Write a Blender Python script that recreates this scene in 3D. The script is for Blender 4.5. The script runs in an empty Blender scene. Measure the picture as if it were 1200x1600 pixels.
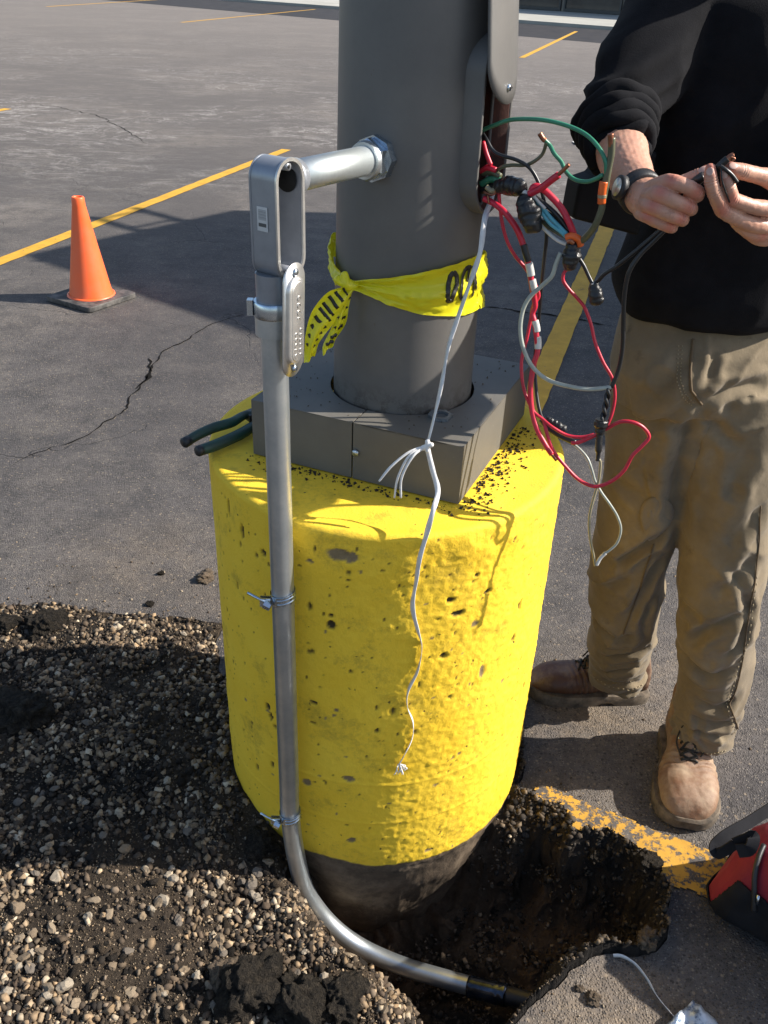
import bpy, bmesh, math, random
import numpy as np
from mathutils import Vector, Matrix, noise
from mathutils.bvhtree import BVHTree

SC = bpy.context.scene
COL = SC.collection
rnd = random.Random(7)
NR = np.random.default_rng(11)
PI = math.pi

# ---------------------------------------------------------------- camera
F = 1383.0
H = 1.60
_vp = np.array([512 - 600.0, 3061 - 800.0])
TH = math.atan(F / np.hypot(*_vp))
_n = _vp / np.hypot(*_vp)
fwd = np.array([0, math.cos(TH), -math.sin(TH)])
_d0 = -np.array([0, math.sin(TH), math.cos(TH)])
_r0 = np.array([1.0, 0, 0])
CR = _n[1] * _r0 + _n[0] * _d0
CD = -_n[0] * _r0 + _n[1] * _d0
CC = np.array([0, 0, H])
cam = bpy.data.cameras.new('camera')
camo = bpy.data.objects.new('camera', cam)
COL.objects.link(camo)
m = Matrix(((CR[0], -CD[0], -fwd[0], 0), (CR[1], -CD[1], -fwd[1], 0), (CR[2], -CD[2], -fwd[2], H), (0, 0, 0, 1)))
camo.matrix_world = m
cam.sensor_fit = 'VERTICAL'
cam.sensor_height = 24
cam.lens = 24 * F / 1600
cam.clip_end = 400
cam.clip_start = 0.02
SC.camera = camo
SC.render.resolution_x, SC.render.resolution_y = 768, 1024

# ---------------------------------------------------------------- light
SUN_EL, SUN_AZ = 35.0, 3.5          # azimuth measured from +X towards +Y
w = bpy.data.worlds.new('World')
SC.world = w
w.use_nodes = True
nt = w.node_tree
sky = nt.nodes.new('ShaderNodeTexSky')
sky.sky_type = 'NISHITA'
sky.sun_disc = False
sky.sun_elevation = math.radians(SUN_EL)
sky.sun_rotation = math.radians(90 - SUN_AZ)
sky.air_density = 1.0
sky.dust_density = 1.2
sky.ozone_density = 1.0
bgn = nt.nodes['Background']
bgn.inputs['Strength'].default_value = 0.105
nt.links.new(sky.outputs[0], bgn.inputs[0])
sl = bpy.data.lights.new('sun', 'SUN')
sl.energy = 5.0
sl.angle = math.radians(0.53)
sl.color = (1.0, 0.94, 0.85)
slo = bpy.data.objects.new('sun', sl)
COL.objects.link(slo)
e, a = math.radians(SUN_EL), math.radians(SUN_AZ)
sd = Vector((math.cos(e) * math.cos(a), math.cos(e) * math.sin(a), math.sin(e)))
slo.rotation_euler = sd.to_track_quat('Z', 'Y').to_euler()
slo.location = (6, 2, 6)
SC.view_settings.view_transform = 'Standard'
SC.view_settings.look = 'None'
SC.view_settings.exposure = 0.86
SC.view_settings.gamma = 1
SC.view_settings.use_curve_mapping = False

# ---------------------------------------------------------------- geometry of the view (used to survey points of the place)
def ray(px, py):
    v = fwd + CR * (px - 600) / F + CD * (py - 800) / F
    return v / np.linalg.norm(v)
def onz(px, py, z=0.0):
    v = ray(px, py)
    return Vector(CC + v * ((z - H) / v[2]))
def P(px, py, Y):
    v = ray(px, py)
    return Vector(CC + v * (Y / v[1]))
def cyl(px, py, r, cx=0.0, cy=1.522):
    v = ray(px, py)
    A = v[0] ** 2 + v[1] ** 2
    B = -2 * (v[0] * cx + v[1] * cy)
    Cc = cx * cx + cy * cy - r * r
    t = (-B - math.sqrt(max(0, B * B - 4 * A * Cc))) / 2 / A
    return Vector(CC + t * v)

# ---------------------------------------------------------------- materials
def nd(nt, t, **kw):
    n = nt.nodes.new(t)
    for k, v in kw.items():
        setattr(n, k, v)
    return n
def new_mat(name):
    m = bpy.data.materials.new(name)
    m.use_nodes = True
    return m, m.node_tree, m.node_tree.nodes['Principled BSDF']
def tex_noise(nt, scale, detail=6, rough=0.6, coord=None, dist=0.0):
    n = nd(nt, 'ShaderNodeTexNoise')
    n.inputs['Scale'].default_value = scale
    n.inputs['Detail'].default_value = detail
    n.inputs['Roughness'].default_value = rough
    n.inputs['Distortion'].default_value = dist
    if coord is not None:
        nt.links.new(coord, n.inputs['Vector'])
    return n.outputs['Fac']
def ramp(nt, fac, stops):
    r = nd(nt, 'ShaderNodeValToRGB')
    el = r.color_ramp.elements
    while len(el) < len(stops):
        el.new(0.5)
    for i, (p, c) in enumerate(stops):
        el[i].position = p
        el[i].color = (c[0], c[1], c[2], 1) if isinstance(c, (tuple, list)) else (c, c, c, 1)
    nt.links.new(fac, r.inputs[0])
    return r.outputs[0]
def mix(nt, fac, a, b, mode='MIX'):
    n = nd(nt, 'ShaderNodeMix', data_type='RGBA', blend_type=mode)
    for sock, v in ((n.inputs[0], fac), (n.inputs[6], a), (n.inputs[7], b)):
        if isinstance(v, (int, float)):
            sock.default_value = v
        elif isinstance(v, tuple):
            sock.default_value = (v[0], v[1], v[2], 1)
        else:
            nt.links.new(v, sock)
    return n.outputs[2]
def math_n(nt, op, a, b=None, c=None):
    n = nd(nt, 'ShaderNodeMath', operation=op)
    for i, v in enumerate((a, b, c)):
        if v is None: continue
        if isinstance(v, (int, float)): n.inputs[i].default_value = v
        else: nt.links.new(v, n.inputs[i])
    return n.outputs[0]
def bump(nt, hgt, strength, dist, prev=None):
    b = nd(nt, 'ShaderNodeBump')
    b.inputs['Strength'].default_value = strength
    b.inputs['Distance'].default_value = dist
    nt.links.new(hgt, b.inputs['Height'])
    if prev is not None: nt.links.new(prev, b.inputs['Normal'])
    return b.outputs[0]
def objco(nt):
    return nd(nt, 'ShaderNodeTexCoord').outputs['Object']
def geopos(nt):
    return nd(nt, 'ShaderNodeNewGeometry').outputs['Position']

def simple(name, col, rough=0.5, metal=0.0, col2=None, nscale=20, bsc=None, bst=0.3, bdist=0.002, spec=0.5, coat=0, lo=0.35, hi=0.65, rvar=0.0, sheen=0):
    m, nt, p = new_mat(name)
    co = objco(nt)
    p.inputs['Roughness'].default_value = rough
    p.inputs['Metallic'].default_value = metal
    p.inputs['Specular IOR Level'].default_value = spec
    if coat: p.inputs['Coat Weight'].default_value = coat
    if sheen: p.inputs['Sheen Weight'].default_value = sheen
    if col2 is None: col2 = tuple(c * 0.8 for c in col)
    f = tex_noise(nt, nscale, 8, 0.65, co)
    nt.links.new(ramp(nt, f, [(lo, col), (hi, col2)]), p.inputs['Base Color'])
    if rvar:
        nt.links.new(math_n(nt, 'MULTIPLY_ADD', tex_noise(nt, nscale * 2, 6, 0.6, co), rvar, rough - rvar / 2), p.inputs['Roughness'])
    if bsc:
        nt.links.new(bump(nt, tex_noise(nt, bsc, 6, 0.7, co), bst, bdist), p.inputs['Normal'])
    return m

def asphalt_nodes(nt, p):
    co = geopos(nt)
    big = tex_noise(nt, 0.55, 5, 0.6, co)
    mid = tex_noise(nt, 5.0, 8, 0.7, co)
    fine = tex_noise(nt, 60, 4, 0.7, co)
    base = ramp(nt, big, [(0.34, (0.058, 0.054, 0.054)), (0.52, (0.088, 0.079, 0.075)), (0.66, (0.140, 0.122, 0.108))])
    base = mix(nt, math_n(nt, 'MULTIPLY', ramp(nt, mid, [(0.38, 1.0), (0.56, 0.0)]), 0.6), base, (0.036, 0.034, 0.035))
    # pale dust patches
    dust = ramp(nt, tex_noise(nt, 2.3, 12, 0.8, co), [(0.50, 0.0), (0.70, 0.6)])
    base = mix(nt, dust, base, (0.19, 0.165, 0.14))
    for (dx_, dy_, dr_, da_) in ((0.42, 0.80, 0.34, 0.75), (0.52, 1.62, 0.30, 0.5), (-0.35, 2.12, 0.30, 0.45), (0.75, 1.75, 0.35, 0.35), (-0.75, 2.25, 0.35, 0.35)):
        dn = nd(nt, 'ShaderNodeVectorMath', operation='DISTANCE'); nt.links.new(co, dn.inputs[0]); dn.inputs[1].default_value = (dx_, dy_, 0)
        dm = ramp(nt, math_n(nt, 'DIVIDE', dn.outputs['Value'], dr_), [(0.25, da_), (1.0, 0.0)])
        dm = math_n(nt, 'MULTIPLY', dm, ramp(nt, tex_noise(nt, 11, 10, 0.8, co), [(0.36, 0.1), (0.58, 1.0)]))
        base = mix(nt, dm, base, (0.215, 0.165, 0.115))
    base = mix(nt, 1.0, base, ramp(nt, tex_noise(nt, 42, 6, 0.9, co), [(0.30, 0.62), (0.72, 1.42)]), 'MULTIPLY')
    # aggregate speckle
    v = nd(nt, 'ShaderNodeTexVoronoi')
    v.inputs['Scale'].default_value = 230
    nt.links.new(co, v.inputs['Vector'])
    sp = nd(nt, 'ShaderNodeSeparateColor')
    nt.links.new(v.outputs['Color'], sp.inputs[0])
    core = ramp(nt, v.outputs['Distance'], [(0.2, 1.0), (0.6, 0.0)])
    lite = math_n(nt, 'MULTIPLY', math_n(nt, 'GREATER_THAN', sp.outputs[0], 0.80), core)
    base = mix(nt, math_n(nt, 'MULTIPLY', lite, 0.55), base, (0.30, 0.26, 0.21))
    drk = math_n(nt, 'MULTIPLY', math_n(nt, 'LESS_THAN', sp.outputs[1], 0.33), core)
    base = mix(nt, math_n(nt, 'MULTIPLY', drk, 0.7), base, (0.03, 0.028, 0.028))
    v2 = nd(nt, 'ShaderNodeTexVoronoi'); v2.inputs['Scale'].default_value = 95
    nt.links.new(co, v2.inputs['Vector'])
    sp2 = nd(nt, 'ShaderNodeSeparateColor'); nt.links.new(v2.outputs['Color'], sp2.inputs[0])
    core2 = ramp(nt, v2.outputs['Distance'], [(0.22, 1.0), (0.42, 0.0)])
    l2 = math_n(nt, 'MULTIPLY', math_n(nt, 'GREATER_THAN', sp2.outputs[0], 0.86), core2)
    base = mix(nt, math_n(nt, 'MULTIPLY', l2, 0.55), base, (0.30, 0.235, 0.165))
    d2 = math_n(nt, 'MULTIPLY', math_n(nt, 'LESS_THAN', sp2.outputs[1], 0.14), core2)
    base = mix(nt, math_n(nt, 'MULTIPLY', d2, 0.7), base, (0.025, 0.022, 0.021))
    # fine cracks
    wv = nd(nt, 'ShaderNodeTexVoronoi', feature='DISTANCE_TO_EDGE')
    wv.inputs['Scale'].default_value = 0.75
    vm = nd(nt, 'ShaderNodeVectorMath', operation='ADD')
    nn = nd(nt, 'ShaderNodeTexNoise'); nn.inputs['Scale'].default_value = 3.0; nn.inputs['Detail'].default_value = 6
    nt.links.new(co, nn.inputs['Vector'])
    sc_ = nd(nt, 'ShaderNodeVectorMath', operation='SCALE'); sc_.inputs[3].default_value = 0.7
    nt.links.new(nn.outputs['Color'], sc_.inputs[0])
    nt.links.new(co, vm.inputs[0]); nt.links.new(sc_.outputs[0], vm.inputs[1])
    nt.links.new(vm.outputs[0], wv.inputs['Vector'])
    crack = ramp(nt, wv.outputs['Distance'], [(0.0, 1.0), (0.007, 0.0)])
    cm = ramp(nt, tex_noise(nt, 0.9, 3, 0.5, co), [(0.45, 0.0), (0.56, 1.0)])
    crack = math_n(nt, 'MULTIPLY', crack, cm)
    base = mix(nt, math_n(nt, 'MULTIPLY', crack, 0.75), base, (0.02, 0.018, 0.018))
    # pale scrapes across the far part of the lot
    wn = nd(nt, 'ShaderNodeMapping'); wn.inputs['Rotation'].default_value = (0, 0, 0.35); wn.inputs['Scale'].default_value = (0.6, 3.2, 1)
    nt.links.new(co, wn.inputs['Vector'])
    scr = ramp(nt, tex_noise(nt, 2.2, 12, 0.85, wn.outputs[0], 1.2), [(0.53, 0.0), (0.64, 0.95)])
    sx = nd(nt, 'ShaderNodeSeparateXYZ'); nt.links.new(co, sx.inputs[0])
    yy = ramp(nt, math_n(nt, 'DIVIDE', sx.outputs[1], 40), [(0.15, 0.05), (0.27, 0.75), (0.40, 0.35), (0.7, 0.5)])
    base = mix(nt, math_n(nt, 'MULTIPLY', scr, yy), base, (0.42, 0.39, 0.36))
    l_ = tex_noise(nt, 1.1, 12, 0.72, co, 1.6)
    l_ = ramp(nt, l_, [(0.470, 0.0), (0.490, 1.0), (0.505, 1.0), (0.525, 0.0)])
    lm = math_n(nt, 'MULTIPLY', ramp(nt, tex_noise(nt, 0.33, 4, 0.6, co), [(0.44, 0.0), (0.56, 1.0)]), ramp(nt, tex_noise(nt, 6, 8, 0.8, co), [(0.42, 0.0), (0.58, 1.0)]))
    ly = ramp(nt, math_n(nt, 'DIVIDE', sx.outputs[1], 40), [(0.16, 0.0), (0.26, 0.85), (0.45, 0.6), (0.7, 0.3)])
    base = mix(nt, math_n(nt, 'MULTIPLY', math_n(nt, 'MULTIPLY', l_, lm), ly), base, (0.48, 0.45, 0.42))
    st_ = math_n(nt, 'MULTIPLY', ramp(nt, tex_noise(nt, 0.45, 8, 0.7, co, 0.8), [(0.47, 0.0), (0.60, 0.75)]), ramp(nt, math_n(nt, 'DIVIDE', sx.outputs[1], 40), [(0.05, 0.3), (0.2, 1.0)]))
    base = mix(nt, st_, base, (0.055, 0.050, 0.050))
    # asphalt colour turns paler and grey-brown with distance
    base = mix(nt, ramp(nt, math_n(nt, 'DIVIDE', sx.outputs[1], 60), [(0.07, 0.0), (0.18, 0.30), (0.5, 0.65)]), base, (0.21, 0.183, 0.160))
    h = math_n(nt, 'ADD', math_n(nt, 'MULTIPLY', core, 0.6), math_n(nt, 'MULTIPLY', fine, 0.8))
    h = math_n(nt, 'SUBTRACT', h, math_n(nt, 'MULTIPLY', crack, 1.5))
    p.inputs['Roughness'].default_value = 0.86
    p.inputs['Specular IOR Level'].default_value = 0.35
    return base, bump(nt, h, 0.8, 0.0030), co

def mk_asphalt():
    m, nt, p = new_mat('asphalt')
    c, b, co = asphalt_nodes(nt, p)
    nt.links.new(c, p.inputs['Base Color']); nt.links.new(b, p.inputs['Normal'])
    return m
def mk_paint(name, wear, col=(0.62, 0.34, 0.035)):
    m, nt, p = new_mat(name)
    c, b, co = asphalt_nodes(nt, p)
    f1 = tex_noise(nt, 45, 8, 0.75, co); f2 = tex_noise(nt, 5, 4, 0.6, co)
    f = math_n(nt, 'ADD', math_n(nt, 'MULTIPLY', f1, 0.7), math_n(nt, 'MULTIPLY', f2, 0.3))
    k = ramp(nt, f, [(wear - 0.035, 0.0), (wear, 1.0)])
    yc = ramp(nt, tex_noise(nt, 9, 8, 0.7, co), [(0.3, tuple(x * 0.72 for x in col)), (0.65, col)])
    nt.links.new(mix(nt, k, c, yc), p.inputs['Base Color'])
    nt.links.new(bump(nt, math_n(nt, 'ADD', tex_noise(nt, 170, 5, 0.7, co), k), 0.45, 0.0016), p.inputs['Normal'])
    p.inputs['Roughness'].default_value = 0.75
    return m
M = {}
M['asphalt'] = mk_asphalt()
M['line'] = mk_paint('line_paint', 0.40)
M['line_worn'] = mk_paint('line_paint_worn', 0.515, (0.55, 0.30, 0.04))
M['dark_strip_mat'] = simple('dark_strip_surface', (0.028, 0.027, 0.03), 0.85, col2=(0.045, 0.042, 0.042), nscale=2, spec=0.2)
M['concrete'] = simple('pale_concrete', (0.40, 0.385, 0.34), 0.9, col2=(0.32, 0.31, 0.27), nscale=0.6)
M['soil_dark'] = simple('dark_soil', (0.028, 0.022, 0.017), 0.95, col2=(0.055, 0.042, 0.03), nscale=14, bsc=60, bst=0.9, bdist=0.006, spec=0.2)
M['galv'] = simple('galvanised_steel', (0.60, 0.63, 0.64), 0.38, 0.88, (0.46, 0.50, 0.52), 26, bsc=40, bst=0.04, rvar=0.18)
M['galv_pipe'] = simple('rigid_zinc_pipe', (0.62, 0.66, 0.66), 0.45, 0.85, (0.45, 0.49, 0.49), 18, bsc=120, bst=0.12, bdist=0.001, rvar=0.2)
M['zinc'] = simple('bright_zinc', (0.62, 0.70, 0.76), 0.25, 1.0, (0.45, 0.52, 0.60), 60, rvar=0.15)
M['cast'] = simple('painted_cast_aluminium', (0.30, 0.315, 0.345), 0.36, 0.45, (0.26, 0.275, 0.30), 40, bsc=260, bst=0.08, bdist=0.0006)
M['plate'] = simple('bare_aluminium', (0.70, 0.69, 0.66), 0.38, 0.9, (0.55, 0.54, 0.52), 60, bsc=120, bst=0.2, bdist=0.0008, rvar=0.2)
M['black_soft'] = simple('black_rubber', (0.012, 0.012, 0.013), 0.5, col2=(0.022, 0.022, 0.024), nscale=50, bsc=150, bst=0.3)
M['tape_black'] = simple('electrical_tape', (0.010, 0.010, 0.011), 0.28, col2=(0.02, 0.02, 0.02), nscale=40, bsc=45, bst=0.8, bdist=0.004)
M['hole'] = simple('unlit_cavity', (0.012, 0.011, 0.010), 0.9)
M['rust'] = simple('rusty_primer', (0.085, 0.028, 0.018), 0.8, col2=(0.035, 0.014, 0.010), nscale=30, bsc=90, bst=0.4)
M['white'] = simple('white_polyester_tape', (0.72, 0.71, 0.69), 0.6, col2=(0.60, 0.59, 0.58), nscale=60, bsc=200, bst=0.3, bdist=0.001)
M['sticker'] = simple('grey_sticker', (0.62, 0.62, 0.61), 0.5)
M['ink'] = simple('sticker_ink', (0.10, 0.10, 0.10), 0.6)
M['ink_mid'] = simple('sticker_grey_ink', (0.36, 0.36, 0.36), 0.6)
def wire_m(n, c, r=0.38):
    M[n] = simple('insulation_' + n, c, r, col2=tuple(x * 0.7 for x in c), nscale=35, bsc=60, bst=0.15, bdist=0.001, lo=0.45, hi=0.75)
wire_m('red', (0.56, 0.018, 0.045)); wire_m('green', (0.035, 0.21, 0.12)); wire_m('black_wire', (0.012, 0.012, 0.013))
wire_m('gray', (0.36, 0.38, 0.33)); wire_m('olive', (0.10, 0.105, 0.06)); wire_m('white_wire', (0.60, 0.58, 0.54)); wire_m('teal', (0.12, 0.42, 0.50))
wire_m('tan_wire', (0.30, 0.26, 0.16)); wire_m('orange', (0.75, 0.13, 0.02))
M['copper'] = simple('bare_copper', (0.42, 0.17, 0.09), 0.4, 0.9, (0.22, 0.10, 0.07), 90)
M['skin'] = simple('skin', (0.42, 0.205, 0.135), 0.48, col2=(0.53, 0.30, 0.215), nscale=28, bsc=320, bst=0.25, bdist=0.0012, lo=0.3, hi=0.7)
_nt = M['skin'].node_tree; _p = _nt.nodes['Principled BSDF']
_at = nd(_nt, 'ShaderNodeAttribute', attribute_name='flush'); _old = _p.inputs['Base Color'].links[0].from_socket
_gr = ramp(_nt, tex_noise(_nt, 70, 8, 0.8, objco(_nt)), [(0.56, 0.0), (0.68, 0.5)])
_c = mix(_nt, math_n(_nt, 'MULTIPLY', _at.outputs['Fac'], 0.75), _old, (0.50, 0.13, 0.085))
_nt.links.new(mix(_nt, _gr, _c, (0.20, 0.10, 0.065)), _p.inputs['Base Color'])
_p.inputs['Subsurface Weight'].default_value = 0.10
_p.inputs['Subsurface Radius'].default_value = (0.012, 0.004, 0.002)
M['hoodie'] = simple('black_fleece', (0.0055, 0.0055, 0.007), 0.95, col2=(0.009, 0.009, 0.011), nscale=30, bsc=420, bst=0.5, bdist=0.0015, spec=0.15)
M['hair'] = simple('brown_hair', (0.05, 0.03, 0.02), 0.6)
def mk_trousers():
    m, nt, p = new_mat('khaki_canvas')
    co = objco(nt)
    c = ramp(nt, tex_noise(nt, 7, 8, 0.65, co), [(0.3, (0.135, 0.104, 0.064)), (0.6, (0.205, 0.160, 0.102)), (0.75, (0.27, 0.22, 0.15))])
    d = ramp(nt, tex_noise(nt, 16, 8, 0.7, co), [(0.60, 0.0), (0.72, 0.6)])
    c = mix(nt, d, c, (0.07, 0.052, 0.036))
    nt.links.new(c, p.inputs['Base Color'])
    wv = nd(nt, 'ShaderNodeTexWave'); wv.inputs['Scale'].default_value = 180; wv.inputs['Distortion'].default_value = 1.5
    nt.links.new(co, wv.inputs['Vector'])
    b1 = bump(nt, wv.outputs['Fac'], 0.15, 0.0006)
    b2 = bump(nt, tex_noise(nt, 45, 6, 0.7, co), 0.35, 0.004, b1)
    nt.links.new(b2, p.inputs['Normal'])
    p.inputs['Roughness'].default_value = 0.9
    p.inputs['Specular IOR Level'].default_value = 0.2
    p.inputs['Sheen Weight'].default_value = 0.15
    return m
M['trousers'] = mk_trousers()
M['seam'] = simple('khaki_seam', (0.13, 0.09, 0.05), 0.9)
M['stitch'] = simple('stitching', (0.33, 0.27, 0.17), 0.9)
M['boot_tan'] = simple('dusty_tan_leather', (0.17, 0.082, 0.042), 0.66, col2=(0.33, 0.235, 0.155), nscale=16, bsc=70, bst=0.45, bdist=0.003, lo=0.4, hi=0.66, rvar=0.2)
M['boot_brown'] = simple('brown_leather', (0.085, 0.038, 0.021), 0.5, col2=(0.20, 0.13, 0.085), nscale=18, bsc=70, bst=0.45, bdist=0.003, lo=0.48, hi=0.72, rvar=0.2)
M['sole'] = simple('boot_sole', (0.20, 0.155, 0.11), 0.85, col2=(0.05, 0.04, 0.03), nscale=30, bsc=60, bst=0.5)
M['lace'] = simple('lace', (0.020, 0.018, 0.013), 0.8)
M['bag_red'] = simple('red_canvas', (0.24, 0.006, 0.024), 0.75, col2=(0.18, 0.005, 0.018), nscale=12, bsc=300, bst=0.4, bdist=0.001)
M['case_black'] = simple('black_moulded_plastic', (0.006, 0.006, 0.007), 0.7, spec=0.2)
M['bag_black'] = simple('black_canvas', (0.007, 0.007, 0.009), 0.8, spec=0.2, col2=(0.014, 0.014, 0.017), nscale=15, bsc=260, bst=0.4, bdist=0.001)
M['cone'] = simple('orange_pvc', (0.95, 0.135, 0.028), 0.40, col2=(0.88, 0.15, 0.05), nscale=9, bsc=30, bst=0.08, rvar=0.2)
M['cone_base'] = simple('dusty_black_rubber', (0.035, 0.034, 0.033), 0.7, col2=(0.16, 0.145, 0.13), nscale=16, lo=0.42, hi=0.7, bsc=50, bst=0.3)
M['plier_green'] = simple('dipped_green_grip', (0.012, 0.07, 0.045), 0.5, col2=(0.02, 0.035, 0.03), nscale=22, bsc=60, bst=0.2)
M['plier_steel'] = simple('dark_tool_steel', (0.14, 0.145, 0.15), 0.42, 0.9, (0.06, 0.06, 0.06), 60)
M['foil'] = simple('foil_wrapper', (0.10, 0.14, 0.21), 0.3, 0.3, (0.50, 0.55, 0.60), 40, bsc=30, bst=0.6, bdist=0.004, lo=0.45, hi=0.55)
M['truck_white'] = simple('truck_enamel', (0.72, 0.73, 0.72), 0.35)
M['glass_dark'] = simple('shop_glass', (0.02, 0.028, 0.032), 0.08, col2=(0.05, 0.06, 0.06), nscale=0.5)
M['frame_dark'] = simple('window_frame_metal', (0.05, 0.05, 0.05), 0.5)
M['brickish'] = simple('facade_render', (0.30, 0.27, 0.23), 0.9, nscale=2)
def mk_pole():
    m, nt, p = new_mat('grey_pole_paint')
    co = objco(nt)
    c = ramp(nt, tex_noise(nt, 8, 8, 0.7, co), [(0.3, (0.100, 0.095, 0.090)), (0.7, (0.130, 0.123, 0.114))])
    r = ramp(nt, tex_noise(nt, 22, 10, 0.75, co), [(0.665, 0.0), (0.69, 0.85)])
    c = mix(nt, math_n(nt, 'MULTIPLY', r, 0.8), c, (0.09, 0.04, 0.022))
    sx = nd(nt, 'ShaderNodeSeparateXYZ'); nt.links.new(co, sx.inputs[0])
    low = ramp(nt, math_n(nt, 'SUBTRACT', sx.outputs[2], 0.90), [(0.02, 1.0), (0.10, 0.0)])
    g = math_n(nt, 'MULTIPLY', low, ramp(nt, tex_noise(nt, 35, 8, 0.8, co), [(0.47, 0.0), (0.56, 1.0)]))
    c = mix(nt, g, c, (0.035, 0.026, 0.02))
    nt.links.new(c, p.inputs['Base Color'])
    p.inputs['Roughness'].default_value = 0.48
    nt.links.new(bump(nt, tex_noise(nt, 200, 4, 0.7, co), 0.12, 0.001), p.inputs['Normal'])
    return m
M['pole'] = mk_pole()
def mk_box():
    m, nt, p = new_mat('base_cover_paint')
    co = geopos(nt)
    c = ramp(nt, tex_noise(nt, 7, 8, 0.7, co), [(0.3, (0.105, 0.096, 0.082)), (0.7, (0.140, 0.130, 0.112))])
    g = ramp(nt, tex_noise(nt, 60, 10, 0.8, co), [(0.62, 0.0), (0.68, 0.7)])
    c = mix(nt, g, c, (0.26, 0.24, 0.21))
    nt.links.new(c, p.inputs['Base Color'])
    p.inputs['Roughness'].default_value = 0.6
    return m
M['box'] = mk_box()
def mk_pier():
    m, nt, p = new_mat('yellow_painted_concrete')
    co = geopos(nt)
    at = nd(nt, 'ShaderNodeAttribute', attribute_name='wear')
    sp = nd(nt, 'ShaderNodeSeparateColor'); nt.links.new(at.outputs['Color'], sp.inputs[0])
    y = ramp(nt, tex_noise(nt, 6, 8, 0.65, co), [(0.3, (0.84, 0.530, 0.026)), (0.7, (0.90, 0.610, 0.048))])
    # scuffs and grime, rubbed in
    sc1 = ramp(nt, tex_noise(nt, 9, 12, 0.8, co), [(0.53, 0.0), (0.68, 0.7)])
    y = mix(nt, sc1, y, (0.30, 0.21, 0.03))
    v = nd(nt, 'ShaderNodeTexVoronoi'); v.inputs['Scale'].default_value = 95
    vo = nd(nt, 'ShaderNodeVectorMath', operation='ADD'); nn = nd(nt, 'ShaderNodeTexNoise'); nn.inputs['Scale'].default_value = 40
    nt.links.new(co, nn.inputs['Vector']); s_ = nd(nt, 'ShaderNodeVectorMath', operation='SCALE'); s_.inputs[3].default_value = 0.02
    nt.links.new(nn.outputs['Color'], s_.inputs[0]); nt.links.new(co, vo.inputs[0]); nt.links.new(s_.outputs[0], vo.inputs[1]); nt.links.new(vo.outputs[0], v.inputs['Vector'])
    vs = nd(nt, 'ShaderNodeSeparateColor'); nt.links.new(v.outputs['Color'], vs.inputs[0])
    pin = math_n(nt, 'MULTIPLY', ramp(nt, v.outputs['Distance'], [(0.12, 1.0), (0.26, 0.0)]), math_n(nt, 'GREATER_THAN', vs.outputs[0], 0.93))
    dens = ramp(nt, tex_noise(nt, 5, 4, 0.6, co), [(0.42, 0.0), (0.55, 1.0)])
    pin = math_n(nt, 'MULTIPLY', pin, dens)
    y = mix(nt, pin, y, (0.05, 0.035, 0.015))
    conc = ramp(nt, tex_noise(nt, 30, 8, 0.7, co), [(0.3, (0.17, 0.12, 0.06)), (0.7, (0.27, 0.20, 0.11))])
    y = mix(nt, sp.outputs[0], y, (0.045, 0.032, 0.015))       # pits
    y = mix(nt, sp.outputs[1], y, conc)                          # chipped spots
    dirt = ramp(nt, tex_noise(nt, 11, 10, 0.75, co), [(0.30, (0.022, 0.017, 0.013)), (0.50, (0.095, 0.070, 0.048)), (0.70, (0.21, 0.16, 0.11))])
    y = mix(nt, sp.outputs[2], y, dirt)                          # the unpainted foot
    nt.links.new(y, p.inputs['Base Color'])
    h = math_n(nt, 'SUBTRACT', tex_noise(nt, 230, 5, 0.7, co), math_n(nt, 'MULTIPLY', pin, 0.9))
    nt.links.new(bump(nt, h, 0.6, 0.0024), p.inputs['Normal'])
    p.inputs['Roughness'].default_value = 0.72
    p.inputs['Specular IOR Level'].default_value = 0.3
    return m
M['pier'] = mk_pier()
def mk_attr(name, attr, rough=0.9, bsc=90, bst=0.8, bdist=0.004, var=True, coarse=0.0):
    m, nt, p = new_mat(name)
    co = geopos(nt)
    at = nd(nt, 'ShaderNodeAttribute', attribute_name=attr)
    c = at.outputs['Color']
    if var:
        f = ramp(nt, tex_noise(nt, 50, 8, 0.75, co), [(0.25, 0.45), (0.7, 1.35)])
        c = mix(nt, 1.0, c, f, 'MULTIPLY')
    nt.links.new(c, p.inputs['Base Color'])
    pre = bump(nt, tex_noise(nt, 34, 8, 0.85, co), 1.0, coarse) if coarse else None
    nt.links.new(bump(nt, tex_noise(nt, bsc, 8, 0.75, co), bst, bdist, pre), p.inputs['Normal'])
    p.inputs['Roughness'].default_value = rough
    p.inputs['Specular IOR Level'].default_value = 0.25
    return m
M['soil'] = mk_attr('excavated_soil', 'tint', coarse=0.03)
M['stones'] = mk_attr('crushed_stone', 'tint', bsc=160, bst=0.4, bdist=0.002, var=True)
M['chunk'] = simple('broken_asphalt', (0.030, 0.025, 0.020), 0.9, col2=(0.10, 0.080, 0.058), nscale=5, bsc=9, bst=1.0, bdist=0.15, spec=0.2, lo=0.42, hi=0.7)
M['clod'] = simple('dry_clod', (0.14, 0.10, 0.065), 0.95, col2=(0.06, 0.045, 0.03), nscale=5, bsc=14, bst=0.8, bdist=0.006)
for i_, c_ in enumerate([(0.28, 0.215, 0.145), (0.21, 0.155, 0.10), (0.36, 0.30, 0.225), (0.17, 0.14, 0.11), (0.26, 0.19, 0.12)]):
    M['stone%d' % i_] = simple('loose_stone_%s' % 'abcde'[i_], c_, 0.9, col2=tuple(x * 0.5 for x in c_), nscale=40, bsc=80, bst=0.4)

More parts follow.
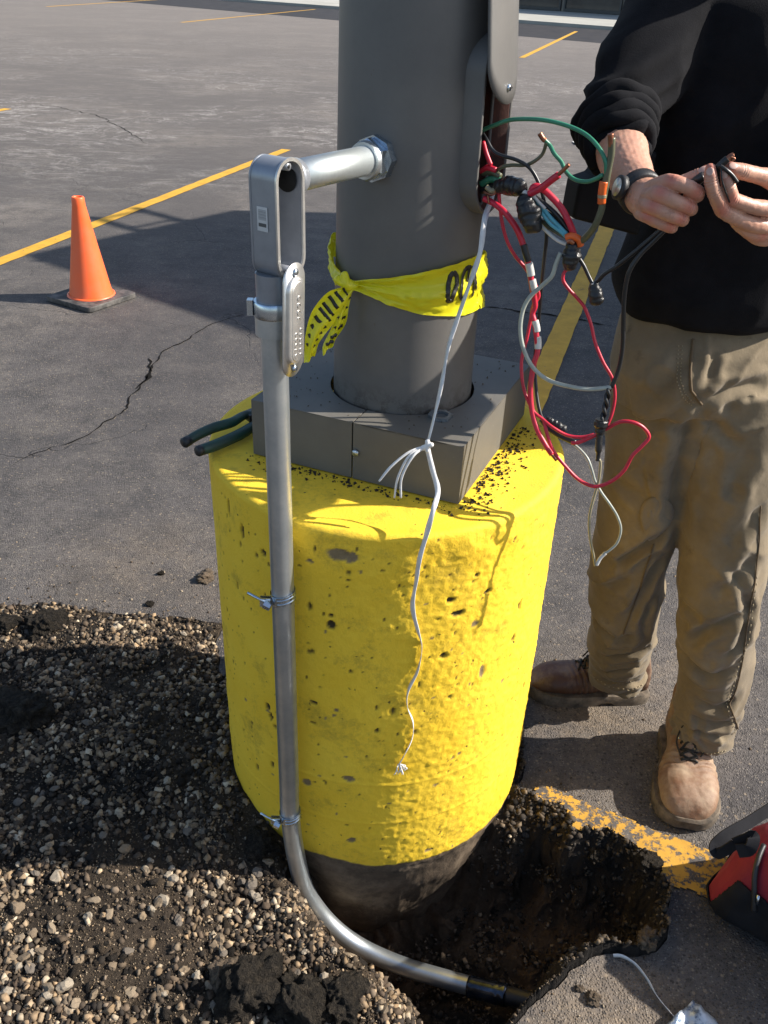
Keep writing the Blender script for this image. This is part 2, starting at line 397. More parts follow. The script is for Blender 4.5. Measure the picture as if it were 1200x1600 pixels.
# caution tape: yellow film
def mk_film():
    m, nt, p = new_mat('yellow_barrier_film')
    co = objco(nt)
    p.inputs['Base Color'].default_value = (0.86, 0.78, 0.02, 1)
    p.inputs['Roughness'].default_value = 0.3
    tr = nd(nt, 'ShaderNodeBsdfTranslucent'); tr.inputs[0].default_value = (0.9, 0.82, 0.03, 1)
    ms = nd(nt, 'ShaderNodeMixShader'); ms.inputs[0].default_value = 0.25
    nt.links.new(p.outputs[0], ms.inputs[1]); nt.links.new(tr.outputs[0], ms.inputs[2])
    nt.links.new(ms.outputs[0], nt.nodes['Material Output'].inputs[0])
    nt.links.new(bump(nt, tex_noise(nt, 30, 4, 0.6, co), 0.35, 0.004), p.inputs['Normal'])
    return m
M['film'] = mk_film()
M['film_ink'] = simple('black_print', (0.015, 0.014, 0.012), 0.4)

# ---------------------------------------------------------------- mesh helpers
def link(name, verts, faces, mat=None, parent=None, smooth=True, kind=None, label=None, loc=None):
    me = bpy.data.meshes.new(name)
    me.from_pydata([tuple(v) for v in verts], [], faces)
    me.update()
    if smooth:
        me.polygons.foreach_set('use_smooth', [True] * len(me.polygons))
    if mat is not None: me.materials.append(mat)
    o = bpy.data.objects.new(name, me)
    COL.objects.link(o)
    if parent is not None:
        o.parent = parent
        o.matrix_parent_inverse = Matrix.Translation(-Vector(parent.location)) if parent.type == 'EMPTY' else Matrix.Identity(4)
    if kind: o['kind'] = kind
    if label: o['label'] = label
    return o
def thing(name, label, cat, loc=(0, 0, 0), group=None):
    o = bpy.data.objects.new(name, None)
    o.empty_display_size = 0.05
    o.location = loc
    COL.objects.link(o)
    o['label'] = label; o['category'] = cat
    if group: o['group'] = group
    return o
def tag(o, label, cat, group=None):
    o['label'] = label; o['category'] = cat
    if group: o['group'] = group
    return o
class MB:
    def __init__(s): s.v = []; s.f = []
    def add(s, v, f):
        b = len(s.v); s.v += [Vector(x) for x in v]; s.f += [tuple(i + b for i in q) for q in f]; return s
    def link(s, name, mat, parent=None, **k): return link(name, s.v, s.f, mat, parent, **k)
def catmull(pts, n=8):
    pts = [Vector(p) for p in pts]
    if len(pts) < 3:
        return [pts[0].lerp(pts[-1], i / n) for i in range(n + 1)]
    out = []
    Q = [pts[0] * 2 - pts[1]] + pts + [pts[-1] * 2 - pts[-2]]
    for i in range(1, len(Q) - 2):
        a, b, c, d = Q[i - 1:i + 3]
        for k in range(n):
            t = k / n
            out.append(0.5 * ((2 * b) + (c - a) * t + (2 * a - 5 * b + 4 * c - d) * t * t + (3 * b - a - 3 * c + d) * t ** 3))
    out.append(pts[-1])
    return out
def tube(path, r, seg=10, cap=True, flat=None, up=None):
    """r: number, list along the path or function of t; flat: scale of the second cross axis"""
    n = len(path)
    rr = [(r(i / (n - 1)) if callable(r) else (r[i] if isinstance(r, (list, tuple)) else r)) for i in range(n)]
    V = []; Fc = []
    t0 = (path[1] - path[0]).normalized()
    nrm = Vector(up) if up is not None else (Vector((0, 0, 1)) if abs(t0.z) < 0.9 else Vector((1, 0, 0)))
    for i, p in enumerate(path):
        t = (path[min(i + 1, n - 1)] - path[max(i - 1, 0)])
        if t.length < 1e-9: t = t0
        t = t.normalized()
        nrm = nrm - t * nrm.dot(t)
        if nrm.length < 1e-6: nrm = t.orthogonal()
        nrm.normalize()
        b = t.cross(nrm)
        f2 = 1 if flat is None else (flat(i / (n - 1)) if callable(flat) else flat)
        for k in range(seg):
            an = 2 * PI * k / seg
            V.append(p + nrm * (math.cos(an) * rr[i] * f2) + b * (math.sin(an) * rr[i]))
    for i in range(n - 1):
        for k in range(seg):
            k2 = (k + 1) % seg
            Fc.append((i * seg + k, i * seg + k2, (i + 1) * seg + k2, (i + 1) * seg + k))
    if cap:
        Fc.append(tuple(range(seg - 1, -1, -1)))
        Fc.append(tuple((n - 1) * seg + k for k in range(seg)))
    return V, Fc
def capsule_chain(pts, rad, n=6, seg=16):
    """smooth tapered limb with round ends through pts"""
    path = catmull(pts, n)
    m_ = len(path)
    rr = []
    for i in range(m_):
        u = i / (m_ - 1) * (len(pts) - 1); k = min(int(u), len(pts) - 2); t = u - k
        rr.append(rad[k] * (1 - t) + rad[k + 1] * t)
    d0 = (path[0] - path[1]).normalized(); d1 = (path[-1] - path[-2]).normalized()
    A = []; RA = []
    for s in (0.98, 0.85, 0.6, 0.3):
        A.append(path[0] + d0 * rr[0] * s); RA.append(rr[0] * math.sqrt(max(0.01, 1 - s * s)))
    B = []; RB = []
    for s in (0.3, 0.6, 0.85, 0.98):
        B.append(path[-1] + d1 * rr[-1] * s); RB.append(rr[-1] * math.sqrt(max(0.01, 1 - s * s)))
    return tube(A + path + B, RA + rr + RB, seg)
def lathe(prof, seg=48, c=(0, 0, 0), cap=True):
    V = []; Fc = []
    c = Vector(c)
    for r, z in prof:
        for k in range(seg):
            an = 2 * PI * k / seg
            V.append(c + Vector((r * math.cos(an), r * math.sin(an), z)))
    for i in range(len(prof) - 1):
        for k in range(seg):
            k2 = (k + 1) % seg
            Fc.append((i * seg + k, i * seg + k2, (i + 1) * seg + k2, (i + 1) * seg + k))
    if cap:
        Fc.append(tuple(range(seg - 1, -1, -1)))
        Fc.append(tuple((len(prof) - 1) * seg + k for k in range(seg)))
    return V, Fc
def box(c, sx, sy, sz, rot=None):
    R_ = rot or Matrix.Identity(3)
    V = [Vector(c) + R_ @ Vector((x * sx / 2, y * sy / 2, z * sz / 2)) for x in (-1, 1) for y in (-1, 1) for z in (-1, 1)]
    return V, [(0, 1, 3, 2), (4, 6, 7, 5), (0, 4, 5, 1), (2, 3, 7, 6), (0, 2, 6, 4), (1, 5, 7, 3)]
def prism(poly, frame, d0, d1):
    """poly: 2-D outline; frame: (origin, ex, ey, en)"""
    o, ex, ey, en = frame
    n = len(poly)
    V = [o + ex * x + ey * y + en * d for d in (d0, d1) for x, y in poly]
    Fc = [tuple(range(n - 1, -1, -1)), tuple(range(n, 2 * n))]
    for i in range(n):
        j = (i + 1) % n
        Fc.append((i, j, n + j, n + i))
    return V, Fc
def ring_prism(outer, inner, frame, d0, d1):
    o, ex, ey, en = frame
    n = len(outer)
    V = []
    for d in (d0, d1):
        for pl in (outer, inner):
            V += [o + ex * x + ey * y + en * d for x, y in pl]
    Fc = []
    for i in range(n):
        j = (i + 1) % n
        Fc.append((i, j, n + j, n + i)[::-1]); Fc.append((2 * n + i, 2 * n + j, 3 * n + j, 3 * n + i))
        Fc.append((i, j, 2 * n + j, 2 * n + i)); Fc.append((n + i, n + j, 3 * n + j, 3 * n + i)[::-1])
    return V, Fc
def stadium(w_, h_, n=12):
    """vertical stadium: width w_, total height h_"""
    r = w_ / 2
    pts = []
    for k in range(n + 1):
        an = PI * k / n
        pts.append((r * math.cos(an), h_ / 2 - r + r * math.sin(an)))
    for k in range(n + 1):
        an = PI + PI * k / n
        pts.append((r * math.cos(an), -h_ / 2 + r + r * math.sin(an)))
    return pts
def bevel_mod(o, wdt=0.003, seg=2, ang=30):
    b = o.modifiers.new('bevel', 'BEVEL'); b.width = wdt; b.segments = seg; b.limit_method = 'ANGLE'; b.angle_limit = math.radians(ang)
    return o
def flat_shade(o, ang=35):
    """smooth by angle, baked into sharp edges"""
    me = o.data
    bm = bmesh.new(); bm.from_mesh(me)
    for e_ in bm.edges:
        if len(e_.link_faces) == 2 and e_.calc_face_angle(0) > math.radians(ang): e_.smooth = False
    bm.to_mesh(me); bm.free()
    return o
def remesh(parts, voxel, smooth=2, fac=0.5):
    """union of closed pieces as one continuous surface -> mesh data"""
    mb = MB()
    for v, f in parts: mb.add(v, f)
    me = bpy.data.meshes.new('tmp'); me.from_pydata([tuple(v) for v in mb.v], [], mb.f); me.update()
    bm = bmesh.new(); bm.from_mesh(me); bmesh.ops.recalc_face_normals(bm, faces=bm.faces); bm.to_mesh(me); bm.free()
    o = bpy.data.objects.new('tmp', me); COL.objects.link(o)
    r = o.modifiers.new('r', 'REMESH'); r.mode = 'VOXEL'; r.voxel_size = voxel
    if smooth:
        s = o.modifiers.new('s', 'SMOOTH'); s.iterations = smooth; s.factor = fac
    dg = bpy.context.evaluated_depsgraph_get()
    out = bpy.data.meshes.new_from_object(o.evaluated_get(dg))
    bpy.data.objects.remove(o); bpy.data.meshes.remove(me)
    out.polygons.foreach_set('use_smooth', [True] * len(out.polygons))
    return out
def displace(me, fn):
    n = len(me.vertices)
    co = np.empty(n * 3); me.vertices.foreach_get('co', co); co = co.reshape(-1, 3)
    no = np.empty(n * 3); me.vertex_normals.foreach_get('vector', no); no = no.reshape(-1, 3)
    d = np.array([fn(Vector(c), Vector(q)) for c, q in zip(co, no)])
    co += no * d[:, None]
    me.vertices.foreach_set('co', co.ravel()); me.update()
def link_me(name, me, mat, parent=None, **k):
    o = bpy.data.objects.new(name, me); COL.objects.link(o)
    me.materials.clear(); me.materials.append(mat)
    me.polygons.foreach_set('material_index', [0] * len(me.polygons))
    if parent is not None:
        o.parent = parent
        o.matrix_parent_inverse = Matrix.Translation(-Vector(parent.location)) if parent.type == 'EMPTY' else Matrix.Identity(4)
    for kk, v in k.items(): o[kk] = v
    return o
def bvh_of(me):
    return BVHTree.FromPolygons([v.co.copy() for v in me.vertices], [tuple(p.vertices) for p in me.polygons])
def stick(pts, bvh, off=0.002):
    out = []
    for px, py in pts:
        d = Vector(ray(px, py)); h, nn, i, dd = bvh.ray_cast(Vector(CC), d, 60)
        if h is not None: out.append(h + nn * off if nn.dot(d) < 0 else h - nn * off)
    return out
def nz(x, y, z=0.0): return noise.noise(Vector((x, y, z)))
def fbm(v, o=4):
    return noise.fractal(v, 1.0, 2.0, o)

# ================================================================ GROUND
X0, X1, Y0, Y1 = -1.75, 1.45, 0.35, 2.45
STEP = 0.0050
def pxpoly(l): return [(onz(x, y).x, onz(x, y).y) for x, y in l]
# broken edge of the asphalt (hard edge), from the far side of the pier round to below the frame
hard_px = [(816, 1150), (812, 1235), (840, 1252), (871, 1258), (884, 1275), (889, 1303), (915, 1306), (943, 1303), (980, 1318), (1015, 1335),
           (1030, 1370), (1047, 1398), (1033, 1420), (1040, 1452), (1002, 1483), (952, 1494), (905, 1500), (875, 1510), (868, 1530), (850, 1548), (820, 1575), (799, 1600)]
hard = pxpoly(hard_px)
far_px = [(0, 950), (60, 943), (130, 955), (230, 958), (340, 972)]
faredge = pxpoly(far_px)
dirt_poly = [(-1.9, faredge[0][1])] + faredge + [(-0.42, 1.75), (-0.28, 1.90), (0.02, 1.96), (0.28, 1.86), (0.37, 1.70)] + hard + [(0.27, 0.70), (0.20, 0.2), (-1.9, 0.2)]
# rim of the pit where the gravel slides in (soft edge)
soft = pxpoly([(405, 1262), (412, 1310), (425, 1370), (450, 1425), (500, 1480), (560, 1530), (610, 1600)])
soft = soft + [(0.0, 0.62), (0.2, 0.45)]
def seg_dist(PX, PY, poly, closed=False):
    d = np.full(PX.shape, 1e9)
    n = len(poly)
    for i in range(n if closed else n - 1):
        ax, ay = poly[i]; bx, by = poly[(i + 1) % n]
        vx, vy = bx - ax, by - ay
        t = np.clip(((PX - ax) * vx + (PY - ay) * vy) / (vx * vx + vy * vy + 1e-12), 0, 1)
        d = np.minimum(d, np.hypot(PX - ax - t * vx, PY - ay - t * vy))
    return d
def inside(PX, PY, poly):
    r = np.zeros(PX.shape, bool)
    n = len(poly); j = n - 1
    for i in range(n):
        xi, yi = poly[i]; xj, yj = poly[j]
        c = ((yi > PY) != (yj > PY)) & (PX < (xj - xi) * (PY - yi) / (yj - yi + 1e-15) + xi)
        r ^= c; j = i
    return r
def vnoise(PX, PY, sc, seed=0):
    """vectorised value noise"""
    x = PX * sc + 37.1 * seed; y = PY * sc + 91.7 * seed
    xi = np.floor(x).astype(np.int64); yi = np.floor(y).astype(np.int64)
    xf = x - xi; yf = y - yi
    xf = xf * xf * (3 - 2 * xf); yf = yf * yf * (3 - 2 * yf)
    def h(a, b):
        k = (a * 374761393 + b * 668265263 + seed * 974711) & 0x7fffffff
        k = ((k ^ (k >> 13)) * 1274126177) & 0x7fffffff
        return ((k ^ (k >> 16)) & 0xffff) / 65535.0
    return (h(xi, yi) * (1 - xf) + h(xi + 1, yi) * xf) * (1 - yf) + (h(xi, yi + 1) * (1 - xf) + h(xi + 1, yi + 1) * xf) * yf
def vfbm(PX, PY, sc, o=4, seed=0):
    s = 0; am = 0.5
    for k in range(o):
        s = s + am * (vnoise(PX, PY, sc * 2 ** k, seed + k) - 0.5); am *= 0.55
    return s
ss = lambda t: (lambda u: u * u * (3 - 2 * u))(np.clip(t, 0, 1))
def ground_fields(PX, PY):
    wx = PX + 0.05 * vfbm(PX, PY, 14, 4, 5); wy = PY + 0.05 * vfbm(PX, PY, 14, 4, 9)
    ins = inside(wx, wy, dirt_poly)
    dh = seg_dist(wx, wy, hard)
    dfar = seg_dist(wx, wy, [(-1.9, faredge[0][1])] + faredge + [(-0.42, 1.75)])
    pit_poly = hard + [(0.27, 0.70), (0.20, 0.45)] + soft[::-1] + [(-0.20, 1.42), (-0.1, 1.66), (0, 1.8)]
    pin = inside(wx, wy, pit_poly)
    dsoft = seg_dist(wx, wy, soft)
    dep_h = ss(dh / 0.075)
    dep_s = ss((dsoft + 0.0) / 0.17)
    depth = np.where(pin, np.minimum(dep_h, dep_s), 0.0)
    # the back and left of the pier stay filled
    back = ss((PY - 1.34) / 0.10) * ss((-PX + 0.30) / 0.1)
    depth = depth * (1 - back)
    depth = depth * (1 - 0.86 * ss((PY - 1.285 - 0.10 * vfbm(PX, PY, 12, 3, 44)) / 0.05) * ss((0.47 - PX) / 0.05))
    front = ss((1.30 - PY) / 0.15)
    z = -0.26 * depth - 0.12 * depth * np.exp(-((PX + 0.02) ** 2 + (PY - 1.17) ** 2) / 0.03)
    # gravel spread: low mound, ruts
    g = np.where(ins, 1.0, 0.0) * (1 - depth)
    mound = 0.030 * ss(dfar / 0.10) + 0.05 * vfbm(PX, PY, 3.0, 4, 3)
    mound = mound - 0.05 * np.exp(-((PX + 0.22) ** 2 + (PY - 1.12) ** 2) / 0.02)
    z = z + g * mound * ss(dfar / 0.12 + 0.15)
    z = z + np.where(ins, 1, 0) * (0.055 * vfbm(PX, PY, 15, 4, 21) + 0.012 * vfbm(PX, PY, 70, 3, 33)) * (0.45 + 0.9 * depth)
    return z, ins, depth, dh
xs = np.arange(X0, X1 + 1e-6, STEP); ys = np.arange(Y0, Y1 + 1e-6, STEP)
GX, GY = np.meshgrid(xs, ys)
GZ, INS, DEP, DH = ground_fields(GX, GY)
NXg, NYg = len(xs), len(ys)
X1, Y1 = xs[-1], ys[-1]
idx = np.arange(NXg * NYg).reshape(NYg, NXg)
quads = np.stack([idx[:-1, :-1], idx[:-1, 1:], idx[1:, 1:], idx[1:, :-1]], -1).reshape(-1, 4)
inf = INS.ravel()
# drop what the pier stands in
cent = np.hypot(GX.ravel()[quads].mean(1) - 0.0, GY.ravel()[quads].mean(1) - 1.522)
keep = cent > 0.15
isd = inf[quads].sum(1) >= 1
def sub(mask, zz, name, mat, kind='structure'):
    q = quads[mask & keep]
    u, inv = np.unique(q, return_inverse=True)
    V = np.stack([GX.ravel()[u], GY.ravel()[u], zz.ravel()[u]], 1)
    me = bpy.data.meshes.new(name)
    me.vertices.add(len(V)); me.vertices.foreach_set('co', V.ravel())
    me.loops.add(len(q) * 4); me.loops.foreach_set('vertex_index', inv.ravel())
    me.polygons.add(len(q)); me.polygons.foreach_set('loop_start', np.arange(len(q)) * 4); me.polygons.foreach_set('loop_total', np.full(len(q), 4))
    me.update(calc_edges=True); me.validate()
    me.polygons.foreach_set('use_smooth', [True] * len(me.polygons))
    me.materials.append(mat)
    o = bpy.data.objects.new(name, me); COL.objects.link(o)
    if kind: o['kind'] = kind
    return o, u
GZa = np.where(INS, GZ, -0.008)
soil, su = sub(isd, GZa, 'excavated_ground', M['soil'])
_co = np.empty(len(su) * 3); soil.data.vertices.foreach_get('co', _co); _co = _co.reshape(-1, 3)
_k = np.clip(-_co[:, 2] / 0.08, 0, 1)
_dx = vfbm(_co[:, 1] + _co[:, 2] * 0.9, _co[:, 2] + 0.3 * _co[:, 0], 17, 4, 61); _dy = vfbm(_co[:, 0] - _co[:, 2] * 0.8, _co[:, 2] - 0.3 * _co[:, 1], 17, 4, 67)
_dz = vfbm(_co[:, 0] + _co[:, 2], _co[:, 1] - _co[:, 2], 30, 4, 71)
_co[:, 0] += _k * _dx * 0.055; _co[:, 1] += _k * _dy * 0.055; _co[:, 2] += _k * _dz * 0.05
soil.data.vertices.foreach_set('co', _co.ravel()); soil.data.update()
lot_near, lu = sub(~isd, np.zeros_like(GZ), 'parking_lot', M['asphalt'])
# the asphalt layer: smooth its broken edge and give it thickness
_bm = bmesh.new(); _bm.from_mesh(lot_near.data)
def _outer(v): return abs(v.co.x - X0) < 1e-4 or abs(v.co.x - X1) < 1e-4 or abs(v.co.y - Y0) < 1e-4 or abs(v.co.y - Y1) < 1e-4
_be = [e_ for e_ in _bm.edges if e_.is_boundary and not (_outer(e_.verts[0]) and _outer(e_.verts[1]))]
for _ in range(3):
    new = {}
    nb_ = {}
    for e_ in _be:
        a_, b_ = e_.verts
        nb_.setdefault(a_, []).append(b_); nb_.setdefault(b_, []).append(a_)
    for v_, l_ in nb_.items():
        if len(l_) == 2 and not _outer(v_): new[v_] = v_.co * 0.4 + (l_[0].co + l_[1].co) * 0.3
    for v_, c_ in new.items(): v_.co = c_
_r = bmesh.ops.extrude_edge_only(_bm, edges=_be)
for g_ in _r['geom']:
    if isinstance(g_, bmesh.types.BMVert):
        g_.co.z -= 0.028 + 0.012 * noise.noise(Vector((g_.co.x * 30, g_.co.y * 30, 0)))
        g_.co.x += 0.008 * noise.noise(Vector((g_.co.x * 50, g_.co.y * 50, 3))); g_.co.y += 0.008 * noise.noise(Vector((g_.co.x * 50, g_.co.y * 50, 6)))
for f_ in _bm.faces: f_.smooth = False
_bm.to_mesh(lot_near.data); _bm.free()
# soil tint by place
sx_, sy_, sdp, sdh = GX.ravel()[su], GY.ravel()[su], DEP.ravel()[su], DH.ravel()[su]
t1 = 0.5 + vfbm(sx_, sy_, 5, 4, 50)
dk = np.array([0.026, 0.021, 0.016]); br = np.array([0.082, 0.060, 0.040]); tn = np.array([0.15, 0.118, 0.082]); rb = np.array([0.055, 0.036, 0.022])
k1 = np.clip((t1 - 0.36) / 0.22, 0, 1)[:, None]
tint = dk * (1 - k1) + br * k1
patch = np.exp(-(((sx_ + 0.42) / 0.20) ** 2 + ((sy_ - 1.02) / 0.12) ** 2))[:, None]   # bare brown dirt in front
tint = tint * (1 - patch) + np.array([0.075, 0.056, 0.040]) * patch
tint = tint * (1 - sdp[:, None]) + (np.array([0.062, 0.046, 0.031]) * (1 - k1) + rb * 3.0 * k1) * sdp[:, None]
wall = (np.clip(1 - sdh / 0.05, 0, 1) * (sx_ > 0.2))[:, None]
tint = tint * (1 - wall) + (np.array([0.024, 0.021, 0.019]) + 0.03 * np.clip(t1 - 0.5, 0, 1)[:, None]) * wall  # black broken edge; its tint also stands in for shade under the overhang
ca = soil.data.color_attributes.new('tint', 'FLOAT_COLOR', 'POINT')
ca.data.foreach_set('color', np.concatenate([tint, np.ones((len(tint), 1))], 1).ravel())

# the lot beyond the surveyed patch: one sheet to the horizon around it
B = 260
V = [(-B, -30, 0), (B, -30, 0), (B, B, 0), (-B, B, 0), (X0, Y0, 0), (X1, Y0, 0), (X1, Y1, 0), (X0, Y1, 0)]
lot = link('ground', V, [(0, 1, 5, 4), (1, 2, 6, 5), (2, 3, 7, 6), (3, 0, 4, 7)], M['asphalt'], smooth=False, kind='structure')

def sheet(name, pts, z, mat, parent=None, kind='structure'):
    return link(name, [(p[0], p[1], z) for p in pts], [tuple(range(len(pts)))], mat, parent, smooth=False, kind=kind)
def strip(name, a_, b_, wd, mat, z=0.004):
    a_ = Vector(a_); b_ = Vector(b_); d = (b_ - a_).normalized(); s = Vector((-d.y, d.x)) * wd / 2
    n = max(2, int((b_ - a_).length / 0.05)); n = min(n, 120)
    V = []; Fc = []
    for i in range(n + 1):
        c = a_.lerp(b_, i / n)
        j1 = 0.006 * nz(c.x * 9, c.y * 9, 1); j2 = 0.006 * nz(c.x * 9, c.y * 9, 7)
        V += [(*(c + s * (1 + j1 / wd * 2)), z), (*(c - s * (1 + j2 / wd * 2)), z)]
    for i in range(n): Fc.append((2 * i, 2 * i + 1, 2 * i + 3, 2 * i + 2))
    return link(name, V, Fc, mat, None, smooth=False, kind='structure')
strip('painted_line', (-3.10, 3.05), (-1.145, 9.66), 0.105, M['line'])
strip('painted_line', (1.70, 7.20), (0.30, 2.46), 0.115, M['line'])
strip('painted_line', (-6.3, 6.5), (-4.80, 11.75), 0.11, M['line'])
strip('painted_line', (-6.95, 31.6), (-4.0, 46.0), 0.13, M['line'])
strip('painted_line', (-13.6, 38.6), (-11.5, 56.0), 0.15, M['line'])
strip('painted_line', (2.75, 22.8), (6.1, 35.5), 0.13, M['line'])
# the wide worn stripe by the pit, clipped where the asphalt broke away
a1, a2 = onz(838, 1228), onz(1300, 1410)
dS = (a2 - a1).normalized(); sS = Vector((dS.y, -dS.x, 0))
sv, sf = [], []
NU, NV = 150, 30
_u = np.linspace(0, (a2 - a1).length, NU); _v = np.linspace(-0.012, 0.125, NV)
UU, VV = np.meshgrid(_u, _v, indexing='ij')
SXX = a1.x + dS.x * UU + sS.x * VV; SYY = a1.y + dS.y * UU + sS.y * VV
_, sin_, _, _ = ground_fields(SXX, SYY)
for i in range(NU):
    for j in range(NV): sv.append((SXX[i, j], SYY[i, j], 0.004))
for i in range(NU - 1):
    for j in range(NV - 1):
        if not (sin_[i, j] or sin_[i + 1, j] or sin_[i, j + 1] or sin_[i + 1, j + 1]):
            ed = 0.010 * nz(i * 0.22, 3.3); e2 = 0.008 * nz(i * 0.22, 9.3)
            if _v[j] > ed - 0.008 and _v[j + 1] < 0.117 + e2 and _u[i] > 0.012 * nz(j * 0.3, 5):
                k = i * NV + j; sf.append((k, k + 1, k + NV + 1, k + NV))
stripe = link('worn_stripe', sv, sf, M['line_worn'], None, smooth=False, kind='structure')

# open cracks in the asphalt as ragged dark ribbons
M['crack'] = simple('crack_filth', (0.012, 0.011, 0.010), 1.0, spec=0.05)
def crack(pts, w0, seed=1):
    path = []
    pts = [onz(*p) for p in pts]
    for a_, b_ in zip(pts[:-1], pts[1:]):
        n = max(3, int((b_ - a_).length / 0.025))
        for i in range(n):
            c = a_.lerp(b_, i / n); d = (b_ - a_).normalized(); s = Vector((-d.y, d.x, 0))
            path.append((c + s * 0.05 * fbm(Vector((c.x * 5, c.y * 5, seed))), s))
    V = []; Fc = []
    for i, (c, s) in enumerate(path):
        ww = w0 * max(0.1, 0.8 + 1.6 * nz(i * 0.5, seed)) * (1 - abs(2 * i / len(path) - 1) ** 4)
        V += [(c.x + s.x * ww, c.y + s.y * ww, 0.003), (c.x - s.x * ww, c.y - s.y * ww, 0.003)]
    for i in range(len(path) - 1): Fc.append((2 * i, 2 * i + 1, 2 * i + 3, 2 * i + 2))
    link('asphalt_crack', V, Fc, M['crack'], None, smooth=False, kind='structure')
crack([(400, 485), (340, 505), (255, 548), (233, 575), (222, 610), (206, 640), (110, 690), (0, 738)], 0.0042, 1)
crack([(745, 478), (790, 484), (850, 492), (905, 500), (960, 512)], 0.009, 2)
crack([(235, 228), (205, 208), (150, 180), (90, 168), (20, 158)], 0.006, 3)
crack([(232, 560), (236, 590), (222, 612)], 0.008, 5)

# far side of the lot: dark strip, pale pavement, shop front
def far_line(px, py, off=0.0):
    c = onz(px, py); return Vector((c.x, c.y))
dF = Vector((0.742, -0.670)); nF = Vector((0.670, 0.742))
c1 = far_line(540, 33); 
def band(o0, o1): 
    p, q = c1 + nF * o0 - dF * 60, c1 + nF * o0 + dF * 60
    return [p, q, q + nF * (o1 - o0), p + nF * (o1 - o0)]
def kerb_slab(name, o0, o1, h_, mat):
    V, Fc = prism([(p.x, p.y) for p in band(o0, o1)], (Vector((0, 0, 0)), Vector((1, 0, 0)), Vector((0, 1, 0)), Vector((0, 0, 1))), -0.05, h_)
    return link(name, V, Fc, mat, None, smooth=False, kind='structure')
sheet('dark_strip', band(0, 7.2), 0.002, M['dark_strip_mat'])  # flat strip, darker than the lot around it
kerb_slab('pavement', 7.2, 60, 0.12, M['concrete'])
bl = thing('shop_building', 'low building with a dark glass shop front across the far side of the lot', 'building', (*(c1 + nF * 16), 0))
bc = far_line(832, 21) + nF * 1.0
bo = Vector((bc.x, bc.y, 0.12)); exF = Vector((dF.x, dF.y, 0)); enF = Vector((nF.x, nF.y, 0)); ez = Vector((0, 0, 1))
def fbox(x0, x1, z0, z1, d0, d1): return prism([(x0, z0), (x1, z0), (x1, z1), (x0, z1)], (bo, exF, ez, enF), d0, d1)
MB().add(*fbox(-3, 40, 0, 4.6, 0.5, 9)).link('wall', M['brickish'], bl, smooth=False)
MB().add(*fbox(-3.3, 40.3, 4.6, 4.9, 0.0, 9.3)).link('roof', M['frame_dark'], bl, smooth=False)
for i in range(12):
    x = -2.6 + i * 3.5
    wf = MB().add(*ring_prism([(x, 0.02), (x + 3.3, 0.02), (x + 3.3, 3.2), (x, 3.2)], [(x + 0.09, 0.14), (x + 3.21, 0.14), (x + 3.21, 3.1), (x + 0.09, 3.1)], (bo, exF, ez, enF), 0.38, 0.497)).link('window_frame', M['frame_dark'], bl, smooth=False)
    g = MB().add(*fbox(x + 0.09, x + 3.21, 0.14, 3.1, 0.44, 0.46)).link('pane', M['glass_dark'], wf, smooth=False)

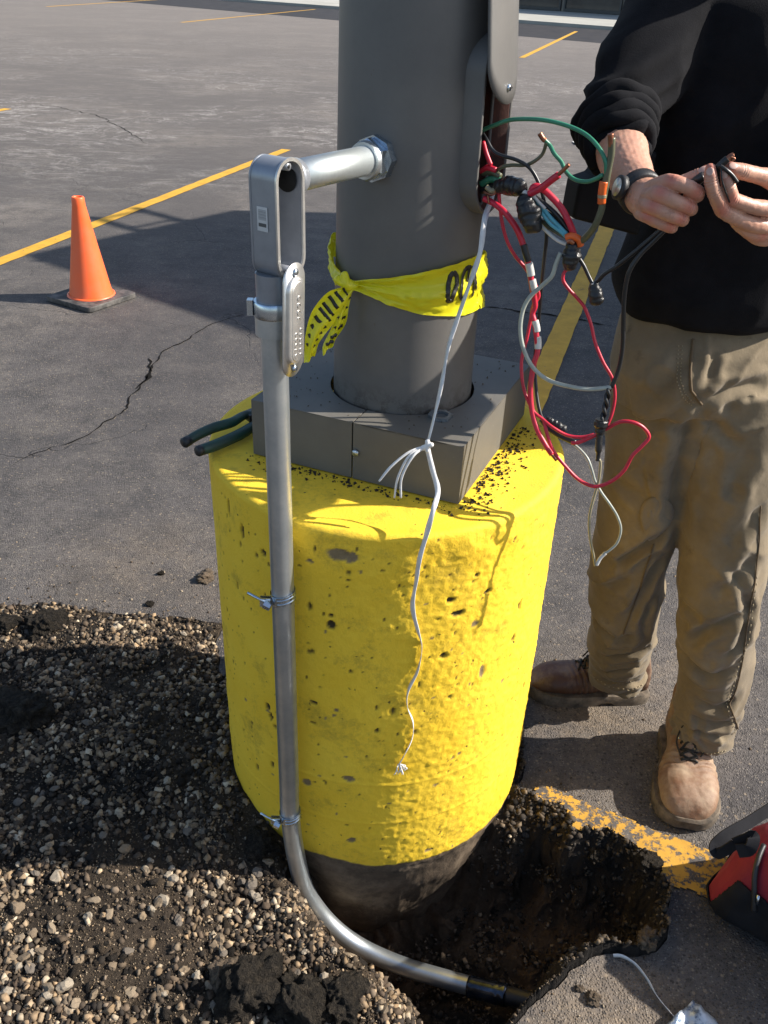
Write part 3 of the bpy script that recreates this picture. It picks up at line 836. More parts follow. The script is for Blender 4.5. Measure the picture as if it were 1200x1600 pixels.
# ================================================================ LIGHT POLE FOUNDATION
CX, CY, CR_, ZT = 0.0, 1.522, 0.337, 0.839
pier = thing('concrete_foundation', 'round yellow painted concrete foundation standing in the dug pit under the grey pole', 'concrete pier', (CX, CY, -0.4))
def build_pier():
    seg = 560
    prof = []
    # (r, z) from the foot to the centre of the top
    foot = [(-0.55, 0.185), (-0.42, 0.225), (-0.30, 0.265), (-0.20, 0.292), (-0.10, 0.312), (-0.03, 0.327), (0.0, 0.3335)]
    zz = np.concatenate([np.arange(-0.55, -0.02, 0.012), np.arange(-0.02, ZT - 0.012, 0.0038)])
    for z in zz:
        if z < 0: r = np.interp(z, [f[0] for f in foot], [f[1] for f in foot])
        else: r = 0.3345 + 0.0025 * min(1, z / 0.1)
        prof.append((r, z, 0))
    rc = 0.012
    for k in range(9):
        an = PI / 2 * k / 8
        prof.append((CR_ - rc + rc * math.cos(an), ZT - rc + rc * math.sin(an), 1))
    for r in np.linspace(CR_ - rc - 0.004, 0.02, 60): prof.append((r, ZT, 2))
    n = len(prof)
    R_ = np.array([p[0] for p in prof])[:, None]; Z_ = np.array([p[1] for p in prof])[:, None]; K_ = np.array([p[2] for p in prof])[:, None] + np.zeros((n, seg))
    A_ = (np.arange(seg) / seg * 2 * PI)[None, :] + np.zeros((n, 1))
    R_ = R_ + np.zeros((n, seg)); Z_ = Z_ + np.zeros((n, seg))
    rng_ = np.random.default_rng(3)
    U = A_ * CR_                                   # arc length
    # roughness: trowelled left, coarse stipple right
    # angle measured from +X ; camera side is -90deg
    side = ss((np.cos(A_ - math.radians(-40)) - 0.05) / 0.95)
    s_ang = vfbm(U, Z_, 7, 3, 2) * 0.0022
    st = vfbm(U, Z_, 110, 3, 4) * 0.0034 * (0.20 + 1.0 * side) + (np.abs(vfbm(U, Z_, 120, 2, 8))) * 0.0040 * side
    forms = 0
    d = s_ang + st
    # lump below the rim on the right front
    d = d + 0.006 * np.exp(-(((A_ - 2 * PI - math.radians(-58)) / 0.30) ** 2 + ((Z_ - 0.80) / 0.03) ** 2)) * (0.5 + vfbm(U, Z_, 28, 3, 6) * 2)
    # form lines near the foot
    for zf in (0.148, 0.60, 0.25):
        d = d + 0.0016 * np.exp(-((Z_ - zf - 0.010 * np.sin(A_ * 1.0 + zf * 9)) / 0.0028) ** 2) * (zf < 0.5)
    pit = np.zeros_like(d); chip = np.zeros_like(d)
    nb = 420
    for i in range(nb):
        an = rng_.uniform(math.radians(185), math.radians(355)); z = rng_.uniform(0.03, 0.83)
        rad = rng_.choice([0.0015, 0.0020, 0.0028, 0.0042], p=[0.5, 0.32, 0.14, 0.04])
        ex = rng_.choice([1.0, 1.0, 2.2])
        du = (A_ - an) * CR_; dz = (Z_ - z) / ex
        m_ = np.exp(-((du ** 2 + dz ** 2) / rad ** 2) ** 2.6)
        d -= m_ * rad * 1.1; pit = np.maximum(pit, m_)
    def spot(px, py, ru, rz, kind, dep=0.002, ns=0.5):
        nonlocal d, pit, chip
        q = cyl(px, py, CR_); an = math.atan2(q.y - CY, q.x - CX) % (2 * PI)
        du = (A_ - an) * CR_ / ru; dz = (Z_ - q.z) / rz
        rr = np.sqrt(du ** 2 + dz ** 2) + ns * 2.2 * vfbm(U, Z_, 55, 3, 12)
        m_ = ss((1.05 - rr) / 0.18)
        d -= m_ * dep
        if kind == 'chip': chip = np.maximum(chip, m_)
        else: pit = np.maximum(pit, m_)
    for _ in range(34): spot(rng_.uniform(370, 800), rng_.uniform(860, 1325), rng_.uniform(0.002, 0.006), rng_.uniform(0.002, 0.004), 'chip', 0.001, 0.8)
    for a_ in [(532, 860, 0.022, 0.014), (548, 864, 0.014, 0.014), (543, 1216, 0.013, 0.008), (753, 1050, 0.006, 0.016), (550, 1313, 0.01, 0.008), (480, 1222, 0.01, 0.01), (742, 975, 0.008, 0.008), (670, 1330, 0.008, 0.006), (484, 872, 0.006, 0.004)]: spot(*a_, 'chip')
    for a_ in [(517, 977, 0.007, 0.008), (704, 936, 0.0075, 0.006), (715, 958, 0.01, 0.006), (517, 962, 0.004, 0.004), (505, 960, 0.004, 0.004), (693, 1025, 0.008, 0.007), (490, 1098, 0.007, 0.004), (489, 1130, 0.006, 0.003), (357, 792, 0.004, 0.016), (378, 830, 0.005, 0.014), (412, 862, 0.005, 0.006), (371, 915, 0.003, 0.010), (812, 945, 0.003, 0.014), (763, 922, 0.009, 0.005), (590, 1142, 0.004, 0.006), (418, 1105, 0.006, 0.010), (423, 1120, 0.004, 0.010)]: spot(*a_, 'pit', 0.005)
    # horizontal rubbed scar
    d = np.where(K_ >= 2, 0, d)
    Rn = R_ + d * np.where(K_ >= 1, 0.6, 1)
    Zn = Z_ + np.where(K_ >= 2, 0.004 * vfbm(Rn * np.cos(A_), Rn * np.sin(A_), 14, 4, 15) * ss((0.312 - R_) / 0.02), 0) - 0.009 * ss((np.cos(A_ - math.radians(-85)) - 0.5) / 0.5) * ss((R_ - 0.25) / 0.07) * ss((Z_ - 0.62) / 0.2)
    paint = ss((0.018 + 0.022 * vfbm(U, Z_, 14, 4, 31) - Z_) / 0.006)
    foot_l = ss((-Z_) / 0.03)
    Rn = Rn + foot_l * 0.02 * vfbm(U, Z_, 9, 4, 40) - paint * 0.002
    Vx = CX + Rn * np.cos(A_); Vy = CY + Rn * np.sin(A_)
    V = np.stack([Vx, Vy, Zn], -1).reshape(-1, 3)
    id_ = np.arange(n * seg).reshape(n, seg); nx = np.roll(id_, -1, 1)
    q = np.stack([id_[:-1], nx[:-1], nx[1:], id_[1:]], -1).reshape(-1, 4)
    me = bpy.data.meshes.new('pier_body')
    me.vertices.add(len(V)); me.vertices.foreach_set('co', V.ravel())
    me.loops.add(len(q) * 4); me.loops.foreach_set('vertex_index', q.ravel())
    me.polygons.add(len(q)); me.polygons.foreach_set('loop_start', np.arange(len(q)) * 4); me.polygons.foreach_set('loop_total', np.full(len(q), 4))
    me.update(calc_edges=True)
    me.polygons.foreach_set('use_smooth', [True] * len(me.polygons))
    ca = me.color_attributes.new('wear', 'FLOAT_COLOR', 'POINT')
    c = np.stack([pit, chip, paint + 0 * pit, np.ones_like(pit)], -1).reshape(-1, 4)
    ca.data.foreach_set('color', c.ravel())
    return link_me('pier_body', me, M['pier'], pier)
pier_o = build_pier()
pier_bvh = bvh_of(pier_o.data)

# ---------------------------------------------------------------- square base cover
BA = math.radians(-22.5)
bu = Vector((math.cos(BA), math.sin(BA), 0)); bw = Vector((-math.sin(BA), math.cos(BA), 0))
BX, BY = 0.017, 1.533
HB = 0.110; HS = 0.198
cover = thing('base_cover', 'square grey sheet metal base cover around the foot of the pole', 'base cover', (BX, BY, ZT))
Z0c, Z1c = ZT + 0.003, ZT + HB
def cover_half(s, lab):
    """half of a square box lid with a round hole; s=-1 left half, +1 right half (along bu)"""
    o = Vector((BX, BY, 0))
    t = 0.003
    rh = 0.1325
    _off = Vector((0.025 - BX, 1.520 - BY, 0)); offx, offy = _off.dot(bu), _off.dot(bw)
    g = 0.0012
    # top: polygon strip between square outline and half circle
    N = 40
    an = [(-PI / 2 + PI * k / N) if s > 0 else (3 * PI / 2 - PI * k / N) for k in range(N + 1)]
    mb = MB()
    def pt(x, y, z): return o + bu * x + bw * y + Vector((0, 0, z))
    inn = []; out = []; _ends = (0, N)
    cxh = (0.027 - BX)
    for q in an:
        ci, si = math.cos(q), math.sin(q)
        x, y = rh * ci + offx, rh * si + offy
        if s > 0: x = max(x, g)
        else: x = min(x, -g)
        if len(inn) in _ends: x = g * s
        inn.append((x, y))
        k = HS / max(abs(ci), abs(si))
        ox, oy = k * ci, k * si
        if s > 0: ox = max(ox, g)
        else: ox = min(ox, -g)
        out.append((ox, oy))
    V = []; Fc = []
    for i in range(N + 1):
        V += [pt(*inn[i], Z1c), pt(*out[i], Z1c)]
    for i in range(N): Fc.append((2 * i, 2 * i + 1, 2 * i + 3, 2 * i + 2))
    mb.add(V, Fc)
    # side skirts (three sides), open where the halves meet
    ol = [(g * s, -HS), (HS * s, -HS), (HS * s, HS), (g * s, HS)]
    V = []; Fc = []
    for z in (Z0c, Z1c):
        for q in ol: V.append(pt(q[0], q[1], z))
    for i in range(3): Fc.append((i, i + 1, 4 + i + 1, 4 + i))
    mb.add(V, Fc)
    ob = mb.link('cover_half', M['box'], cover, smooth=False)
    bm = bmesh.new(); bm.from_mesh(ob.data)
    bmesh.ops.remove_doubles(bm, verts=bm.verts, dist=0.0008)
    bmesh.ops.recalc_face_normals(bm, faces=bm.faces)
    bm.to_mesh(ob.data); bm.free()
    so = ob.modifiers.new('thick', 'SOLIDIFY'); so.thickness = t; so.offset = -1
    bevel_mod(ob, 0.0022, 3, 50)
    return ob
cover_half(-1, ''); cover_half(1, '')
# screw heads on the front and the corner dents
for (px, py) in ((556, 707),):
    q = Vector((BX, BY, 0)) - bw * (HS + 0.001)
    pz = None
    v = ray(px, py); n_ = -bw; t_ = (q - Vector(CC)).dot(n_) / Vector(v).dot(n_)
    c = Vector(CC) + Vector(v) * t_
    MB().add(*tube([c, c - bw * 0.004], 0.0065, 6)).link('screw', M['galv'], cover)

# ---------------------------------------------------------------- the pole
PXc, PYc = 0.025, 1.520
pole = thing('light_pole', 'thick grey steel light pole with a handhole, standing on the yellow foundation', 'light pole', (PXc, PYc, ZT))
def prad(z): return 0.1270 - 0.0055 * min(1.5, max(0, (z - 0.95) / 0.55)) - 0.0035 * max(0, z - 1.77)
HPSI = math.radians(-30); HD = 0.141; HA = 0.047; HZ0, HZ1 = 1.282, 1.525
hn = Vector((math.cos(HPSI), math.sin(HPSI), 0)); ht = Vector((-math.sin(HPSI), math.cos(HPSI), 0))
def build_pole():
    seg = 144
    zs = list(np.arange(ZT + 0.004, 1.0, 0.02)) + list(np.arange(1.0, 2.0, 0.012)) + [2.2, 2.6, 3.2, 4, 5, 6, 7.5]
    V = []; Fc = []
    for z in zs:
        for k in range(seg):
            an = 2 * PI * k / seg
            r = prad(z) + 0.0006 * nz(math.cos(an) * 3, math.sin(an) * 3, z * 4)
            V.append((PXc + r * math.cos(an), PYc + r * math.sin(an), z))
    hc = (HZ0 + HZ1) / 2; hh = (HZ1 - HZ0) / 2 - 0.008
    for i in range(len(zs) - 1):
        for k in range(seg):
            an = 2 * PI * (k + 0.5) / seg; zm = (zs[i] + zs[i + 1]) / 2
            da = (an - HPSI + PI) % (2 * PI) - PI
            lx = math.sin(da) * prad(zm) if abs(da) < 1 else 9
            # stadium test
            yy = abs(zm - hc) - (hh - 0.042)
            rr = math.hypot(lx, max(0, yy))
            if rr < 0.042: continue
            k2 = (k + 1) % seg
            Fc.append((i * seg + k, i * seg + k2, (i + 1) * seg + k2, (i + 1) * seg + k))
    o = link('shaft', V, Fc, M['pole'], pole)
    so = o.modifiers.new('thick', 'SOLIDIFY'); so.thickness = 0.005; so.offset = -1
    so.use_rim = True
    return o
shaft = build_pole()
# raised handhole frame
hcz = (HZ0 + HZ1) / 2
fo = stadium(2 * HA + 0.012, HZ1 - HZ0 + 0.012, 16); fi = stadium(2 * HA, HZ1 - HZ0, 16)
fr = (Vector((PXc, PYc, hcz)), ht, Vector((0, 0, 1)), hn)
hf = MB().add(*ring_prism(fo, fi, fr, 0.105, HD)).link('handhole_frame', M['pole'], pole)
flat_shade(hf); bevel_mod(hf, 0.0015, 2, 40)
hfin = stadium(2 * HA - 0.001, HZ1 - HZ0 - 0.001, 16); hfi2 = stadium(2 * HA - 0.005, HZ1 - HZ0 - 0.005, 16)
lin = MB().add(*ring_prism(hfin, hfi2, fr, 0.06, HD - 0.002)).link('handhole_lining', M['rust'], pole)
# inside back wall
V = []; Fc = []
for i, z in enumerate((1.15, 1.65)):
    for k in range(25):
        an = HPSI + PI * (0.62 + 0.76 * k / 24)
        V.append((PXc + 0.118 * math.cos(an), PYc + 0.118 * math.sin(an), z))
for k in range(24): Fc.append((k, k + 1, 25 + k + 1, 25 + k))
link('inner_wall', V, Fc, M['rust'], pole)
# swung-away cover plate, curved, with screw
pc = thing('handhole_cover', 'oval grey cover plate hanging open above the handhole of the pole', 'cover plate', (0.2, 1.45, 1.5))
_r = Vector(ray(792, 163)); _ax0 = Vector((PXc, PYc, 0))
tip = Vector(CC) + _r * ((0.162 - (Vector(CC) - _ax0).dot(hn)) / _r.dot(hn))
an_ = HPSI + math.radians(2)
cn = Vector((math.cos(an_), math.sin(an_), 0.10)).normalized(); cu = Vector((0.02, 0.01, 1)); cu = (cu - cn * cu.dot(cn)).normalized(); cs = cu.cross(cn) * -1
pl = stadium(0.105, 0.30, 18)
fr2 = (tip + cu * 0.150, cs, cu, cn)
# curved plate from a grid of the stadium outline
V = []; Fc = []
NR_ = 7
for k in range(NR_ + 1):
    s_ = k / NR_
    for x, y in pl:
        xx, yy = x * s_, y * s_ if abs(y) < 1 else y
        V.append(fr2[0] + cs * xx + cu * yy + cn * (-(xx * xx) * 2.6))
npl = len(pl)
for k in range(NR_):
    for i in range(npl):
        j = (i + 1) % npl
        Fc.append((k * npl + i, k * npl + j, (k + 1) * npl + j, (k + 1) * npl + i))
cpl = link('plate', V, Fc, M['pole'], pc)
_bm = bmesh.new(); _bm.from_mesh(cpl.data); bmesh.ops.remove_doubles(_bm, verts=_bm.verts, dist=1e-5); bmesh.ops.recalc_face_normals(_bm, faces=_bm.faces); _bm.to_mesh(cpl.data); _bm.free()
so = cpl.modifiers.new('thick', 'SOLIDIFY'); so.thickness = 0.0035; so.offset = 0
for yy in (0.022, 0.278):
    c = tip + cu * yy
    MB().add(*tube([c, c + cn * 0.005], [0.0055, 0.0045], 12)).link('screw', M['zinc'], pc)
    MB().add(*tube([c + cn * 0.004 + cs * 0.004, c + cn * 0.0062 - cs * 0.004], 0.0012, 6)).link('screw_slot', M['hole'], pc)
# bracket chain inside that the plate hangs from
MB().add(*tube(catmull([tip + cu * 0.27, tip + cu * 0.29 - cn * 0.03, Vector((PXc, PYc, 0)) + hn * 0.12 + Vector((0, 0, 1.75))], 6), 0.002, 6)).link('hanging_strap', M['galv'], pc)

# locknut lying on the base cover
ln = thing('steel_locknut', 'loose ring locknut lying on the base cover by the foot of the pole', 'locknut', onz(688, 648, Z1c))
c = onz(688, 649, Z1c + 0.004)
V = []; Fc = []
n = 48
for k in range(n):
    an = 2 * PI * k / n; nt_ = 0.0022 if (k % 8) in (0, 1) else 0
    for r, z in ((0.0135, -0.0035), (0.0195 + nt_, -0.0035), (0.0195 + nt_, 0.0025), (0.0135, 0.0025)):
        V.append(c + Vector((r * math.cos(an), r * math.sin(an), z)))
for k in range(n):
    k2 = (k + 1) % n
    for j in range(4): Fc.append((k * 4 + j, k * 4 + (j + 1) % 4, k2 * 4 + (j + 1) % 4, k2 * 4 + j))
flat_shade(MB().add(V, Fc).link('ring', M['zinc'], ln))

# ================================================================ CONDUIT
cond = thing('conduit', 'galvanised conduit running up the yellow foundation and bending into the pit', 'conduit', (-0.164, 1.193, -0.3))
cx0, cy0 = -0.164, 1.190
pts = [Vector((cx0, cy0, z)) for z in (1.20, 1.0, 0.8, 0.6, 0.4, 0.25, 0.16)]
pts += [P(462, 1335, 1.185), P(478, 1392, 1.178), P(512, 1440, 1.165), P(560, 1478, 1.145), P(625, 1508, 1.115), P(700, 1531, 1.08), P(745, 1543, 1.06)]
path = catmull(pts, 10)
RC = 0.0190
MB().add(*tube(path, RC, 32)).link('pipe', M['galv'], cond)
cp = catmull([P(733, 1541, 1.064), P(765, 1549, 1.048), P(793, 1556, 1.034)], 8)
blk = simple('wet_black_coupling', (0.03, 0.035, 0.045), 0.18, 0.8, (0.10, 0.12, 0.16), 30)
cpo = MB().add(*tube(cp, [0.0215, 0.0225, 0.0215] + [0.0215] * 8 + [0.0225, 0.0215, 0.0215, 0.0225, 0.0215, 0.0215], 32)).link('coupling', blk, cond)
MB().add(*tube(catmull([P(790, 1555, 1.035), P(840, 1568, 1.01), P(900, 1590, 0.985), P(960, 1640, 0.95)], 8), 0.0180, 24)).link('buried_pipe', M['black_soft'], cond)
# connector into the conduit body
zc = 1.10
def ringz(z0, z1, r0, r1=None, seg=32, mat=M['galv'], name='collar', hexa=False):
    return flat_shade(MB().add(*lathe([(r0, z0), (r1 or r0, z1)], 6 if hexa else seg, (cx0, cy0, 0))).link(name, mat, cond))
ringz(1.180, 1.246, 0.0228, 0.0235, name='connector_body', mat=M['cast'])
ringz(1.160, 1.186, 0.0262, 0.0262, name='compression_nut', mat=M['galv'])
# shiny strap round the nut, with its ear
flat_shade(MB().add(*lathe([(0.0270, 1.186), (0.0283, 1.188), (0.0283, 1.206), (0.0270, 1.208)], 32, (cx0, cy0, 0))).link('strap', M['zinc'], cond))
MB().add(*box((cx0 - 0.031, cy0 - 0.006, 1.199), 0.008, 0.012, 0.022)).link('strap_ear', M['zinc'], cond, smooth=False)

# conduit body (housing with an open oval side)
BETA = math.radians(56)
wv_ = Vector((math.cos(BETA), math.sin(BETA), 0)); ev_ = Vector((math.sin(BETA), -math.cos(BETA), 0)); uz = Vector((0, 0, 1))
BWD, BDP, BHT = 0.053, 0.046, 0.152
topz = 1.394
bcn = Vector((cx0 + 0.007, cy0 + 0.006, topz - BHT / 2))
so_ = stadium(BWD, BHT, 14); si_ = stadium(BWD - 0.007, BHT - 0.007, 14)
# bottom of the housing is squarer than the top
def squarer(pl_, h_, w__):
    out = []
    for x, y in pl_:
        if y < -h_ / 2 + w__ / 2:
            dy = y + h_ / 2 - w__ / 2
            q = max(abs(x), abs(dy)); L = math.hypot(x, dy)
            k = 1 + 0.12 * (1 - abs(abs(x) - abs(dy)) / (L + 1e-9)) if L > 0 else 1
            out.append((x * min(k, (w__ / 2) / (abs(x) + 1e-9)), -h_ / 2 + w__ / 2 + max(dy * k, -w__ / 2)))
        else: out.append((x, y))
    return out
so_ = squarer(so_, BHT, BWD); si_ = squarer(si_, BHT - 0.007, BWD - 0.007)
frb = (bcn, wv_, uz, ev_)
mbh = MB().add(*ring_prism(so_, si_, frb, -BDP / 2 + 0.004, BDP / 2))
mbh.add(*prism(so_, frb, -BDP / 2, -BDP / 2 + 0.004))
hb_ = mbh.link('conduit_body', M['cast'], cond); flat_shade(hb_, 40); bevel_mod(hb_, 0.0016, 2, 40)
# lip and the dark mouth of the hub in the side
lip = MB().add(*ring_prism(stadium(BWD + 0.003, BHT + 0.003, 14), stadium(BWD - 0.006, BHT - 0.006, 14), frb, BDP / 2 + 0.0002, BDP / 2 + 0.003)).link('gasket_lip', M['plate'], cond)
flat_shade(lip)
hubc = bcn + uz * (BHT / 2 - 0.030) + wv_ * (BWD / 2 - 0.0025)
MB().add(*tube([hubc - wv_ * 0.0025, hubc - wv_ * 0.0030], 0.0175, 24)).link('hub_opening', M['hole'], cond)
# mounting lugs with screw holes top and bottom of the opening
for s_ in (1, -1):
    c = bcn + uz * s_ * (BHT / 2 - 0.010) + ev_ * (BDP / 2 - 0.010)
    MB().add(*tube([c - ev_ * 0.02, c + ev_ * 0.010], 0.0052, 16)).link('screw_lug', M['cast'], cond)
    MB().add(*tube([c + ev_ * 0.0101, c + ev_ * 0.0106], 0.0024, 12)).link('screw_hole', M['hole'], cond)
# barcode sticker on the front narrow face
stc = bcn - wv_ * (BWD / 2 + 0.0006) + uz * 0.002
def quad(c, ex, ey, w__, h__, nrm, mat, nm, par, th=0.0004):
    V, Fc = prism([(-w__ / 2, -h__ / 2), (w__ / 2, -h__ / 2), (w__ / 2, h__ / 2), (-w__ / 2, h__ / 2)], (c, ex, ey, nrm), 0, th)
    return MB().add(V, Fc).link(nm, mat, par, smooth=False)
stk = quad(stc, ev_, uz, 0.018, 0.031, -wv_, M['sticker'], 'barcode_sticker', cond)
inkmb = MB()
for k in range(11):
    inkmb.add(*prism([(-0.0065, 0), (0.0065, 0), (0.0065, 0.0006 + 0.0003 * (k % 3)), (-0.0065, 0.0006 + 0.0003 * (k % 3))], (stc + uz * (-0.001 + k * 0.0012) - wv_ * 0.0004, ev_, uz, -wv_), 0, 0.0002))
inkmb.link('barcode', M['ink_mid'], stk, smooth=False)
quad(stc - uz * 0.0075 - wv_ * 0.0004, ev_, uz, 0.013, 0.0045, -wv_, M['ink'], 'print', stk, 0.0002)
# nipple through to the pole
n0 = bcn + uz * (BHT / 2 - 0.030) + wv_ * (BWD / 2 - 0.001)
hit = cyl(588, 247, prad(1.36), PXc, PYc)
n1 = Vector((hit.x, hit.y, hit.z))
nd_ = (n1 - n0); nd_.z *= 1; nd_.normalize()
MB().add(*tube([n0, n1 + nd_ * 0.012], 0.0208, 32)).link('nipple', M['galv_pipe'], cond)
MB().add(*tube([n0, n0 + nd_ * 0.018], [0.0250, 0.0232], 32)).link('hub', M['cast'], cond)
# hex locknuts at the pole
def hexnut(c0, c1, r, rot=0.2):
    V, Fc = tube([c0, c0.lerp(c1, 0.15), c0.lerp(c1, 0.85), c1], [r * 0.93, r, r, r * 0.93], 6)
    return V, Fc
Lp = (n1 - n0).length
flat_shade(MB().add(*hexnut(n0 + nd_ * (Lp - 0.030), n0 + nd_ * (Lp - 0.012), 0.0305)).link('hex_nut', M['zinc'], cond), 20)
flat_shade(MB().add(*tube([n0 + nd_ * (Lp - 0.012), n0 + nd_ * (Lp + 0.004)], [0.0335, 0.0335], 8)).link('locknut', M['zinc'], cond), 20)
flat_shade(MB().add(*tube([n0 + nd_ * (Lp - 0.037), n0 + nd_ * (Lp - 0.030)], [0.026, 0.028], 24)).link('sealing_ring', M['galv'], cond), 20)

# hanging cover of the conduit body
cv = thing('conduit_cover', 'oval bare aluminium cover hanging by one screw from the open conduit body', 'cover', P(459, 500, 1.14))
an_ = BETA - math.radians(90 - 12)
ce = (ev_ * 1.0 + wv_ * 0.10).normalized()
cw = Vector((-ce.y, ce.x, 0)) 
if cw.dot(wv_) < 0: cw = -cw
cup = (uz + cw * 0.05).normalized()
cc = P(459.5, 502, 1.165)
fr3 = (cc, cw, cup, ce)
CW_, CH_ = 0.050, 0.158
MB().add(*prism(stadium(CW_, CH_, 16), fr3, -0.0022, 0.0)).link('flange', M['plate'], cv)
# raised centre with rounded shoulders
def dome(w0, h0, lifts):
    V = []; Fc = []
    rings = []
    for ins_, d_ in lifts:
        rings.append([fr3[0] + cw * x + cup * y + ce * d_ for x, y in stadium(w0 - 2 * ins_, h0 - 2 * ins_, 16)])
    n_ = len(rings[0])
    for r_ in rings: V += r_
    for k in range(len(rings) - 1):
        for i in range(n_):
            j = (i + 1) % n_
            Fc.append((k * n_ + i, k * n_ + j, (k + 1) * n_ + j, (k + 1) * n_ + i))
    Fc.append(tuple((len(rings) - 1) * n_ + i for i in range(n_)))
    return V, Fc
MB().add(*dome(CW_ - 0.010, CH_ - 0.034, [(0, 0), (0.001, 0.0035), (0.003, 0.0055), (0.006, 0.0062)])).link('raised_panel', M['plate'], cv)
MB().add(*dome(CW_ - 0.022, CH_ - 0.046, [(0, 0.0062), (0.001, 0.0072), (0.002, 0.0074)])).link('inner_panel', M['plate'], cv)
for s_ in (1, -1):
    c = cc + cup * s_ * (CH_ / 2 - 0.012)
    MB().add(*tube([c, c + ce * 0.003, c + ce * 0.0045], [0.0055, 0.005, 0.003], 16)).link('screw', M['zinc'], cv)
# illegible raised casting marks
def emboss(c, txt_rows, h__, par):
    r_ = random.Random(3)
    mb = MB()
    for i in range(txt_rows):
        p_ = c - cup * i * h__ * 1.15
        a_ = r_.uniform(-0.5, 0.5)
        pth = [p_ + cw * (h__ * 0.42 * math.cos(t_)) + cup * (h__ * 0.40 * math.sin(t_)) for t_ in [k * 0.8 + a_ for k in range(r_.choice([5, 6, 7]))]]
        mb.add(*tube(pth, h__ * 0.065, 6))
    mb.link('cast_lettering', M['plate'], par)
emboss(cc + ce * 0.0078 + cup * 0.033, 4, 0.0085, cv)
emboss(cc + ce * 0.0078 - cup * 0.012 + cw * 0.0055, 6, 0.0062, cv)
emboss(cc + ce * 0.0078 - cup * 0.016 - cw * 0.0055, 5, 0.0066, cv)
# the screw it hangs from
hp = bcn + ev_ * (BDP / 2 + 0.002) - uz * (BHT / 2 - 0.010)
MB().add(*tube([hp - ev_ * 0.006, cc + cup * (CH_ / 2 - 0.012) + ce * 0.002], 0.002, 8)).link('hanging_screw', M['zinc'], cv)

# minerallac straps
for i, (px, py, lab) in enumerate(((441, 930, 'zinc pipe strap holding the conduit halfway up the yellow foundation'), (452, 1272, 'zinc pipe strap holding the conduit just above the pit'))):
    z = 0.0
    lo, hi = -0.2, 1.3
    for _ in range(40):
        mz = (lo + hi) / 2
        q = np.array([cx0, cy0, mz]) - CC; py_ = 800 + F * (q @ CD) / (q @ fwd)
        if py_ > py: lo = mz
        else: hi = mz
    z = mz
    st_ = thing('pipe_strap', lab, 'pipe strap', (cx0, cy0, z))
    V = []; Fc = []
    n = 40; tilt = 0.18
    for k in range(n + 1):
        an = math.radians(200) + math.radians(330) * k / n
        for r, dz in ((RC + 0.0012, -0.009), (RC + 0.0030, -0.009), (RC + 0.0030, 0.009), (RC + 0.0012, 0.009)):
            x, y = r * math.cos(an), r * math.sin(an)
            V.append(Vector((cx0 + x, cy0 + y, z + dz + tilt * x)))
    for k in range(n):
        for j in range(4): Fc.append((k * 4 + j, k * 4 + (j + 1) % 4, k * 4 + 4 + (j + 1) % 4, k * 4 + 4 + j))
    flat_shade(MB().add(V, Fc).link('band', M['zinc'], st_))
    # ribs on the band
    for dz in (-0.004, 0.004):
        pth = [Vector((cx0 + (RC + 0.0032) * math.cos(t_), cy0 + (RC + 0.0032) * math.sin(t_), z + dz + tilt * (RC + 0.003) * math.cos(t_))) for t_ in np.linspace(math.radians(-110), math.radians(-10), 14)]
        MB().add(*tube(pth, 0.0011, 6)).link('rib', M['zinc'], st_)
    e0 = Vector((cx0 - RC - 0.001, cy0 - 0.010, z - 0.004)); 
    for s_, nm in ((0.0, 'ear'), (0.007, 'ear')):
        MB().add(*box(e0 + Vector((-0.008, -0.004 + s_, -0.002)), 0.018, 0.002, 0.017)).link(nm, M['zinc'], st_, smooth=False)
    b0 = e0 + Vector((-0.008, -0.018, -0.003)); b1 = e0 + Vector((-0.012, 0.022, 0.004))
    bd = Vector((-0.85, 0.25, 0.30)).normalized()
    MB().add(*tube([e0 + Vector((0.0, -0.008, -0.002)), e0 + Vector((0.0, -0.008, -0.002)) + bd * 0.042], 0.0026, 10)).link('bolt', M['zinc'], st_)
    c = e0 + Vector((-0.004, -0.012, -0.003))
    flat_shade(MB().add(*tube([c - bd * 0.006, c + bd * 0.006], 0.0066, 6)).link('bolt_head', M['zinc'], st_), 20)

# ================================================================ CAUTION TAPE ROUND THE POLE
ct = thing('barrier_tape', 'yellow barrier tape with black lettering tied round the pole', 'barrier tape', (PXc, PYc, 1.1))
# the band: angles measured round the pole; camera side = -90deg. knot at px (548,444)
kp = cyl(548, 443, prad(1.13) + 0.006, PXc, PYc)
ka = math.atan2(kp.y - PYc, kp.x - PXc)
def bandpt(px, pyt, pyb):
    t_ = cyl(px, pyt, prad(1.1) + 0.004, PXc, PYc); b_ = cyl(px, pyb, prad(1.1) + 0.004, PXc, PYc)
    return t_, b_
cols = [(552, 439, 447), (570, 436, 455), (590, 434, 466), (610, 432, 476), (630, 429, 484), (650, 426, 490), (668, 421, 493), (690, 416, 494), (710, 411, 494), (725, 406, 492), (738, 402, 487), (746, 399, 480)]
NVb = 26
V = []; Fc = []
allc = [bandpt(*c) for c in cols]
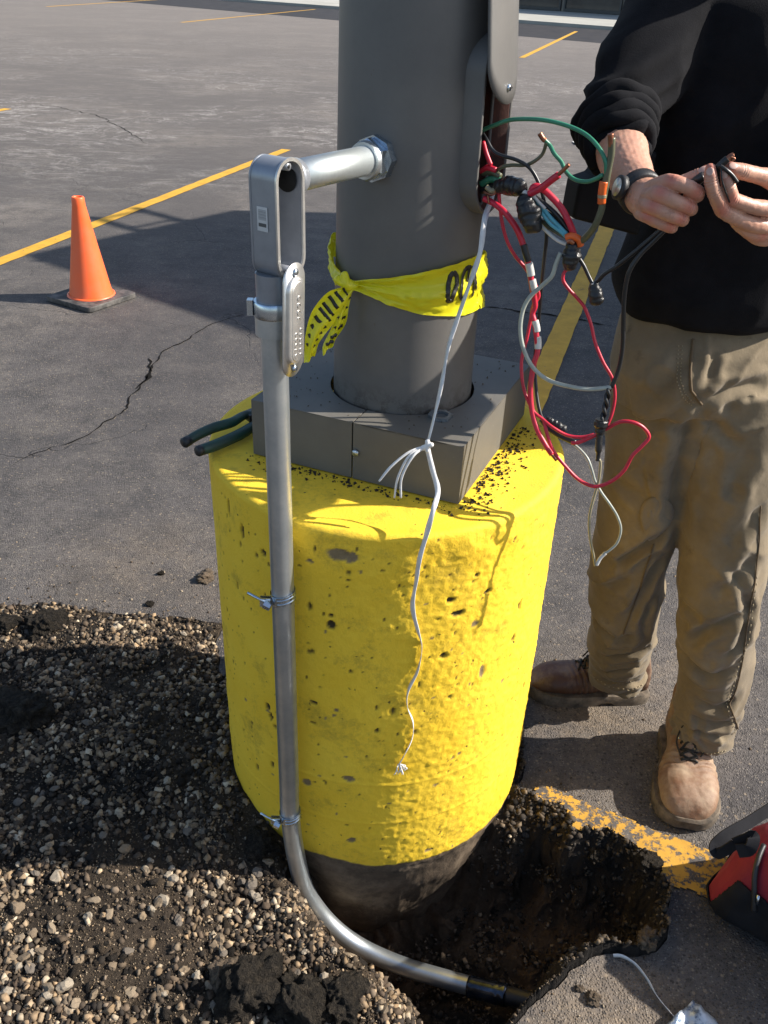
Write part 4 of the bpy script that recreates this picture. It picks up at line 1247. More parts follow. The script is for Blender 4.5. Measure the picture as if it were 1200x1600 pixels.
# continue round the back and down the left to the knot
lt, lb = allc[-1]
aL = math.atan2(lt.y - PYc, lt.x - PXc)
a_end = ka - 2 * PI + 2 * PI
nb_ = 30
for k in range(1, nb_ + 1):
    an = aL + (ka + 2 * PI - 0.05 - aL) * k / nb_
    u = k / nb_
    zt_ = lt.z * (1 - u) + (1.215) * u if u < 0.8 else None
    # top/bottom heights along the way
    zt_ = np.interp(u, [0, 0.45, 0.8, 0.92, 1], [lt.z, 1.17, 1.215, 1.185, kp.z + 0.01])
    zb_ = np.interp(u, [0, 0.45, 0.8, 0.92, 1], [lb.z, 1.10, 1.175, 1.145, kp.z - 0.01])
    r = prad(1.1) + 0.004
    allc.append((Vector((PXc + r * math.cos(an), PYc + r * math.sin(an), zt_)), Vector((PXc + r * math.cos(an), PYc + r * math.sin(an), zb_))))
fine = []
for i in range(len(allc) - 1):
    for k in range(4):
        t = k / 4; fine.append((allc[i][0].lerp(allc[i + 1][0], t), allc[i][1].lerp(allc[i + 1][1], t)))
fine.append(allc[-1])
for i, (t_, b_) in enumerate(fine):
    hgt = (t_ - b_).length
    for j in range(NVb):
        v_ = j / (NVb - 1)
        p_ = t_.lerp(b_, v_)
        rad_ = Vector((p_.x - PXc, p_.y - PYc, 0)).normalized()
        fan = math.exp(-i / 18)
        fold = 0.0030 * abs(nz(v_ * 7 + i * 0.05, i * 0.30, 5)) * 2 + 0.002 * nz(v_ * 22, i * 0.6, 9) + 0.006 * fan * math.sin(v_ * 13 + 1) + 0.006 * nz(v_ * 3.5, i * 0.05, 2) * (0.3 + fan) + 0.0035 * math.sin(v_ * 9 + i * 0.09)
        p_ = p_ + rad_ * max(-0.001, fold + 0.002)
        V.append(p_)
for i in range(len(fine) - 1):
    for j in range(NVb - 1):
        k = i * NVb + j; Fc.append((k, k + 1, k + NVb + 1, k + NVb))
bnd = link('band', V, Fc, M['film'], ct)
band_bvh = BVHTree.FromPolygons([Vector(v) for v in V], Fc)
# knot
kme = remesh([capsule_chain([kp + Vector((-0.020, -0.004, 0.006)), kp + Vector((0, -0.010, 0)), kp + Vector((0.014, -0.006, 0.001))], [0.008, 0.0095, 0.006]),
              capsule_chain([kp + Vector((-0.010, -0.008, 0.016)), kp + Vector((-0.004, -0.014, 0)), kp + Vector((-0.012, -0.006, -0.014))], [0.006, 0.007, 0.006])], 0.0016, 1)
displace(kme, lambda c, n_: 0.0016 * nz(c.x * 120, c.y * 120, c.z * 50))
link_me('knot', kme, M['film'], ct)
def ribbon(ctr, wid, wob=0.004, seed=0, nv=10):
    """ctr: list of (left point, right point)"""
    A = catmull([c[0] for c in ctr], 8); B_ = catmull([c[1] for c in ctr], 8)
    V = []; Fc = []
    for i, (a_, b_) in enumerate(zip(A, B_)):
        for j in range(nv):
            t = j / (nv - 1)
            p_ = a_.lerp(b_, t)
            p_ = p_ + Vector((0.3, -1, 0)) * wob * math.sin(t * 8 + seed + i * 0.12) + Vector((0, -1, 0)) * wob * nz(t * 3, i * 0.2, seed)
            V.append(p_)
    for i in range(len(A) - 1):
        for j in range(nv - 1):
            k = i * nv + j; Fc.append((k, k + 1, k + nv + 1, k + nv))
    return V, Fc
YT = kp.y - 0.012
r1 = ribbon([(P(544, 445, YT), P(554, 450, YT)), (P(512, 455, YT - .015), P(538, 478, YT - .015)), (P(488, 485, YT - .03), P(520, 510, YT - .02)), (P(478, 525, YT - .035), P(500, 535, YT - .03)), (P(476, 568, YT - .035), P(492, 556, YT - .03))], 0, 0.005, 1)
r2 = ribbon([(P(546, 448, YT), P(553, 449, YT)), (P(530, 480, YT - .006), P(546, 478, YT + .0)), (P(518, 515, YT - .01), P(540, 505, YT - .0)), (P(505, 540, YT - .015), P(524, 528, YT - .006)), (P(504, 555, YT - .02), P(520, 540, YT - .01))], 0, 0.004, 3)
for k, r_ in enumerate((r1, r2)):
    tl = link('loose_tail', r_[0], r_[1], M['film'], ct)
    tb = BVHTree.FromPolygons([Vector(v) for v in r_[0]], r_[1])
    # black lettering seen foreshortened: slanted bars
    mb = MB()
    for q in range(9 if k == 0 else 6):
        u = (q + 1.2) / (10.5 if k == 0 else 7.5)
        nn = len(r_[0]) // 10
        i0 = int(u * (nn - 3)) 
        j0, j1 = (2, 7) if k == 0 else (2, 8)
        a_ = Vector(r_[0][i0 * 10 + j0]); b_ = Vector(r_[0][(i0 + 1) * 10 + j1])
        pth = [a_.lerp(b_, t / 5) + Vector((0, -0.0012, 0)) for t in range(6)]
        nrm_ = Vector((0, -1, 0))
        hits = []
        for p_ in pth:
            h_, hn_, _, _ = tb.find_nearest(p_)
            hits.append(h_ + (hn_ if hn_.y < 0 else -hn_) * 0.0009)
        mb.add(*tube(hits, 0.0034, 6, flat=0.12, up=(0, -1, 0)))
    mb.link('black_print', M['film_ink'], tl)
# lettering on the band (letters of the print as they show: rounded O, D and the edge of N)
def letter(strokes, wpx=8):
    mb = MB()
    for st in strokes:
        pts_ = []
        for i in range(len(st) - 1):
            for k in range(6):
                t = k / 6; pts_.append((st[i][0] * (1 - t) + st[i + 1][0] * t, st[i][1] * (1 - t) + st[i + 1][1] * t))
        pts_.append(st[-1])
        hits = []
        for px, py in pts_:
            h_, hn_, _, _ = band_bvh.ray_cast(Vector(CC), Vector(ray(px, py)), 10)
            if h_ is not None:
                hn_ = hn_ if hn_.dot(Vector(ray(px, py))) < 0 else -hn_
                hits.append(h_ + hn_ * 0.0011)
        if len(hits) > 2:
            up = (Vector((hits[0].x - PXc, hits[0].y - PYc, 0))).normalized()
            mb.add(*tube(hits, 0.0041, 8, flat=0.10, up=up))
    return mb
def lp(l): return [(680 + x / 12, 380 + y / 12) for x, y in l]
letter([lp([(340, 530), (400, 620), (405, 780), (340, 960), (300, 1090), (235, 1080), (235, 900), (245, 760), (275, 620), (340, 530)])]).link('letter', M['film_ink'], bnd)
letter([lp([(470, 1010), (500, 830), (510, 620), (560, 480), (640, 440), (620, 620), (600, 720)]), lp([(470, 1010), (520, 1040), (560, 960)])]).link('letter', M['film_ink'], bnd)
letter([lp([(690, 990), (720, 850), (735, 600), (730, 420)]), lp([(700, 420), (745, 600), (770, 840)])]).link('letter', M['film_ink'], bnd)

# ================================================================ WHITE PULL TAPE
def flat_tape(pts, w_=0.0055, twist=0.0, seed=0, mat=M['white'], n=10):
    path = catmull(pts, n)
    V = []; Fc = []
    N = len(path)
    for i, p_ in enumerate(path):
        t = (path[min(i + 1, N - 1)] - path[max(0, i - 1)]).normalized()
        s0 = t.cross(Vector((0, -1, 0.2))).normalized(); s1 = t.cross(s0)
        an = twist * i / N + 0.9 * nz(i * 0.06, seed)
        s = s0 * math.cos(an) + s1 * math.sin(an); nn = t.cross(s)
        ww = w_ * (1 + 0.25 * nz(i * 0.15, seed + 5))
        V += [p_ + s * ww + nn * 0.0005, p_ - s * ww + nn * 0.0005, p_ - s * ww - nn * 0.0005, p_ + s * ww - nn * 0.0005]
    for i in range(N - 1):
        for j in range(4): Fc.append((i * 4 + j, i * 4 + (j + 1) % 4, i * 4 + 4 + (j + 1) % 4, i * 4 + 4 + j))
    Fc += [(3, 2, 1, 0), ((N - 1) * 4, (N - 1) * 4 + 1, (N - 1) * 4 + 2, (N - 1) * 4 + 3)]
    return V, Fc
ptp = thing('pull_tape', 'long white woven pull tape hanging from the handhole down over the yellow foundation', 'pull tape', P(668, 695, 1.26))
up_pts = [P(775, 285, 1.47), P(766, 315, 1.435), P(757, 345, 1.385), P(750, 395, 1.365), P(735, 440, 1.36), (P(714, 500, 1.345)), P(700, 545, 1.33), P(690, 600, 1.30), P(680, 645, 1.275), P(667, 697, 1.245)]
MB().add(*flat_tape(up_pts, 0.0042, 1.4, 1)).link('upper_length', M['white'], ptp)
low = [P(667, 697, 1.245), P(676, 735, 1.235), P(684, 768, 1.215), P(676, 800, 1.19)]
low += stick([(664, 840), (655, 870), (649, 905), (643, 945), (652, 980), (658, 1010), (652, 1045), (637, 1075), (635, 1100), (645, 1125), (643, 1150), (632, 1175), (623, 1190)], pier_bvh, 0.006)
MB().add(*flat_tape(low, 0.0042, 2.0, 4)).link('lower_length', M['white'], ptp)
for i_, pp in enumerate(([P(667, 697, 1.245), P(640, 706, 1.235), P(612, 728, 1.225), P(592, 752, 1.22)], [P(667, 697, 1.245), P(640, 712, 1.232), P(622, 745, 1.225), P(616, 778, 1.215)], [P(667, 697, 1.245), P(646, 712, 1.23), P(628, 745, 1.222), P(626, 778, 1.212)])):
    MB().add(*flat_tape(pp, 0.0020, 1.0, 8 + i_)).link('loose_end', M['white'], ptp)
km = remesh([capsule_chain([P(661, 700, 1.243), P(674, 695, 1.240)], [0.0045, 0.004]), capsule_chain([P(668, 690, 1.243), P(668, 704, 1.24)], [0.004, 0.004])], 0.0009, 1)
link_me('knot', km, M['white'], ptp)
fr_ = stick([(623, 1190)], pier_bvh, 0.006)[0]
for k in range(13):
    a0 = fr_ + Vector((rnd.uniform(-.002, .002), 0, 0)); dd = Vector((rnd.uniform(-0.3, 1.0), -0.25, rnd.uniform(-1.0, 0.25))).normalized()
    b_ = a0 + dd * rnd.uniform(0.008, 0.020); c_ = b_ + Vector((rnd.uniform(-.006, .008), -.002, rnd.uniform(-.012, .002)))
    MB().add(*tube(catmull([a0, b_, c_], 5), [0.0011] * 8 + [0.0007] * 3, 5)).link('frayed_strand', M['white'], ptp)

# ================================================================ WIRES
wb = thing('wire_bundle', 'tangle of red, green, grey and black wires hanging out of the handhole', 'wires', P(780, 300, 1.42))
def wire(pts, r, mat, label=None, seg=10, name='wire', n=9):
    pth = catmull([P(*p) for p in pts], n)
    o = MB().add(*tube(pth, r, seg)).link(name, M[mat], wb)
    if label: o['label'] = label
    return o
Yw = 1.40
wire([(748, 206, 1.44), (772, 196, 1.42), (800, 187, 1.40), (845, 187, 1.37), (885, 196, 1.35), (915, 210, 1.33), (935, 230, 1.31), (946, 252, 1.30), (947, 275, 1.30)], 0.0030, 'green', 'long green wire arching from the handhole')
wire([(956, 215, 1.30), (955, 240, 1.30), (951, 262, 1.30), (946, 290, 1.30), (942, 315, 1.30), (939, 330, 1.30), (930, 352, 1.305), (918, 368, 1.32), (902, 382, 1.335)], 0.0050, 'olive', 'thick dark green wire standing up with a bare copper end')
wire([(954, 209, 1.298), (954.5, 222, 1.299), (955, 232, 1.30)], 0.0042, 'copper', 'bare copper end', name='copper_end')
wire([(943.5, 284, 1.298), (941, 300, 1.298), (940, 318, 1.298)], 0.0060, 'orange', 'orange tape mark', name='tape_mark')
wire([(941, 304, 1.298), (940.6, 309, 1.298)], 0.0064, 'tan_wire', 'pale gap in the orange tape', name='tape_mark')
wire([(850, 218, 1.37), (859, 227, 1.37), (866, 240, 1.36), (877, 253, 1.355), (884, 268, 1.345), (897, 280, 1.335), (915, 284, 1.32), (930, 280, 1.31), (942, 273, 1.302)], 0.0030, 'green', 'short looped green wire')
wire([(843, 208, 1.372), (848, 216, 1.371), (852, 220, 1.37)], 0.0036, 'copper', 'bare copper end', name='copper_end')
wire([(854, 222, 1.37), (848, 240, 1.375), (835, 252, 1.38), (820, 258, 1.39), (800, 258, 1.40), (782, 262, 1.41), (770, 275, 1.43)], 0.0027, 'olive', 'thin grey-green wire')
wire([(752, 205, 1.44), (760, 218, 1.42), (770, 235, 1.41), (783, 243, 1.40), (805, 249, 1.39), (825, 260, 1.38), (838, 278, 1.375), (848, 305, 1.37), (852, 335, 1.37), (854, 370, 1.375), (850, 410, 1.38), (846, 450, 1.385), (842, 500, 1.39), (836, 560, 1.385), (838, 610, 1.36), (844, 645, 1.34), (852, 662, 1.335)], 0.0028, 'black_wire', 'black wire looping from the handhole')
wire([(827, 303, 1.36), (845, 294, 1.35), (862, 281, 1.34), (873, 273, 1.335)], 0.0052, 'red', 'stiff red stub')
wire([(870, 275, 1.336), (880, 266, 1.33), (889, 257, 1.325)], 0.0030, 'copper', 'bare copper end', name='copper_end')
wire([(828, 305, 1.365), (834, 292, 1.365), (846, 294, 1.362), (862, 308, 1.355), (877, 325, 1.348), (888, 345, 1.34), (895, 362, 1.337), (898, 378, 1.335)], 0.0050, 'red', 'thick red wire arching between two splices')
wire([(756, 310, 1.41), (772, 318, 1.40), (790, 333, 1.385), (806, 355, 1.375), (816, 378, 1.37), (824, 405, 1.365), (829, 432, 1.362), (834, 462, 1.36)], 0.0048, 'red', 'thick red wire hanging to the left')
wire([(818, 382, 1.368), (822, 397, 1.365), (825.5, 408, 1.364)], 0.0052, 'black_wire', 'black band on the red wire', name='tape_mark')
wire([(826, 411, 1.363), (828.5, 422, 1.362), (830, 431, 1.361)], 0.0060, 'white_wire', 'white tape flag', name='tape_mark')
wire([(831.5, 437, 1.361), (833, 445, 1.36), (834.5, 453, 1.36)], 0.0058, 'white_wire', 'white tape flag', name='tape_mark')
wire([(834, 460, 1.36), (836, 478, 1.36), (832, 490, 1.36), (835, 503, 1.355), (838, 522, 1.35), (840, 548, 1.345), (834, 570, 1.34), (829, 605, 1.33), (831, 640, 1.32), (839, 670, 1.305), (852, 695, 1.29), (862, 710, 1.285)], 0.0044, 'red', 'long red wire with white tape bands')
wire([(836, 501, 1.3545), (838.5, 512, 1.352), (839, 518, 1.351)], 0.0056, 'white_wire', 'white tape flag', name='tape_mark')
wire([(840, 526, 1.35), (840.6, 536, 1.348), (840.6, 545, 1.346)], 0.0056, 'white_wire', 'white tape flag', name='tape_mark')
wire([(861, 709, 1.285), (866, 715, 1.284), (869, 719, 1.284)], 0.0026, 'copper', 'cut copper end', name='copper_end')
wire([(752, 268, 1.43), (762, 262, 1.42), (775, 266, 1.41)], 0.0044, 'red'); wire([(755, 222, 1.43), (760, 240, 1.42), (767, 258, 1.415)], 0.0035, 'red')
wire([(779, 290, 1.405), (781, 320, 1.40), (785, 350, 1.395), (793, 378, 1.39), (805, 400, 1.385), (820, 418, 1.38), (834, 440, 1.375), (842, 462, 1.372), (833, 478, 1.37), (829, 500, 1.37), (823, 530, 1.365), (815, 565, 1.355), (818, 605, 1.34), (832, 640, 1.32), (848, 655, 1.31), (864, 668, 1.30), (886, 680, 1.295), (908, 683, 1.29), (928, 679, 1.288)], 0.0027, 'red', 'thin red wire')
wire([(850, 657, 1.31), (854, 675, 1.30), (864, 703, 1.29), (882, 727, 1.28), (905, 750, 1.27), (930, 760, 1.262), (955, 752, 1.257), (975, 735, 1.255), (988, 712, 1.255), (1003, 697, 1.256), (1014, 683, 1.258), (1006, 669, 1.26), (990, 660, 1.262), (970, 659, 1.267), (951, 668, 1.275), (930, 680, 1.28), (905, 691, 1.285), (893, 692, 1.29)], 0.0030, 'red', 'red loop in front of the khaki trousers')
wire([(892, 418, 1.335), (882, 425, 1.335), (880, 438, 1.333), (889, 452, 1.33), (902, 466, 1.327), (913, 480, 1.323), (923, 505, 1.318), (930, 535, 1.312), (942, 565, 1.302), (956, 590, 1.295), (961, 615, 1.29), (958, 640, 1.285), (951, 660, 1.28), (944, 670, 1.277)], 0.0026, 'red', 'thin red pigtail under the lower splice')
wire([(876, 395, 1.335), (869, 412, 1.335), (862, 432, 1.335), (845, 448, 1.34), (828, 464, 1.34), (817, 485, 1.338), (813, 515, 1.333), (818, 545, 1.327), (832, 573, 1.318), (855, 593, 1.308), (885, 603, 1.30), (920, 608, 1.293), (955, 605, 1.288)], 0.0034, 'gray', 'grey wire in a wide loop')
wire([(1042, 350, 1.275), (1010, 378, 1.285), (990, 395, 1.29), (965, 415, 1.30), (945, 428, 1.31), (934, 440, 1.318)], 0.0030, 'black_wire', 'black wire from the hand to the small splice')
wire([(1048, 350, 1.275), (1020, 378, 1.282), (1000, 398, 1.285), (983, 425, 1.285), (976, 460, 1.287), (974, 500, 1.288), (973, 540, 1.289), (967, 575, 1.29), (956, 605, 1.288)], 0.0034, 'black_wire', 'black wire from the hand down past the trousers')
wire([(902, 400, 1.335), (912, 415, 1.33), (920, 432, 1.325), (926, 444, 1.32)], 0.0030, 'black_wire')
wire([(835, 310, 1.362), (848, 325, 1.357), (862, 342, 1.35), (875, 355, 1.345), (886, 366, 1.34)], 0.0030, 'teal', 'pale blue wire between the splices')
wire([(832, 314, 1.36), (848, 335, 1.354), (860, 350, 1.348), (876, 362, 1.342), (884, 370, 1.34)], 0.0027, 'teal')
wire([(836, 308, 1.37), (855, 322, 1.362), (872, 338, 1.352), (890, 362, 1.345)], 0.0036, 'black_wire')
wire([(838, 322, 1.372), (858, 335, 1.362), (878, 352, 1.352), (892, 368, 1.345)], 0.0036, 'black_wire')
wire([(834, 306, 1.358), (842, 316, 1.356), (852, 326, 1.354)], 0.0024, 'white_wire')
wire([(843, 350, 1.36), (858, 365, 1.352), (872, 376, 1.344), (886, 382, 1.338)], 0.0028, 'white_wire')
wire([(846, 345, 1.368), (862, 358, 1.358), (880, 368, 1.345), (890, 372, 1.34)], 0.0032, 'olive')
wire([(752, 288, 1.43), (768, 280, 1.42), (785, 284, 1.405)], 0.0055, 'green', 'dark green wire entering the first splice')
wire([(752, 298, 1.43), (770, 292, 1.42), (788, 296, 1.405)], 0.0055, 'black_wire')
wire([(754, 270, 1.43), (768, 268, 1.42), (782, 276, 1.41)], 0.0050, 'olive')
wire([(760, 292, 1.405), (768, 298, 1.40), (776, 294, 1.40)], 0.0040, 'tan_wire'); wire([(762, 305, 1.40), (764, 318, 1.398)], 0.0016, 'copper', name='copper_strand')
wire([(756, 300, 1.41), (768, 304, 1.40), (775, 300, 1.40)], 0.0022, 'copper', name='copper_strand')
# twisted black pair down to the fuse holder
for ph in (0, PI):
    pp = catmull([P(952, 606, 1.288), P(948, 625, 1.285), P(944, 645, 1.282), P(939, 662, 1.278)], 14)
    pp = [p_ + Vector((math.cos(i * 0.30 + ph), math.sin(i * 0.30 + ph), 0)) * 0.0026 for i, p_ in enumerate(pp)]
    MB().add(*tube(pp, 0.0026, 8)).link('wire', M['black_wire'], wb)
fh = [P(940, 655, 1.279), P(938, 672, 1.276), P(936, 690, 1.273), P(934, 720, 1.268)]
fp = catmull(fh, 10); nfp = len(fp)
def frad(t): return 0.0095 if t < 0.04 else (0.0112 if t < 0.22 else (0.0098 if t < 0.26 else (0.0085 if t < 0.42 else (0.0060 if t < 0.46 else (0.0055 if t < 0.85 else 0.0035)))))
flat_shade(MB().add(*tube(fp, frad, 20)).link('fuse_holder', M['tape_black'], wb, label='black in-line fuse holder'))
wire([(934, 716, 1.268), (938, 722, 1.267), (937, 740, 1.265), (934, 757, 1.263), (926, 785, 1.258), (921, 810, 1.254), (922, 840, 1.25), (927, 865, 1.247), (930, 884, 1.245)], 0.0022, 'tan_wire', 'thin pale wire hanging lowest')
wire([(852, 666, 1.33), (875, 681, 1.32), (900, 697, 1.30), (917, 715, 1.285), (925, 735, 1.275), (930, 752, 1.268), (940, 770, 1.262), (953, 788, 1.257), (965, 808, 1.253), (970, 828, 1.251), (964, 848, 1.25), (952, 860, 1.248), (942, 866, 1.247)], 0.0022, 'gray', 'thin grey wire crossing behind the loop')
wire([(946, 864, 1.248), (938, 872, 1.247), (932, 883, 1.245)], 0.0032, 'white_wire', 'white wire end', name='wire')
wire([(846, 655, 1.335), (856, 668, 1.33), (872, 679, 1.32), (888, 687, 1.31), (899, 692, 1.30)], 0.0048, 'black_wire', 'black taped lead')
def blob(name, a_, b_, r, sq, seed, label):
    A, B_ = P(*a_), P(*b_)
    me = remesh([capsule_chain([A, A.lerp(B_, 0.5), B_], [r * 0.75, r, r * sq])], 0.0016, 1)
    displace(me, lambda c, n_: 0.0026 * nz(c.x * 70 + seed, c.y * 70, c.z * 70) + 0.00045 * math.sin((c - A).dot((B_ - A).normalized()) * 700 + 5 * nz(c.x * 40, c.y * 40, seed)))
    return link_me(name, me, M['tape_black'], wb, label=label)
blob('taped_splice', (782, 290, 1.40), (812, 292, 1.375), 0.0150, 0.85, 1, 'large taped splice at the mouth of the handhole')
blob('taped_splice', (822, 318, 1.36), (832, 350, 1.35), 0.0185, 0.8, 2, 'round taped splice hanging under the first')
blob('taped_splice', (894, 388, 1.335), (891, 412, 1.33), 0.0150, 0.75, 3, 'taped splice in the middle of the wires')
blob('taped_splice', (928, 448, 1.32), (932, 466, 1.318), 0.0115, 1.0, 4, 'small taped splice near the trouser waist')
blob('taped_lump', (858, 656, 1.332), (880, 670, 1.325), 0.0070, 1.1, 5, 'black taped lump on the lower lead')
wire([(884, 372, 1.332), (893, 369, 1.330), (904, 374, 1.329), (907, 384, 1.33)], 0.0055, 'orange', 'orange wrap on the splice', name='tape_mark')
wire([(886, 378, 1.329), (891, 376, 1.328), (896, 380, 1.328)], 0.0040, 'copper', name='copper_strand')
wire([(926, 442, 1.318), (930, 450, 1.316)], 0.0030, 'white_wire', name='tape_mark')
wire([(814, 296, 1.372), (822, 303, 1.366), (825, 309, 1.362)], 0.0042, 'white_wire', 'white frayed tape end', name='tape_mark')

# ================================================================ PERSON
person = thing('person', 'standing man in a black hoodie and worn khaki trousers holding wires in both hands', 'person', (0.66, 1.58, 0.0))
# --- trousers
hipC = Vector((0.645, 1.575, 0.99))
def leg(pts, rad): return capsule_chain(pts, rad, 10, 40)
TXC = P(978, 400, 1.65).x + 0.185 - 0.66
legN = [(P(1155, 600, 1.615), 0.108), (P(1150, 700, 1.60), 0.102), (P(1135, 800, 1.575), 0.093), (P(1128, 880, 1.55), 0.087), (P(1122, 960, 1.53), 0.083), (P(1115, 1050, 1.525), 0.078), (P(1101, 1120, 1.52), 0.076), (P(1096, 1148, 1.515), 0.073)]
legF = [(P(1045, 600, 1.630), 0.108), (P(1025, 690, 1.64), 0.103), (P(1006, 790, 1.64), 0.092), (P(982, 870, 1.65), 0.087), (P(978, 940, 1.66), 0.081), (P(970, 1010, 1.70), 0.078), (P(962, 1056, 1.72), 0.072)]
def leg_part(L):
    pth = catmull([l[0] for l in L], 12); n = len(pth)
    rr = [np.interp(i / (n - 1) * (len(L) - 1), range(len(L)), [l[1] for l in L]) for i in range(n)]
    return tube(pth, rr, 48)
pel = []
for z, rx, ry, cx_, cy_ in ((1.14, 0.140, 0.080, 0.655 + TXC, 1.65), (1.06, 0.165, 0.100, 0.650 + TXC, 1.645), (1.02, 0.176, 0.113, 0.650 + TXC, 1.635), (0.97, 0.180, 0.118, 0.648 + TXC, 1.625), (0.90, 0.160, 0.105, 0.645 + TXC, 1.620)):
    pel.append((z, rx, ry, cx_, cy_))
YAW = math.radians(12)
def ell_loft(L, seg=48, yaw=YAW):
    V = []; Fc = []
    for z, rx, ry, cx_, cy_ in L:
        for k in range(seg):
            an = 2 * PI * k / seg
            x, y = rx * math.copysign(abs(math.cos(an)) ** 0.85, math.cos(an)), ry * math.copysign(abs(math.sin(an)) ** 0.85, math.sin(an))
            V.append((cx_ + x * math.cos(yaw) - y * math.sin(yaw), cy_ + x * math.sin(yaw) + y * math.cos(yaw), z))
    for i in range(len(L) - 1):
        for k in range(seg):
            k2 = (k + 1) % seg
            Fc.append((i * seg + k, i * seg + k2, (i + 1) * seg + k2, (i + 1) * seg + k))
    Fc.append(tuple(range(seg))); Fc.append(tuple((len(L) - 1) * seg + k for k in range(seg)))
    return V, Fc
crv = P(1092, 640, 1.53)
tme = remesh([leg_part(legN), leg_part(legF), ell_loft(pel)], 0.0048, 5)
aN = (legN[-1][0], legN[3][0]); aF = (legF[-1][0], legF[3][0])
def seg_d(p, a_, b_):
    t = max(0, min(1, (p - a_).dot(b_ - a_) / (b_ - a_).length_squared)); return (p - a_.lerp(b_, t)).length
def ridge(v):
    return 1 - abs(v) * 2.4
def trouser_fold(c, n_):
    near = seg_d(c, *aN) < seg_d(c, *aF)
    base = legN[-1][0] if near else legF[-1][0]
    hgt = c.z - base.z
    sd_ = 3.1 if near else 9.7
    wx = 0.09 * nz(c.x * 8, c.y * 8, c.z * 6 + sd_) + 0.03 * nz(c.x * 22, c.y * 22, c.z * 16 + sd_)
    slant = (0.75 if near else -0.45) * (c.x - base.x) + 0.5 * (c.y - base.y)
    ph = (hgt + slant + wx) / 0.055
    saw = ph - math.floor(ph)
    crest = (saw / 0.7) ** 1.3 if saw < 0.7 else (1 - (saw - 0.7) / 0.3)
    amp = 0.012 * math.exp(-((hgt - 0.04) / 0.07) ** 2) * max(0.15, 0.75 + 1.3 * nz(c.x * 9, c.y * 9, sd_ + c.z * 3))
    d = amp * (crest - 0.45)
    v2 = nz(c.x * 6 - c.z * 7 + sd_, c.y * 6 + 4, c.z * 4.5 + c.x * 7) + 0.15 * nz(c.x * 18, c.y * 18, c.z * 14 + sd_)
    d += 0.008 * (math.exp(-abs(v2) * 6) - 0.4)
    return d
FOLDS = [  # (surface points, depth, width)
    ([(1062, 1010), (1085, 1042), (1115, 1058), (1150, 1036)], 0.016, 0.013), ([(1052, 1058), (1082, 1090), (1122, 1108), (1152, 1090)], 0.015, 0.011),
    ([(1050, 1092), (1078, 1118), (1118, 1132), (1150, 1124)], 0.012, 0.008), ([(1050, 1116), (1076, 1138), (1112, 1150), (1146, 1146)], 0.011, 0.007),
    ([(1074, 1012), (1100, 990), (1140, 972), (1168, 955)], 0.014, 0.012), ([(1180, 870), (1150, 905), (1110, 935)], 0.010, 0.014), ([(1060, 930), (1080, 960), (1100, 975)], 0.009, 0.011),
    ([(1195, 780), (1160, 830), (1130, 850)], 0.009, 0.016), ([(1090, 640), (1068, 700), (1058, 770), (1052, 830)], 0.016, 0.018), ([(1092, 632), (1130, 612), (1170, 604), (1205, 600)], 0.010, 0.012),
    ([(1094, 640), (1125, 672), (1160, 700)], 0.009, 0.013), ([(1075, 560), (1040, 600), (1000, 628)], 0.007, 0.014), ([(1088, 620), (1050, 650), (1010, 668)], 0.008, 0.013), ([(1120, 545), (1110, 580), (1100, 615)], 0.007, 0.010),
    ([(914, 898), (950, 884), (990, 868), (1022, 846), (1050, 820)], 0.016, 0.010), ([(918, 930), (945, 918), (985, 905)], 0.010, 0.012), ([(1040, 868), (1018, 900), (1000, 940), (975, 975)], 0.012, 0.011),
    ([(925, 955), (945, 985), (968, 1000), (1000, 985)], 0.014, 0.012), ([(912, 1005), (940, 1022), (975, 1024), (1012, 1010)], 0.014, 0.009), ([(908, 1030), (940, 1046), (975, 1046), (1008, 1036)], 0.012, 0.007),
    ([(906, 1046), (935, 1062), (970, 1064), (1004, 1054)], 0.010, 0.006), ([(1020, 930), (1005, 970), (1008, 1000)], 0.010, 0.010), ([(955, 740), (985, 770), (1010, 775)], 0.007, 0.014), ([(1180, 700), (1150, 745), (1140, 790)], 0.008, 0.016),
    ([(1165, 960), (1158, 1000), (1130, 1030)], 0.010, 0.010), ([(1135, 880), (1165, 935), (1172, 960)], 0.008, 0.010)]
def fold_in(me, folds):
    b0 = bvh_of(me)
    n = len(me.vertices)
    co = np.empty(n * 3); me.vertices.foreach_get('co', co); co = co.reshape(-1, 3)
    no = np.empty(n * 3); me.vertex_normals.foreach_get('vector', no); no = no.reshape(-1, 3)
    d = np.zeros(n)
    wob = np.array([0.35 * nz(c[0] * 30, c[1] * 30, c[2] * 30) for c in co])
    for pts_, A_, W_ in folds:
        h_ = stick(pts_, b0, 0)
        if len(h_) < 2: continue
        P_ = np.array([tuple(q) for q in catmull(h_, 5)])
        best = np.full(n, 9.0); tb = np.zeros(n)
        for i in range(len(P_) - 1):
            a_, b_ = P_[i], P_[i + 1]; ab = b_ - a_
            t = np.clip(((co - a_) @ ab) / (ab @ ab + 1e-12), 0, 1)
            q = np.linalg.norm(co - a_ - t[:, None] * ab, axis=1)
            m_ = q < best; best[m_] = q[m_]; tb[m_] = ((i + t) / (len(P_) - 1))[m_]
        taper = np.clip(np.sin(np.pi * np.clip(tb, 0.03, 0.97)) * 1.6, 0, 1)
        u = best / W_ * (1 + wob)
        d += A_ * taper * (-np.exp(-u ** 2) + 0.55 * np.exp(-((u - 1.9) / 0.95) ** 2))
    co += no * np.clip(d, -0.02, 0.014)[:, None]
    me.vertices.foreach_set('co', co.ravel()); me.update()
fold_in(tme, FOLDS)
displace(tme, trouser_fold)
